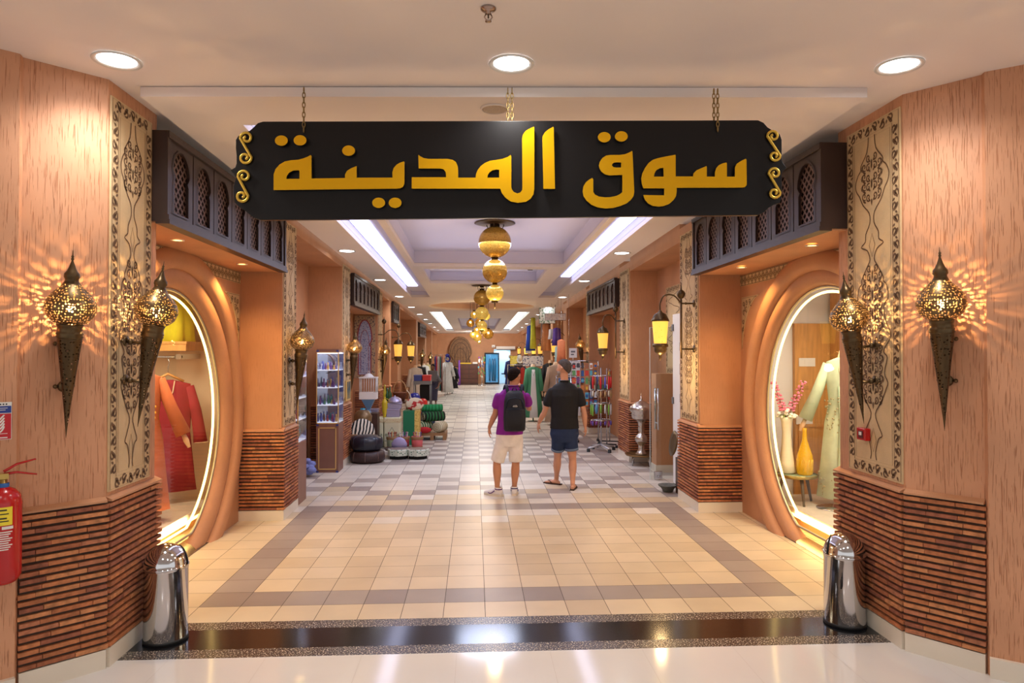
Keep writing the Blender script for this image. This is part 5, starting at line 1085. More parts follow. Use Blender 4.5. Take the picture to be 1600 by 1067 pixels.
# ---------------------------------------------------------------- small things by the left wall
def rel(u, v, Y): return onY(u, v, Y)
def cyl_thing(name, label, cat, u, vb, Y, prof, m, scale=1, n=24, group=None):
    p = rel(u, vb, Y); t = thing(name, label, cat, p, group=group); MB().lathe([(r * scale, z * scale) for r, z in prof], n=n).obj('body', m, t); return t
M_LEA = mat('black_leather', (26, 28, 42), .32, bump=.3, bscale=30); M_LEAB = mat('brown_leather', (58, 38, 38), .5, bump=.3, bscale=30)
def pouf(label, c, r, h, m, seam):
    t = thing('leather_pouf', label, 'pouf', c); MB().lathe([(0, 0), (r * .8, .0), (r * .97, h * .15), (r, h * .5), (r * .95, h * .85), (r * .7, h * .98), (0, h)], n=30).obj('cover', m, t)
    b = MB()
    for k in range(8): q = k * PI / 4; b.tube([(r * .71 * math.cos(q), r * .71 * math.sin(q), h * .985), (r * .955 * math.cos(q), r * .955 * math.sin(q), h * .86), (r * 1.004 * math.cos(q), r * 1.004 * math.sin(q), h * .5), (r * .975 * math.cos(q), r * .975 * math.sin(q), h * .15)], .005, 5)
    b.obj('stitching', cm(seam, .6), t); return t
pouf('brown stitched leather pouf at the bottom of the pair by the third left pier', (-1.93, 12.62, 0), .31, .215, M_LEAB, (120, 92, 86)); pouf('glossy black leather pouf on top of the brown one by the third left pier', (-1.95, 12.62, .216), .29, .26, M_LEA, (50, 52, 70))
t = thing('zebra_cushion', 'zebra striped cushion leaning behind the black pouf', 'cushion', (-2.17, 13.12, .24), rot=(R(-14), R(14), .3)); b = MB()
b.loft([((0, -.07, .24), (.2, 0, 0), (0, 0, .2)), ((0, -.05, .24), (.24, 0, 0), (0, 0, .25)), ((0, .05, .24), (.24, 0, 0), (0, 0, .25)), ((0, .07, .24), (.2, 0, 0), (0, 0, .2))], 24); b.obj('cover', two_tone('zebra', (22, 20, 22), (226, 214, 196), 'wave', 5, .45, .5, .8), t)
M_MOS = two_tone('painted_mosaic', (60, 110, 84), (206, 212, 196), 'voronoi', 26, .25, .4, .35)
for u, lb in ((622, 'low round painted green and white stool, the left one of two on the floor'), (652, 'low round painted green and white stool, the right one of two on the floor')):
    p = onZ(u, 718); t = thing('painted_stool', lb, 'stool', (p.x, p.y + .15, 0), group=None); MB().lathe([(0, .06), (.2, .06), (.21, .07), (.21, .17), (.2, .18), (0, .18)], n=8, smooth=False).obj('drum', M_MOS, t); MB().lathe([(0, .0), (.17, .0), (.17, .06), (0, .06)], n=8, smooth=False).obj('foot', M_BLACK, t); MB().lathe([(0, .181), (.17, .183), (.18, .18)], n=24).obj('top', mat('stool_top', (130, 110, 100), .4), t)
M_BAR = mat('barrel_wood', (150, 110, 70), .6); cols_ = [(150, 60, 50), (200, 190, 180), (90, 70, 130), (190, 150, 60), (60, 60, 60)]
for i, (u, c, lb) in enumerate(((612, (140, 150, 120), 'small wooden tub of carved tools, leftmost of the three tubs'), (630, (150, 50, 50), 'small wooden tub with red band, middle of the three tubs'), (651, (206, 96, 96), 'small wooden tub with pink front, nearest the aisle'))):
    p = onZ(u, 703); t = thing('wooden_tub', lb, 'tub', (p.x, p.y + .12, 0)); b = MB(); b.lathe([(0, .0), (.105, .0), (.118, .26), (.10, .26), (.095, .03), (0, .03)], n=16); b.obj('staves', cm(c, .5), t); b = MB(); b.lathe([(.119, .2), (.125, .21), (.125, .25), (.119, .26)], n=20); b.lathe([(.108, .02), (.112, .03), (.113, .05), (.11, .06)], n=20); b.obj('hoops', M_BAR, t)
    for k in range(7):
        q = k * .9; b = MB(); x, y = .05 * math.cos(q), .05 * math.sin(q); b.tube([(x, y, .05), (x * 1.5, y * 1.5, .33)], .010, 6); b.sph((x * 1.5, y * 1.5, .335), .017, 8); s = b.obj('handled_tool', cm(random.choice(cols_), .5)); tag(s, 'small handled tool, %s in the %s tub' % (['one of several', 'one of several'][0], ['leftmost', 'middle', 'nearest'][i]), 'tool', 'tools standing in the %s tub' % ['leftmost', 'middle', 'nearest'][i]); s.location = t.location
t = thing('silver_tray', 'round dark lidded tray with a lilac fan shaped lid in front of the tubs', 'tray', (onZ(630, 704).x, 13.25, 0)); MB().lathe([(0, .12), (.26, .12), (.28, .15), (.24, .14), (0, .14)], n=28).obj('tray', M_LEAB, t); MB().lathe([(0, 0), (.16, 0), (.16, .02), (.05, .05), (.05, .12), (0, .12)], n=20).obj('tray_foot', M_BLACK, t)
b = MB(); b.loft([((0, 0, .14), (.14, 0, 0), (0, .05, 0)), ((0, 0, .24), (.15, 0, 0), (0, .05, 0)), ((0, 0, .32), (.10, 0, 0), (0, .04, 0)), ((0, 0, .36), (.03, 0, 0), (0, .02, 0))], 18); b.obj('domed_lid', cm((160, 150, 190), .35), t)
# printed cube ottomans
M_OTT = mat('ottoman_cream', (222, 216, 180), .7, var=.05, vscale=6); M_OTG = mat('ottoman_print', (110, 120, 100), .7)
for u, lb in ((588, 'cream printed cube ottoman, the left one behind the poufs'), (614, 'cream printed cube ottoman, the right one behind the tubs')):
    p = rel(u, 690, 14.6); t = thing('cube_ottoman', lb, 'ottoman', (p.x, 14.6, 0)); b = MB(); b.box(-.165, .165, -.19, .19, .0, .62); b.obj('cover', M_OTT, t, bevel=.02)
    b = MB(Matrix(((1, 0, 0, 0), (0, 0, -1, -.192), (0, 1, 0, 0), (0, 0, 0, 1)))); b.ribbon([(0, .22), (.11, .22), (0, .42), (-.11, .22), (0, .22)], .012, .001)
    for s in (-1, 1): curl(b, s * .06, .3, .03, 0, s, 1.2, .008, .02, .001); curl(b, s * .12, .26, .025, 1, -s, 1.2, .008, .02, .001)
    b.ribbon([(-.15, .14), (.15, .14)], .01, .001); b.obj('print', M_OTG, t); b = MB(); b.box(-.168, .168, -.194, .192, .52, .60); b.obj('flower_border', two_tone('ottoman_border', (170, 90, 60), (222, 206, 160), 'voronoi', 40, .2, .3, .7), t)
# silver boxes, domes and ewers standing on them
M_SILV = mat('worked_silver', (176, 168, 196), .3, metal=.5, bump=.5, bscale=60)
def box_thing(name, label, cat, u, v, Y, w, d, h, m, lid=None, rz=0, z=None):
    p = rel(u, v, Y) if z is None else Vector((rel(u, v, Y).x, Y, z)); t = thing(name, label, cat, p, rz); b = MB(); b.box(-w / 2, w / 2, -d / 2, d / 2, 0, h * .78); b.obj('box', m, t, bevel=.008); b = MB(); b.box(-w / 2 - .006, w / 2 + .006, -d / 2 - .006, d / 2 + .006, h * .78, h); b.obj('lid', lid or m, t, bevel=.006); return t
box_thing('silver_box', 'worked silver box on the left cube ottoman', 'box', 584, 650, 14.6, .20, .22, .17, M_SILV, z=.622); box_thing('silver_box', 'wide lilac silver box on the right cube ottoman', 'box', 615, 650, 14.6, .27, .24, .17, M_SILV, z=.622)
box_thing('silver_box', 'second lilac silver box stacked on the wide one', 'box', 617, 630, 14.6, .28, .22, .12, M_SILV, z=.793); p = rel(617, 628, 14.6)
t = thing('silver_dome', 'domed silver serving dish topping the stack of silver boxes', 'dish', (p.x, 14.6, .914)); MB().lathe([(0, 0), (.14, 0), (.15, .02), (.145, .035), (.13, .08), (.06, .12), (.012, .13), (.018, .145), (0, .155)], n=24).obj('dome', M_SILV, t)
t = thing('yellow_ewer', 'tall yellow ewer between the silver boxes', 'ewer', (rel(601, 646, 14.5).x, 14.5, .622)); t.scale = (.62, .62, .42); MB().lathe([(0, 0), (.07, 0), (.05, .05), (.05, .1), (.085, .3), (.10, .68), (.09, .78), (.05, .86), (.03, .95), (.045, .99), (0, 1.0)], n=20).obj('body', cm((206, 180, 40), .4), t); b = MB(); b.tube([(.08, 0, .65), (.16, 0, .74), (.15, 0, .86), (.04, 0, .93)], .012, 6); b.obj('handle', cm((206, 180, 40), .4), t)
# green chest, gold edged, with a patterned cloth; rugs
p = rel(640, 690, 14.9); t = thing('green_chest', 'upright green fabric chest with gold side next to the ottomans', 'chest', (p.x, 15.0, 0)); b = MB(); b.box(-.13, .11, -.2, .2, 0, .72); b.obj('chest_body', cm((24, 110, 72), .7), t); b = MB(); b.box(.112, .21, -.2, .2, 0, .72); b.obj('gold_side', two_tone('gold_check', (190, 150, 70), (226, 190, 100), 'voronoi', 30, .3, .5, .6), t)
t = thing('patterned_cushion', 'cream cushion with red motif on the green chest', 'cushion', (p.x + .1, 15.0, .722), rot=(R(-8), 0, .2)); b = MB(); b.loft([((0, -.05, .13), (.17, 0, 0), (0, 0, .12)), ((0, -.03, .13), (.2, 0, 0), (0, 0, .14)), ((0, .04, .13), (.2, 0, 0), (0, 0, .14)), ((0, .06, .13), (.16, 0, 0), (0, 0, .1))], 16); b.obj('cover', two_tone('red_motif', (176, 40, 36), (216, 200, 168), 'noise', 9, .42, .46, .8), t)
def rug(label, c, cx, cy, z, L, w, th, c2=None, rz=0):
    t = thing('rolled_rug', label, 'rug', (cx, cy, z), rz); b = MB(Euler((0, PI / 2, 0)).to_matrix().to_4x4()); b.lathe([(0, -L / 2), (th, -L / 2), (th * 1.03, 0), (th, L / 2), (0, L / 2)], n=16); b.obj('roll', two_tone('rug_%d_%d_%d' % c, c, c2 or tuple(min(255, x + 40) for x in c), 'wave', 4, .4, .6, .9), t)
    for e in (-1, 1): b = MB(Euler((0, PI / 2, 0)).to_matrix().to_4x4()); b.tube([(th * (1 - i / 22) * math.cos(i * .8), th * (1 - i / 22) * math.sin(i * .8), e * (L / 2 + .002)) for i in range(20)], .005, 5); b.obj('spiral_end', cm((210, 200, 170)), t)
p = rel(675, 690, 15.6); bx = p.x
t = thing('rug_pallet', 'low wooden pallet under the pile of green rugs', 'pallet', (bx, 15.9, 0)); b = MB(); b.box(-.32, .32, -.35, .35, .10, .16); b.obj('deck', M_BAR, t); b = MB(); [b.box(x - .04, x + .04, -.35, .35, 0, .10) for x in (-.28, 0, .28)]; b.obj('bearers', M_BAR, t)
rug('dark green and cream rolled rug at the front of the floor pile', (20, 90, 50), bx - .19, 15.75, .29, .34, .3, .125, (190, 190, 150), .9); rug('cream rolled rug lying beside the green one', (180, 172, 140), bx + .17, 15.75, .28, .32, .3, .115, None, 1.1)
rug('black and green rolled rug on top of the pile', (20, 24, 22), bx + .02, 15.8, .51, .5, .3, .11, (40, 110, 60), .5); rug('bright green rolled rug, topmost of the pile', (20, 120, 64), bx - .02, 15.85, .70, .48, .3, .08, (40, 150, 90), .3)
t = thing('red_bolster', 'small red bolster tucked into the rug pile', 'cushion', (bx - .16, 15.54, .162), .1); b = MB(); b.sph((0, 0, .07), .07, 14, sx=2.2, sy=.9); b.obj('cover', cm((186, 30, 36)), t)
# birdcage on its funnel stand, chest of odds and ends behind the cushions
p = rel(576, 640, 14.2); cx = p.x
t = thing('display_crate', 'dark wooden crate covered with brass odds and ends under the birdcage', 'crate', (cx, 14.2, 0)); b = MB(); b.box(-.24, .2, -.16, .16, 0, .74); b.obj('crate_box', M_WOODD, t)
t = thing('birdcage', 'white birdcage with glass panes and blue funnel base on the dark crate', 'birdcage', (cx, 14.2, .742)); z0 = .0
b = MB(); b.lathe([(0, 0), (.07, 0), (.05, .04), (.05, .08), (.17, .26), (.18, .28)], n=4, smooth=False, a0=PI / 4, a1=PI / 4 + 2 * PI); b.obj('funnel_base', cm((110, 150, 190), .4), t)
b = MB(); b.box(-.17, .17, -.14, .14, .28, .42); b.obj('white_tray', M_WHITE, t)
b = MB(); 
for i in range(8): x = -.165 + .33 * i / 7; b.tube([(x, -.135, .42), (x, -.135, .70)], .005, 5); b.tube([(x, .135, .42), (x, .135, .70)], .005, 5)
for i in range(6): y = -.135 + .27 * i / 5; b.tube([(-.165, y, .42), (-.165, y, .70)], .005, 5); b.tube([(.165, y, .42), (.165, y, .70)], .005, 5)
b.box(-.175, .175, -.145, .145, .70, .725); b.lathe([(.0, .80), (.05, .79), (.10, .74), (.12, .725)], n=12); b.tube([(-.03, 0, .80), (0, 0, .85), (.03, 0, .80)], .006, 6); b.obj('wire_cage', M_WHITE, t)
for (du, Y, z, r, c, lb) in ((-9, 14.05, .742, .045, (60, 160, 190), 'turquoise cup on the dark crate'),):
    p = rel(576 + du, 640, Y); t = thing('cup', lb, 'cup', (p.x, Y, z)); MB().lathe([(0, 0), (r, 0), (r * 1.2, .1), (r * 1.05, .1), (r * .9, .01), (0, .01)], n=16).obj('cup_body', cm(c, .3), t)
box_thing('wooden_box', 'upright plain wooden box against the third left pier', 'box', 554, 632, 13.0, .10, .12, .44, M_BAR, z=.0); 
t = thing('framed_picture', 'small framed painting leaning low on the third left pier', 'picture', (-2.262, 12.45, 1.12)); b = MB(); b.box(0, .02, -.2, .2, 0, .36); b.obj('frame', M_GT, t); b = MB(); b.box(.02, .023, -.17, .17, .03, .33); b.obj('painting', two_tone('painting_daubs', (40, 70, 80), (150, 130, 80), 'noise', 7, .4, .6, .6), t)
t = thing('gold_jar', 'round gold and grey pot beside the zebra cushion', 'pot', (rel(567, 650, 13.7).x, 13.7, 0)); MB().lathe([(0, 0), (.10, 0), (.12, .5), (.17, .62), (.18, .72), (.12, .82), (.06, .84), (0, .84)], n=20).obj('pot_body', mat('pot_bronze', (130, 104, 70), .4, metal=.4, var=.3, vscale=9), t)
for i, (u, v0, h, c, lb) in enumerate(((601, 627, .42, (196, 190, 60), 'tall yellow green bottle near the basket on the left'), (605, 627, .34, (40, 100, 70), 'dark green bottle beside the yellow green one'), (609, 627, .36, (70, 110, 70), 'slim green bottle nearest the wicker basket'))):
    Y = 17.6; p = rel(u, v0, Y); t = thing('glass_bottle', lb, 'bottle', (p.x, Y, p.z)); MB().lathe([(0, 0), (.05, 0), (.055, h * .5), (.02, h * .75), (.02, h), (0, h)], n=14).obj('bottle_body', cm(c, .2), t)
t = thing('display_table', 'low table behind the silver dome holding bottles and a wicker basket', 'table', (-1.98, 17.7, 0)); b = MB(); zt = rel(601, 627, 17.6).z; b.box(-.35, .35, -.3, .3, zt - .04, zt - .002); b.obj('table_top', M_WOODD, t)
for x in (-.3, .3):
    for y in (-.25, .25): b = MB(); b.box(x - .02, x + .02, y - .02, y + .02, 0, zt - .04); b.obj('leg', M_WOODD, t)
t = thing('wicker_basket', 'brown wicker basket with an arched pale handle on the low table', 'basket', (rel(624, 627, 17.6).x, 17.7, zt)); MB().lathe([(0, 0), (.12, 0), (.17, .2), (.18, .22), (.15, .2), (.11, .02), (0, .02)], n=20).obj('bowl', cm((110, 62, 44), .7, bump=.8, bscale=40), t); b = MB(); b.tube([(.17 * math.cos(a), 0, .2 + .32 * math.sin(a)) for a in [PI * q / 10 for q in range(11)]], .012, 6); b.obj('handle', cm((190, 160, 120)), t)
t = thing('white_teapot', 'white long necked teapot in front of the clothes dummies on the left', 'teapot', (rel(642, 625, 17.0).x, 17.0, 0)); MB().lathe([(0, 0), (.12, 0), (.12, .65), (0, .65)], n=16).obj('stand', M_WOODD, t); b = MB(); b.sph((0, 0, .73), .09, 14, sz=.9); b.tube([(.02, 0, .78), (-.03, 0, .95), (-.10, 0, 1.04)], [.02, .012, .008], 8); b.obj('pot', M_WHITE, t)
# mosaic painting on the fourth pier
t = thing('mosaic_panel', 'painted mosaic panel with blue horseshoe arch on the fourth left pier', 'picture', (-2.58, 16.385, 1.36)); b = MB(); b.box(-.24, .24, -.02, 0, 0, 1.46); b.obj('mosaic_border', two_tone('mosaic_dark', (96, 80, 84), (176, 150, 116), 'voronoi', 22, .3, .42, .5), t)
ar = arch_outline(.34, 1.28); A = Matrix(((1, 0, 0, 0), (0, 0, 1, -.022), (0, 1, 0, .08), (0, 0, 0, 1))); poly2d('arch_field', [ar], .006, two_tone('mosaic_blue', (84, 96, 150), (170, 176, 200), 'voronoi', 34, .3, .4, .4), t, A); b = MB(A); b.ribbon(ar, .03, -.006, True); b.ribbon([(p[0] * .62, p[1] * .78 + .05) for p in ar], .012, -.0045, True); b.obj('arch_line', cm((150, 70, 70), .6), t)
# ---------------------------------------------------------------- torches and pole lanterns down the corridor
torch_at(onY(463, 642, 8.62), onY(476, 486, 8.62), (-1, 0, 0), 'torch lantern on the carved side of the second left pier', 26, 1, (.06, .13))
torch_at(onY(549, 612, 12.4), onY(556, 514, 12.4), (-1, 0, 0), 'torch lantern on the third left pier above the cushions', 22, 1, (.06, .12))
torch_at(onY(596, 600, 16.8), onY(604, 526, 16.8), (-1, 0, 0), 'torch lantern on the fourth left pier', 20, 1, (.06, .12))
for i, (u, v0, v1, Y) in enumerate(((658, 570, 540, 27.4), (670.5, 571, 541, 32.3), (680, 574, 544, 36.9))):
    q = onY(u, v0, Y); torch('%s of the three tiny torch lanterns far down the left wall' % ['leftmost', 'middle', 'rightmost'][i], (-2.13, Y, q.z - .35), (R(5), 0, R(90)), 6, .95, True, (.1, .165))
torch_at(onY(911, 583, 16.95), onY(905, 520, 16.95), (1, 0, 0), 'torch lantern with glowing crown on the fourth right pier', 24, 1, (.06, .12))
M_AMB = two_tone('amber_lantern_glass', (150, 100, 20), (255, 214, 90), 'voronoi', 34, .10, .2, .4, emit=.8); M_AMB2 = mat('plain_lantern_glass', (230, 180, 80), .3, emit=.75, ec=(255, 190, 80))
def pole_lantern(label, loc, side, s=1.0, glass=None, power=10, arm=.33, H=1.05, pole=True):
    """local origin at the pole foot; wall towards +x*side; lantern hangs on the other side"""
    t = thing('pole_lantern', label, 'wall lantern', loc); t.scale = (s,) * 3; w = side
    if pole:
        b = MB(); b.tube([(0, 0, 0), (0, 0, H)], .013, 8); b.lathe([(0, H), (.03, H + .01), (.05, H + .04), (.055, H + .07), (.04, H + .10), (.01, H + .12), (.006, H + .17), (0, H + .18)], n=16); b.obj('pole', M_BRASS, t)
        for z in (.12, .70):
            b = MB(); b.tube([(0, 0, z), (w * .19, 0, z)], .011, 8); b.sph((w * .06, 0, z), .018, 8); q = b.M; b.M = Matrix.Translation((w * .17, 0, z)) @ Euler((0, -w * PI / 2, 0)).to_matrix().to_4x4(); b.lathe([(0, 0), (.05, 0), (.045, .012), (.02, .02), (0, .022)], n=16); b.M = q; b.obj('wall_bracket', M_BRASS, t)
    if not pole: b = MB(); b.tube([(0, 0, .70), (w * .33, 0, .70)], .012, 8); b.obj('wall_bracket', M_BRASS, t)
    b = MB(); b.tube(smooth_pts([(0, 0, .70), (-w * arm * .35, 0, .80), (-w * arm * .8, 0, .80), (-w * arm, 0, .70), (-w * arm, 0, .62)], 4), .010, 8); b.obj('curved_arm', M_BRASS, t)
    lx = -w * arm; b = MB(); b.lathe([(.005, .62), (.02, .60), (.03, .585), (.075, .56), (.105, .50), (.115, .475), (.11, .47)], (lx, 0, 0), 20); b.obj('lantern_cap', M_BRASS, t)
    b = MB(); b.lathe([(.10, .47), (.095, .40), (.082, .24), (.078, .18)], (lx, 0, 0), 20); b.obj('lantern_glass', glass or M_AMB, t)
    b = MB(); b.lathe([(.085, .19), (.10, .175), (.10, .15), (.08, .14), (.075, .09), (.05, .06), (.015, .04), (.02, .02), (.006, -.02), (0, -.03)], (lx, 0, 0), 20); b.obj('lantern_base', M_BRASS, t)
    lamp('POINT', 'lantern_light', (lx, 0, -.12), power, (1, .66, .3), .05, parent=t); return t
p = onX(1064.5, 560, 2.62); pole_lantern('large pole lantern with pierced amber glass on the second right pier', (2.62, p.y, p.z), 1, 1.0, None, 14, .27, onX(1064.5, 445, 2.62).z - p.z - .18)
q = onX(962, 560, 2.62); pole_lantern('pole lantern with ribbed amber glass on the third right pier', (2.62, q.y, onX(962, 560, 2.62).z), 1, 1.0, M_AMB2, 10, .24, onX(962, 478, 2.62).z - q.z - .12)
def small_lantern(u, v, Y, label, side, g=M_AMB2, s=1.0, pole=True):
    p = onY(u, v, Y); pole_lantern(label, (p.x + side * .33 * s, Y, p.z - .35 * s), side, s, g, 5, .33, .95, pole)
small_lantern(622, 546, 16.45, 'first lantern on a pole beside the fifth left pier', -1); small_lantern(642, 547, 18.85, 'second lantern on a pole farther down the left wall', -1)
small_lantern(866, 542, 21.5, 'nearest of the amber lanterns clustered above the dresses on the right', 1, pole=False); small_lantern(844, 546, 26.2, 'tall amber lantern above the green kaftan on the right', 1, pole=False)
small_lantern(834, 547, 29.0, 'round glowing lantern behind the tall amber one on the right', 1, M_AMB, pole=False); small_lantern(822, 548, 33.3, 'dim glowing lantern farther down on the right', 1, M_AMB, pole=False); small_lantern(811, 548, 38.0, 'farthest amber lantern on the right wall', 1, pole=False)
# ---------------------------------------------------------------- globe chandeliers
M_AMG = two_tone('amber_crackle_glass', (116, 74, 20), (206, 158, 66), 'voronoi', 55, .1, .4, .16, metal=.45, emit=.03); M_GL2 = two_tone('gold_crackle_glass', (130, 92, 20), (240, 200, 90), 'voronoi', 60, .1, .35, .2, metal=.3, emit=.22)
def chandelier(label, x, y, r1, r2, r3, drop, mats, power, up=0):
    z = zc(y) + up; t = thing('globe_chandelier', label, 'chandelier', (x, y, z)); MB().lathe([(0, 0), (r1 * 1.2, 0), (r1 * 1.25, -.01), (r1 * 1.1, -.02), (.05, -.022), (.05, -.05), (0, -.05)], n=32).obj('ceiling_plate', M_BRASS, t)
    for k in range(3): q = k * 2 * PI / 3 + .4; b = MB(); b.tube([(r1 * .55 * math.cos(q), r1 * .55 * math.sin(q), -.02), (r1 * .62 * math.cos(q), r1 * .62 * math.sin(q), -drop * .5), (r1 * .5 * math.cos(q), r1 * .5 * math.sin(q), -drop - r1 * .15)], .006, 6); b.obj('hanging_hook', M_BRASS, t)
    zz = -drop
    for i, (r, m) in enumerate(zip((r1, r2, r3), mats)):
        MB().sph((0, 0, zz - r), r, 36, sz=.96).obj('glass_globe', m, t); 
        b = MB(); b.cyl((0, 0, zz - .03), r * .3, .05, 20); b.obj('neck_ring', M_BRASS, t); b = MB(); b.sph((.0, -r * .98, zz - r * .85), .022 * r / .2, 8); b.obj('bulb_glow', M_FLAME, t) if False else None
        zz -= 2 * r * .96 + .02
    b = MB(); b.cyl((0, 0, zz + .0), .05, .02, 16); b.tube([(0, 0, zz + .02), (0, 0, zz - .09)], .008, 6); b.obj('bottom_finial', M_BRASS, t)
    for i, r in enumerate((r1, r2, r3)): pass
    lamp('POINT', 'chandelier_light', (0, 0, zz - .2), power, (1, .7, .35), .08, parent=t); return t
p = onZ(772, 348, zc(9.0)); chandelier('nearest three globe amber glass chandelier under the sign', p.x + .05, 10.0, .238, .182, .128, .045, (M_AMG, M_AMG, M_GL2), 14, .28)
chandelier('second three globe amber chandelier behind the nearest one', onY(753, 465, 15.7).x, 15.7, .19, .155, .118, .09, (M_AMG, M_GL2, M_GL2), 14)
gl = [(735, 505, 6.3), (750, 504, 7.5), (763, 522, 8.2), (739, 523.5, 5.3), (745.7, 526.5, 7.3), (748.7, 534, 3.2), (756, 516, 6), (741, 492, 6), (760, 494, 6), (745, 516, 5)]
nm_ = ['leftmost dark', 'bright upper middle', 'large low right', 'small low left', 'low middle', 'lowest and smallest', 'middle right', 'upper left', 'upper right', 'central small']
for (u, v, r), n_ in zip(gl, nm_):
    Y = 21.7 + random.uniform(-.9, .9); p = onY(u, v, Y); t = thing('pendant_globe', 'amber pendant globe, the %s one in the far hanging cluster' % n_, 'pendant light', p); R_ = r / F * Y
    MB().sph((0, 0, 0), R_, 20).obj('glass_globe', M_GL2 if r < 7.4 and n_[:8] != 'leftmost' else M_AMG, t); b = MB(); b.tube([(0, 0, R_), (0, 0, zc(Y) + .2 - p.z)], .006, 5); b.cyl((0, 0, R_ - .01), R_ * .3, .04, 10); b.obj('cord', M_BRASS, t); b = MB(); b.sph((0, -R_ * .9, R_ * .2), .03, 8); b.obj('lit_bulb', M_FLAME, t)
lamp('POINT', 'cluster_light', (.2, 20.6, 2.6), 30, (1, .7, .35), .2)
# ---------------------------------------------------------------- glass door and doorway of the right recess
p = onZ(1016, 750); t = thing('glass_door', 'frameless glass door standing open into the corridor by the right recess', 'door', (p.x, p.y, 0), R(8)); b = MB(); b.box(0, .86, -.006, .006, .01, 2.36); b.obj('glass_leaf', glass_mat('door_glass', (244, 248, 246), .035), t)
b = MB(); b.box(-.004, .0, -.008, .008, .01, 2.36); b.box(0, .86, -.008, .008, 2.355, 2.365); b.obj('polished_edge', mat('glass_edge', (200, 210, 205), .2), t)
for s in (-1, 1):
    b = MB(); b.tube([(.11, s * .055, .78), (.11, s * .055, 1.42)], .016, 10)
    for z in (.88, 1.32): b.tube([(.11, 0, z), (.11, s * .055, z)], .010, 8)
    b.obj('bar_handle', M_CHR, t)
b = MB(); b.box(.07, .19, -.022, .022, .012, .13); b.cyl((.13, -.03, .06), .02, .01); b.obj('patch_fitting', M_CHR, t)
t = thing('door_surround', 'smooth orange plaster door surround in the right recess', 'door frame', (2.98, 11.25, 0)); b = MB(); b.box(.0, .31, 0, .3, 0, 1.62); b.obj('jamb', M_PLAS2, t); b = MB(); b.box(-.01, .32, -.01, .31, 0, .12); b.obj('jamb_base', M_BASE, t)
t = thing('white_door', 'white door leaf with dark hinges beside the orange surround', 'door', (3.0, 10.3, 0)); b = MB(); b.box(0, .05, -.75, .05, .01, 2.55); b.obj('door_leaf', M_WHITE, t)
for z in (.45, 1.2, 2.3): b = MB(); b.box(-.02, .0, -.01, .05, z, z + .1); b.obj('hinge', M_GREY, t)
for z, h in ((2.0, .12), (1.65, .16), (1.25, .12)): b = MB(); b.box(-.012, .0, -.42, -.33, z, z + h); b.obj('door_notice', mat('notice', (150, 150, 156), .6), t)
# ---------------------------------------------------------------- ornate silver urn on its tray
ux = onZ(1003, 727).x; UY = 12.0
t = thing('tray_stand', 'round brass tray on low thin legs in front of the third right pier', 'tray table', (ux, UY, 0)); MB().lathe([(0, .17), (.27, .17), (.29, .20), (.28, .20), (.26, .18), (0, .18)], n=36).obj('tray', mat('brass_tray', (140, 110, 70), .35, metal=.7, bump=.3, bscale=40), t)
for k in range(4): q = k * PI / 2 + .5; b = MB(); b.tube([(.2 * math.cos(q), .2 * math.sin(q), 0), (.2 * math.cos(q), .2 * math.sin(q), .17)], .012, 6); b.obj('leg', M_CHR, t)
t = thing('silver_urn', 'tall ornate silver urn with pointed lid on the round brass tray', 'urn', (ux, UY, .182)); MS = mat('urn_silver', (196, 190, 184), .22, metal=.9, bump=.25, bscale=40)
MB().lathe([(0, 0), (.09, 0), (.10, .02), (.075, .05), (.055, .10), (.05, .16), (.07, .19), (.10, .23), (.11, .27), (.10, .32), (.06, .36), (.045, .40), (.06, .44), (.05, .50), (.06, .56), (.10, .60), (.15, .63)], n=32).obj('stem', MS, t)
MB().lathe([(.15, .63), (.165, .65), (.17, .70), (.17, .74), (.20, .76), (.20, .78)], n=32).obj('bowl', MS, t)
MB().lathe([(.20, .78), (.205, .80), (.19, .84), (.15, .88), (.09, .92), (.05, .94), (.02, .96), (.028, .98), (.012, 1.0), (.008, 1.06), (0, 1.10)], n=32).obj('pointed_lid', MS, t)
p = onZ(1052, 768); t = thing('stone_basin', 'small dark stone basin on the floor at the second right pier', 'basin', (2.74, 9.72, 0)); t.scale = (.7, .7, .7); MB().lathe([(0, 0), (.10, 0), (.11, .03), (.14, .08), (.19, .12), (.20, .14), (.17, .14), (.11, .09), (0, .08)], n=24).obj('basin_body', mat('grey_stone', (92, 92, 84), .6, var=.2), t)
t = thing('brass_plate', 'round embossed brass plate edge showing beyond the second right pier', 'plate', (2.80, 9.55, .70), rot=(0, R(-80), 0)); MB().lathe([(0, 0), (.10, .0), (.17, .02), (.18, .035), (.12, .03), (0, .03)], n=28).obj('plate_body', M_BRASS, t)
t = thing('brass_stand', 'dark stand carrying the embossed brass plate', 'stand', (2.86, 9.55, 0)); b = MB(); b.box(-.03, .06, -.1, .1, 0, .50); b.obj('post', M_WOODD, t)
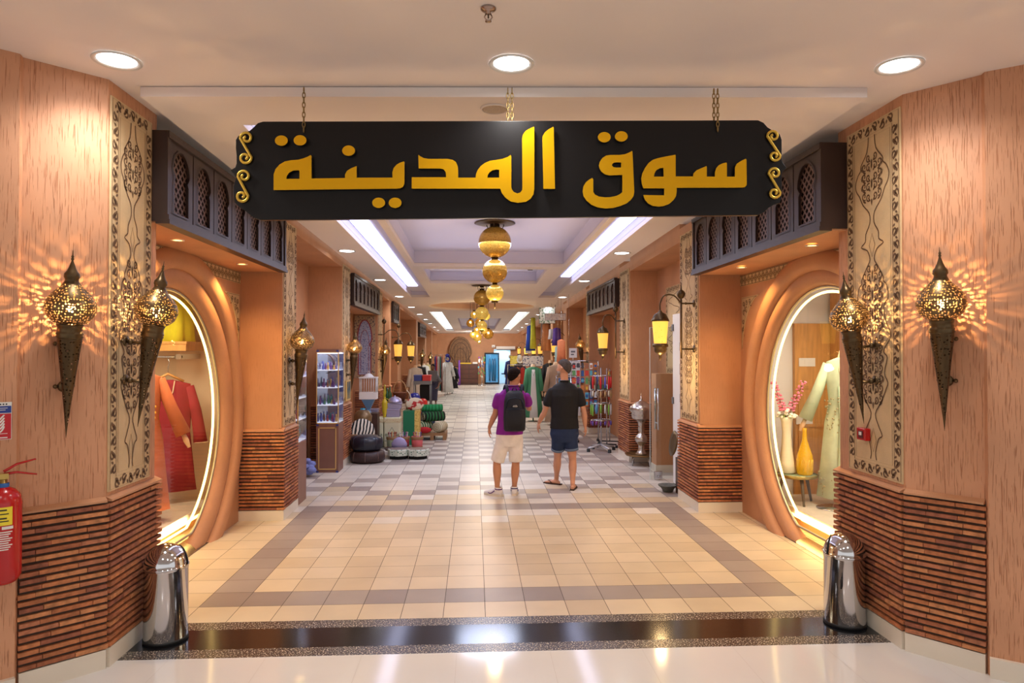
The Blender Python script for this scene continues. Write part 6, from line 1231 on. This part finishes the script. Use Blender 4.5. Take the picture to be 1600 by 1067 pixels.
# ---------------------------------------------------------------- souvenir racks on the right
PAL = [(206, 60, 50), (40, 90, 150), (230, 190, 70), (90, 150, 90), (240, 240, 235), (200, 120, 60), (60, 60, 70), (120, 70, 130), (90, 170, 190), (160, 100, 70)]
def goods(t, x0, x1, z0, z1, y, nx, nz, nm='souvenir', tag_group=None, lab=None, thick=.02, jit=.3):
    """hanging goods as top-level things on the rack"""
    for i in range(nx):
        for j in range(nz):
            w = (x1 - x0) / nx; h = (z1 - z0) / nz; b = MB(); a = w * random.uniform(.6, .9) / 2; c = h * random.uniform(.6, .9); b.box(-a, a, -thick, 0, -c, 0); k = random.random()
            o = b.obj(nm, cm(random.choice(PAL), .5)); base = t.matrix_world if False else Matrix.Translation(t.location) @ Euler(t.rotation_euler).to_matrix().to_4x4()
            o.location = base @ Vector((x0 + (i + .5) * w, y, z1 - j * h - .01)); o.rotation_euler = t.rotation_euler; tag(o, lab, 'souvenir', tag_group)
            q = MB(); q.tube([(0, -.005, 0), (0, 0, .02)], .003, 5); q.obj('hook', M_CHR, o)
            if k < .6: q = MB(); q.box(-a * .7, a * .7, -thick - .002, -thick, -c * .8, -c * .3); q.obj('printed_card', cm(random.choice(PAL), .5), o)
def rack(label, loc, rz, w, h, bars, name='display_rack', wheel=True):
    t = thing(name, label, 'rack', loc, rz)
    b = MB()
    for x in (-w / 2, w / 2): b.tube([(x, 0, .08), (x, 0, h)], .012, 6)
    b.tube([(-w / 2, 0, h), (w / 2, 0, h)], .012, 6); b.obj('rack_frame', M_CHR, t)
    for z in bars: b = MB(); b.tube([(-w / 2, -.02, z), (w / 2, -.02, z)], .008, 6); b.obj('cross_bar', M_CHR, t)
    for x in (-w / 2, w / 2): b = MB(); b.tube([(x, -.2, .07), (x, .2, .07)], .014, 6); b.cyl((x, -.2, 0), .028, .05, 10); b.cyl((x, .2, 0), .028, .05, 10); b.obj('castor_foot', M_RUB, t)
    return t
r1 = rack('wide panel rack crowded with souvenirs in front of the third right pier recess', (2.40, 15.05, 0), R(-6), .60, 1.78, (.75, 1.05, 1.35, 1.66)); goods(r1, -.28, .28, .78, 1.74, -.03, 6, 6, 'souvenir', 'small souvenirs on the wide panel rack', 'small coloured souvenir hanging on the wide panel rack')
r2 = rack('deep side rack with hanging cloth and trinkets against the third right pier', (2.80, 14.42, 0), R(72), .5, 1.62, (.8, 1.2, 1.55)); goods(r2, -.25, .25, .95, 1.58, -.03, 4, 3, 'hanging_trinket', 'trinkets on the deep side rack', 'dark trinket hanging on the deep side rack by the pier')
# spinner rack with star base
p = onZ(940, 705); sx_, sy_ = p.x, p.y + .05; t = thing('spinner_rack', 'tall spinner rack of keyrings on a silver wheeled star base right of the men', 'rack', (sx_, sy_, 0)); b = MB(); b.tube([(0, 0, .1), (0, 0, 1.66)], .016, 8); b.obj('pole', M_CHR, t)
b = MB()
for k in range(4): q = k * PI / 2 + .4; b.tube([(0, 0, .12), (.3 * math.cos(q), .3 * math.sin(q), .07)], .022, 8)
b.obj('star_base', mat('base_silver', (190, 190, 194), .4, metal=.4), t)
for k in range(4): q = k * PI / 2 + .4; b = MB(); b.cyl((.3 * math.cos(q), .3 * math.sin(q), 0), .035, .06, 12); b.obj('castor', M_RUB, t)
for z in (.62, .95, 1.22, 1.50): b = MB(); b.tube([(.2 * math.cos(a), .2 * math.sin(a), z) for a in [k * PI / 8 for k in range(16)]], .007, 6, True); b.tube([(-.2, 0, z), (.2, 0, z)], .006, 6); b.tube([(0, -.2, z), (0, .2, z)], .006, 6); b.obj('ring_shelf', M_CHR, t)
n = 0
for z, L_, cs in ((.62, .10, [(120, 60, 140), (150, 60, 90), (90, 70, 150)]), (.95, .22, [(90, 150, 200), (120, 170, 60), (200, 200, 205)]), (1.22, .14, [(206, 200, 190), (150, 150, 155), (170, 140, 100)]), (1.50, .26, [(190, 30, 40), (70, 90, 190), (60, 60, 70), (200, 40, 50)])):
    for k in range(14):
        a = k * 2 * PI / 14; c = random.choice(cs); b = MB(); ll = L_ * random.uniform(.7, 1.1); b.lathe([(0, 0), (.012, -.01), (.020, -ll * .5), (.016, -ll), (0, -ll)], n=8); o = b.obj('keyring', cm(c, .4)); o.location = (sx_ + .2 * math.cos(a), sy_ + .2 * math.sin(a), z - .01); tag(o, 'small keyring hanging from the rings of the spinner rack', 'keyring', 'keyrings on the spinner rack')
for k in range(10): q = MB(); a = k * 2 * PI / 10; q.box(-.035, .035, -.01, .01, 0, .09); o = q.obj('trinket_card', cm(random.choice([(220, 220, 225), (170, 150, 120), (90, 160, 170), (60, 90, 80)]), .5)); o.location = (sx_ + .17 * math.cos(a), sy_ + .17 * math.sin(a), 1.228); o.rotation_euler = (0, 0, a + PI / 2); tag(o, 'small trinket card standing on the second ring of the spinner rack', 'card', 'trinket cards on the spinner rack')
r3 = rack('low rack of bags behind the black shirted man', (2.02, 15.2, 0), 0, .45, 1.45, (.7, 1.1, 1.4)); goods(r3, -.2, .2, .75, 1.40, -.03, 4, 4, 'boxed_souvenir', 'boxed souvenirs on the low rack', 'small boxed souvenir on the low rack behind the man')
# white postcard stand
PX = onY(899, 600, 15.4).x; t = thing('postcard_stand', 'white postcard stand with a notice on top behind the second man', 'rack', (PX + .02, 15.9, 0)); b = MB(); b.box(-.17, .17, .0, .02, .5, 1.78); b.box(-.01, .01, 0, .02, 0, .5); b.obj('back_board', M_WHITE, t); b = MB(); b.box(-.2, .2, -.15, .15, 0, .03); b.obj('foot_plate', M_WHITE, t); b = MB(); b.box(-.09, .09, 0, .012, 1.84, 2.06); b.tube([(0, .01, 1.78), (0, .01, 1.86)], .008); b.obj('notice_card', M_WHITE, t); b = MB(); b.box(-.05, .05, -.003, 0, 1.96, 2.0); b.box(-.05, .02, -.003, 0, 1.90, 1.93); b.obj('notice_marks', M_GREY, t)
for i in range(3):
    for j in range(7): b = MB(); b.box(-.042, .042, -.006, 0, 0, .10); o = b.obj('postcard', M_WHITE); o.location = (PX + .02 - .11 + i * .11, 15.895, .75 + j * .145); tag(o, 'small postcard in the pockets of the white stand', 'postcard', 'postcards on the white stand'); b = MB(); b.box(-.034, .034, -.008, -.006, .02, .07); b.obj('picture', cm(random.choice([(90, 100, 120), (60, 60, 66), (130, 110, 100)]), .5), o)
# ---------------------------------------------------------------- dressed dummies and hanging clothes on the right
def dm(u, vh, Y, H, label, col, **k): p = onY(u, 560, Y); return dummy(label, (p.x, Y, 0), k.pop('rz', 0), H, col, **k)
dm(833, 0, 19.6, 1.62, 'headless dummy in long open green kaftan over a white front between the two men', (70, 140, 104), panel=(214, 214, 214), hem=.12, trim=(30, 30, 34), arms=(.12, .12))
dm(868, 0, 18.6, 1.70, 'dummy draped in a beige robe just left of the bearded man', (176, 150, 128), hem=.1, arms=(.15, .15), name='mannequin')
dm(860, 0, 20.6, 1.72, 'dummy in a black top with gold emblem behind the beige robe', (24, 24, 28), hem=.5, trim=(214, 170, 60))
dm(797, 0, 33.5, 1.60, 'headed dummy in a navy robe beside the bright far doorway', (28, 36, 92), head=(196, 188, 176), hem=.05, arms=(.1, .1))
dm(812, 0, 29.5, 1.55, 'dummy with white head scarf and dark robe near the far doorway', (44, 30, 40), head=(214, 206, 196), scarf=(226, 222, 214), hem=.1)
for i, (u, v0, v1, w, Y, c, lb) in enumerate(((817, 574, 612, .2, 25, (196, 60, 50), 'red garment on the rail left of the green kaftan'), (824, 577, 610, .2, 25.01, (110, 40, 120), 'purple garment on the rail beside the red one'), (808, 574, 604, .2, 25.02, (206, 120, 60), 'orange patterned garment hanging behind the red one'), (820.5, 574, 602, .12, 25.03, (40, 90, 120), 'teal garment between the red and purple ones'),
        (829, 508, 548, .35, 27.5, (30, 60, 160), 'blue scarf hung high on the right wall by the upper lattice'), (833, 495, 545, .22, 27, (200, 196, 60), 'yellow green scarf hung beside the blue one'), (826, 520, 552, .25, 29, (226, 226, 230), 'white scarf hung left of the blue one'),
        (870, 512, 540, .26, 20.0, (90, 60, 150), 'purple and white bag hung high above the beige robe'), (862, 514, 530, .2, 20.4, (206, 206, 212), 'white cap hanging left of the purple bag'), (853, 505, 548, .3, 22.2, (180, 120, 80), 'tan leather strap bundle hanging high on the right'), (877, 530, 580, .26, 18.9, (214, 130, 90), 'orange shawl hung above the bearded man'), (872, 540, 590, .22, 19.3, (150, 180, 184), 'pale blue shawl hung beside the orange one'),
        (848, 575, 625, .35, 21.5, (60, 44, 36), 'dark beaded hanging strip beside the green kaftan'), (889, 583, 640, .34, 17.6, (30, 28, 32), 'black garment hanging behind the postcard stand'))):
    p0, p1 = onY(u, v0, Y), onY(u, v1, Y); t = thing('hanging_garment', lb, 'clothes', (p0.x, Y, p1.z)); h = p0.z - p1.z; b = MB(); folds(b, [(h, .03, .02, 0, 0), (h * .95, w * .4, .05, 0, 0), (h * .5, w * .42, .07, 0, 0), (0, w * .5, .09, 0, 0)], amp=.16, k=6, n=30); b.obj('cloth', cm(c, .8, var=.1, vscale=8), t); b = MB(); b.tube([(0, 0, h), (0, 0, (onY(815, 570, 25).z if abs(Y - 25) < .1 else zc(Y)) - p1.z)], .004, 5); b.obj('hanging_cord', M_CHR, t)
for (u, v, Y, w, lb) in ((815, 570, 25, 1.6, 'clothes rail carrying the red and purple garments on the right'),): p = onY(u, v, Y); t = thing('clothes_rack', lb, 'rack', (p.x, Y, 0)); b = MB(); b.tube([(-.5, 0, 0), (-.5, 0, p.z), (.5, 0, p.z), (.5, 0, 0)], .02, 6); b.obj('rail_frame', M_CHR, t)
# boards of goods above the green kaftan
for (u, v0, v1, Y, w, c1, c2, lb) in ((833, 556, 572, 20.8, .62, (90, 90, 120), (220, 210, 200), 'board of small colourful goods above the green kaftan'), (855, 480, 505, 22, .5, (60, 120, 90), (220, 226, 224), 'green and white printed banner high above the lanterns'), (868, 490, 500, 20.8, .62, (200, 196, 206), (226, 222, 226), 'pale fascia board above the right recess'), (803, 556, 572, 32, .34, (226, 190, 40), (250, 230, 110), 'bright yellow panel near the far doorway')):
    p0, p1 = onY(u, v0, Y), onY(u, v1, Y); t = thing('display_board', lb, 'board', (p0.x, Y, p1.z)); b = MB(); b.box(-w / 2, w / 2, 0, .03, 0, p0.z - p1.z); b.obj('board_face', two_tone('board_%d' % u, c1, c2, 'voronoi', 16, .2, .5, .5), t); b = MB(); b.box(-w / 2 - .01, w / 2 + .01, .03, .05, -.01, p0.z - p1.z + .01); b.obj('backing', M_WOODD, t); b = MB(); b.box(-.015, .015, .05, .08, (-p1.z if v0 > 550 else p0.z - p1.z), (0 if v0 > 550 else zc(Y) - p1.z)); b.obj('support_post', M_CHR, t)
# ---------------------------------------------------------------- left wall: clothes dummies, cart, grey shirted person
dm(649, 0, 23.0, 1.52, 'headless dummy in a pale beige robe, first of the row on the left', (196, 184, 172), hem=.1, rz=.5)
dm(655, 0, 24.5, 1.52, 'headless dummy in a black robe beside the beige one', (22, 20, 24), hem=.1, rz=.5)
dm(662, 0, 27.6, 1.50, 'headless dummy in a white robe with dark edging, third of the row', (226, 222, 214), panel=(40, 36, 40), hem=.1, rz=.5)
dm(668, 0, 29.0, 1.50, 'dummy in a pale yellow robe behind the grey shirted person', (206, 190, 130), hem=.1, rz=.5)
dm(699, 0, 31.5, 1.58, 'headed dummy in a long white robe with blue and white turban', (224, 222, 218), head=(200, 190, 176), scarf=(40, 40, 130), hem=.12, rz=.2)
dm(706.5, 0, 32.5, 1.30, 'dummy in white top and black skirt right of the white robe', (20, 18, 22), panel=(20, 18, 22), hem=.25)
for i, (u, c, lb) in enumerate(((682, (196, 60, 90), 'crimson robe on the rail beside the white robed dummy'), (685, (210, 200, 206), 'pale pink robe on the rail'), (688, (30, 120, 120), 'teal robe on the rail'), (690.5, (110, 60, 60), 'maroon robe at the end of the rail'), (680, (60, 80, 150), 'blue robe at the start of the rail'))):
    p = onY(u, 560, 30.5); t = thing('hanging_robe', lb, 'clothes', (p.x, 30.5, .25)); b = MB(); folds(b, [(1.5, .03, .03, 0, 0), (1.45, .028, .2, 0, 0), (.7, .03, .22, 0, 0), (0, .033, .24, 0, 0)], amp=.1, k=6, n=24); b.obj('cloth', cm(c), t); b = MB(); b.tube([(0, 0, 1.5), (0, 0, 1.58)], .01); b.obj('hook', M_CHR, t)
p = onY(685, 560, 30.5); t = thing('clothes_rack', 'rail of coloured robes beside the white robed dummy on the left', 'rack', (p.x, 30.5, 0)); b = MB(); b.tube([(-.3, 0, 0), (-.3, 0, 1.83), (.3, 0, 1.83), (.3, 0, 0)], .015, 6); b.obj('rail_frame', M_CHR, t)
YC = 26.0; JC = dict(head=at_(676, 574, YC), neck=at_(676, 581, YC), chest=at_(676, 590, YC), pelvis=at_(677, 610, YC), shL=at_(670, 586, YC), elL=at_(664, 594, YC, -.1), wrL=at_(667, 600, YC, -.25), haL=at_(669, 602, YC, -.3), shR=at_(683, 586, YC), elR=at_(688, 596, YC), wrR=at_(685, 604, YC, -.15), haR=at_(683, 606, YC, -.2),
    knL=at_(674, 620, YC), anL=at_(674, 634, YC), knR=at_(680, 620, YC), anR=at_(681, 634, YC)); g0 = onZ(677, 548 + 2160 / 26.0).z
for q in 'LR': JC['an' + q].z = .085; JC['kn' + q].z = .5; JC['toe' + q] = JC['an' + q] + Vector((.02, -.2, 0))
JC['pelvis'].z = .92; JC['chest'].z = 1.27
person('person', 'person in grey shirt and dark trousers standing by the clothes dummies on the left', (JC['pelvis'].x, YC, 0), JC, dict(skin=(120, 84, 64), hair=(26, 22, 22), shirt=(104, 100, 104), collar=(94, 90, 94), shorts=(60, 60, 84)), dict(head_yaw=PI - .4, turn=.1, palmL=(0, 0, 1), palmR=(0, 0, 1), hem=.86, sleeve=.95, waist=.05, short_z=.14, hair_low=.6))
# cleaning cart: blue and red crates, blue barrel, red bag
p = onZ(659, 548 + 2160 / 20.5); cx = onY(660, 600, 20.5).x; t = thing('cleaning_cart', 'grey cleaning cart with blue and red crates on top standing on the left', 'cart', (cx, 20.5, 0)); b = MB(); b.box(-.24, .26, -.3, .3, 1.02, 1.12); b.obj('top_deck', M_GREY, t); b = MB(); b.box(-.23, .25, -.28, .28, .18, .24); b.obj('lower_deck', M_GREY, t)
for x in (-.22, .24):
    for y in (-.27, .27): b = MB(); b.tube([(x, y, .08), (x, y, 1.02)], .014, 6); b.cyl((x, y, 0), .03, .07, 10); b.obj('upright', M_GREY, t)
b = MB(); b.box(-.06, .23, -.24, .2, .55, 1.0); b.obj('dark_bin_bag', M_BLACK, t)
for x0, x1, c, lb in ((-.23, .0, (40, 60, 140), 'blue crate on the cleaning cart'), (.02, .25, (196, 40, 44), 'red crate on the cleaning cart')): k = thing('plastic_crate', lb, 'crate', (cx, 20.5, 1.122)); b = MB(); b.box(x0, x1, -.26, .26, 0, .16); b.obj('crate_body', cm(c, .4), k, bevel=.01); b = MB(); b.box(x0 - .008, x1 + .008, -.27, .27, .14, .165); b.obj('rim', cm(c, .4), k)
k = thing('blue_barrel', 'tall blue plastic barrel beside the cleaning cart', 'barrel', (onY(648, 620, 19.6).x, 19.6, 0)); MB().lathe([(0, 0), (.14, 0), (.155, .1), (.16, .4), (.15, .72), (.10, .80), (0, .82)], n=20).obj('barrel_body', cm((26, 40, 150), .35), k)
k = thing('red_bag', 'red plastic bag on the floor in front of the cleaning cart', 'bag', (onY(659, 620, 19.5).x, 19.5, .0)); b = MB(); folds(b, [(.66, .09, .07, 0, 0), (.6, .15, .12, 0, 0), (.2, .17, .14, 0, 0), (0, .15, .12, 0, 0)], amp=.08, k=7); b.obj('bag_body', cm((196, 30, 34), .35), k)
k = thing('blue_cloth', 'dark blue folded cloth on the floor before the red bag', 'cloth', (onY(668, 640, 18.2).x, 18.2, 0)); b = MB(); b.loft([((0, 0, 0), (.2, 0, 0), (0, .2, 0)), ((0, 0, .3), (.2, 0, 0), (0, .18, 0)), ((.02, 0, .5), (.14, 0, 0), (0, .14, 0))], 14); b.obj('cloth', cm((24, 50, 90)), k)
# ---------------------------------------------------------------- far wall
YF = 41.9
def fy(u, v, y=YF): return onY(u, v, y)
a, c = fy(701, 571), fy(738, 571); t = thing('arched_door', 'tall brown carved wooden arch standing against the far wall', 'door', ((a.x + c.x) / 2, YF - .12, .0)); w = c.x - a.x; h = fy(720, 526).z
ar = [(p[0] * 1.0, p[1]) for p in arch_outline(w, h)]; A = Matrix(((1, 0, 0, 0), (0, 0, 1, 0), (0, 1, 0, 0), (0, 0, 0, 1))); poly2d('arch_panel', [ar], .1, mat('carved_brown', (120, 84, 50), .6, var=.3, vscale=14, bump=.6, bscale=20), t, A)
b = MB(Matrix(((1, 0, 0, 0), (0, 0, -1, -.055), (0, 1, 0, 0), (0, 0, 0, 1)))); 
for k in (.9, .74, .5): b.ribbon([(p[0] * k, p[1] * (.5 + k / 2)) for p in ar], .03, .001, True)
for x in (-.25, -.12, 0, .12, .25): b.ribbon([(x * w, .1), (x * w, h * .8)], .02, .002)
b.obj('carved_lines', mat('carved_dark', (70, 46, 30), .7), t)
a, c = fy(718, 568, 40.6), fy(747, 603, 40.6); t = thing('drawer_chest', 'dark wooden chest of drawers counter before the far arch', 'cabinet', (a.x, 40.6, 0)); w = c.x - a.x; h = a.z - .02; b = MB(); b.box(0, w, 0, .6, 0, h); b.obj('carcass', M_WOODD, t)
for i in range(4):
    for j in range(2): b = MB(); b.box(.04 + j * w / 2, w / 2 - .02 + j * w / 2, -.02, 0, .12 + i * (h - .15) / 4, (i + 1) * (h - .15) / 4 + .08); d = b.obj('drawer', mat('drawer_wood', (84, 46, 34), .45), t); b = MB(); b.box(w / 4 - .06 + j * w / 2, w / 4 + .06 + j * w / 2, -.035, -.02, .2 + i * (h - .15) / 4, .23 + i * (h - .15) / 4); b.obj('drawer_handle', M_BRASS, d)
k = thing('gold_tray', 'yellow gold tray lying on the far drawer counter', 'tray', (a.x + w * .3, 40.9, h + .002)); b = MB(); b.box(-.35, .35, -.15, .15, 0, .06); b.obj('tray_body', cm((220, 180, 50), .4), k)
k = thing('white_box', 'white box at the right end of the far drawer counter', 'box', (a.x + w * .85, 40.9, h + .002)); b = MB(); b.box(-.15, .12, -.1, .1, 0, .10); b.obj('box_body', M_WHITE, k, bevel=.01)
a, c = fy(708, 572, 40.4), fy(717, 603, 40.4); t = thing('open_shelf', 'open brown shelf with purple cloth left of the far drawers', 'shelf', (a.x, 40.4, 0)); w = c.x - a.x; b = MB(); b.box(0, .03, 0, .4, 0, a.z); b.box(w - .03, w, 0, .4, 0, a.z); b.box(0, w, .38, .4, 0, a.z); b.obj('shelf_frame', M_WOODD, t)
for i in range(4): b = MB(); b.box(.03, w - .03, 0, .38, .05 + i * a.z / 4, .08 + i * a.z / 4); b.obj('shelf_board', M_WOODD, t)
cc = [(220, 216, 210), (190, 120, 60), (150, 80, 60), (206, 150, 90)]
for i in range(4):
    k = thing('folded_cloth', ['white cloth on the lowest board of the far open shelf', 'tan cloth on the second board of the far open shelf', 'red brown cloth on the third board of the far open shelf', 'sand coloured cloth on the top board of the far open shelf'][i], 'cloth', (a.x + w / 2, 40.55, .082 + i * a.z / 4)); b = MB(); b.box(-w * .36, w * .36, -.12, .12, 0, .12); b.obj('cloth', cm(cc[i]), k, bevel=.02)
k = thing('purple_cloth', 'purple cloth hanging between the shelf and the drawers', 'cloth', (fy(717.5, 570, 40.3).x, 40.3, .0)); b = MB(); folds(b, [(1.45, .05, .04, 0, 0), (.5, .07, .05, 0, 0), (0, .07, .05, 0, 0)], amp=.1, k=5); b.obj('cloth', cm((110, 60, 150)), k)
p = fy(753, 600, 39.5); t = thing('spinner_rack', 'narrow spinner of bright trinkets left of the blue glass door', 'rack', (p.x, 39.5, 0)); b = MB(); b.tube([(0, 0, .03), (0, 0, 1.7)], .02, 6); b.lathe([(0, 0), (.22, 0), (.22, .03), (0, .03)], n=16); b.obj('pole', M_CHR, t)
b = MB()
for i in range(40): z = random.uniform(.4, 1.65); q = random.uniform(0, 6.3); r_ = .12 + .08 * random.random(); b.cbox(r_ * math.cos(q), r_ * math.sin(q), z, .07, .03, .10, q, random.choice(PAL))
b.obj('small_goods', attr_mat('small_goods', .5, .05), t)['kind'] = 'stuff'
a, c = fy(757, 551), fy(779.5, 603); w = c.x - a.x; h = a.z; t = thing('glass_cabinet', 'black framed blue glass cabinet against the far wall beside the doorway', 'cabinet', (a.x, YF - .62, 0)); f = .07
b = MB(); b.box(0, f, 0, .6, 0, h); b.box(w - f, w, 0, .6, 0, h); b.box(f, w - f, 0, .6, h - f * 1.2, h); b.box(f, w - f, 0, .6, 0, f * 1.6); b.obj('black_frame', M_NAVY, t)
b = MB(); b.box(f, w - f, .1, .58, f * 1.6, h - f * 1.2); b.obj('blue_interior', mat('blue_glow', (60, 140, 190), .4, emit=.45, ec=(60, 150, 210)), t); b = MB(); b.box(f, w - f, .02, .03, f * 1.6, h - f * 1.2); b.obj('glass_front', M_GLASS, t)
for x in (.35, .55, .7): b = MB(); b.lathe([(0, 0), (.06, 0), (.08, .9), (.05, 1.3), (0, 1.35)], (w * x, .07, .2), 8); b.obj('reflection_bottle' if False else 'tall_bottle', cm((40, 110, 160), .3), t)
a, c = fy(781, 552), fy(798, 603); t = thing('lit_doorway', 'bright pale blue room beyond the open doorway in the far wall', 'door', (1.65, 42.6, 0)); b = MB(); b.box(-.9, .9, 0, .05, 0, 2.6); b.obj('bright_wall', mat('pale_blue_room', (170, 214, 240), .6, emit=.75, ec=(170, 214, 245)), t); b = MB(); b.box(-.02, .35, -.12, -.05, .55, .62); b.obj('handrail', M_RUB, t)
a, c = fy(775, 547), fy(805, 541); t = thing('air_curtain', 'long white air curtain unit above the far doorway', 'air curtain', (a.x, YF - .185, a.z)); w = c.x - a.x; h = c.z - a.z; b = MB(); b.box(0, w, 0, .28, .06, h); b.obj('casing', M_WHITE, t, bevel=.02); b = MB(); b.box(.03, w - .03, .02, .26, 0, .06); b.obj('outlet_grille', M_GREY, t)
p = fy(771, 543); t = thing('wall_box', 'small white box on the far wall left of the air curtain', 'box', (p.x, YF - .1, p.z)); b = MB(); b.box(-.1, .1, 0, .09, 0, .16); b.obj('housing', M_WHITE, t, bevel=.01); b = MB(); b.box(-.05, .05, -.01, 0, .03, .06); b.obj('slot', M_GREY, t)
lamp('AREA', 'doorway_light', (1.65, 42.3, 2.0), 20, (.7, .85, 1), .8)
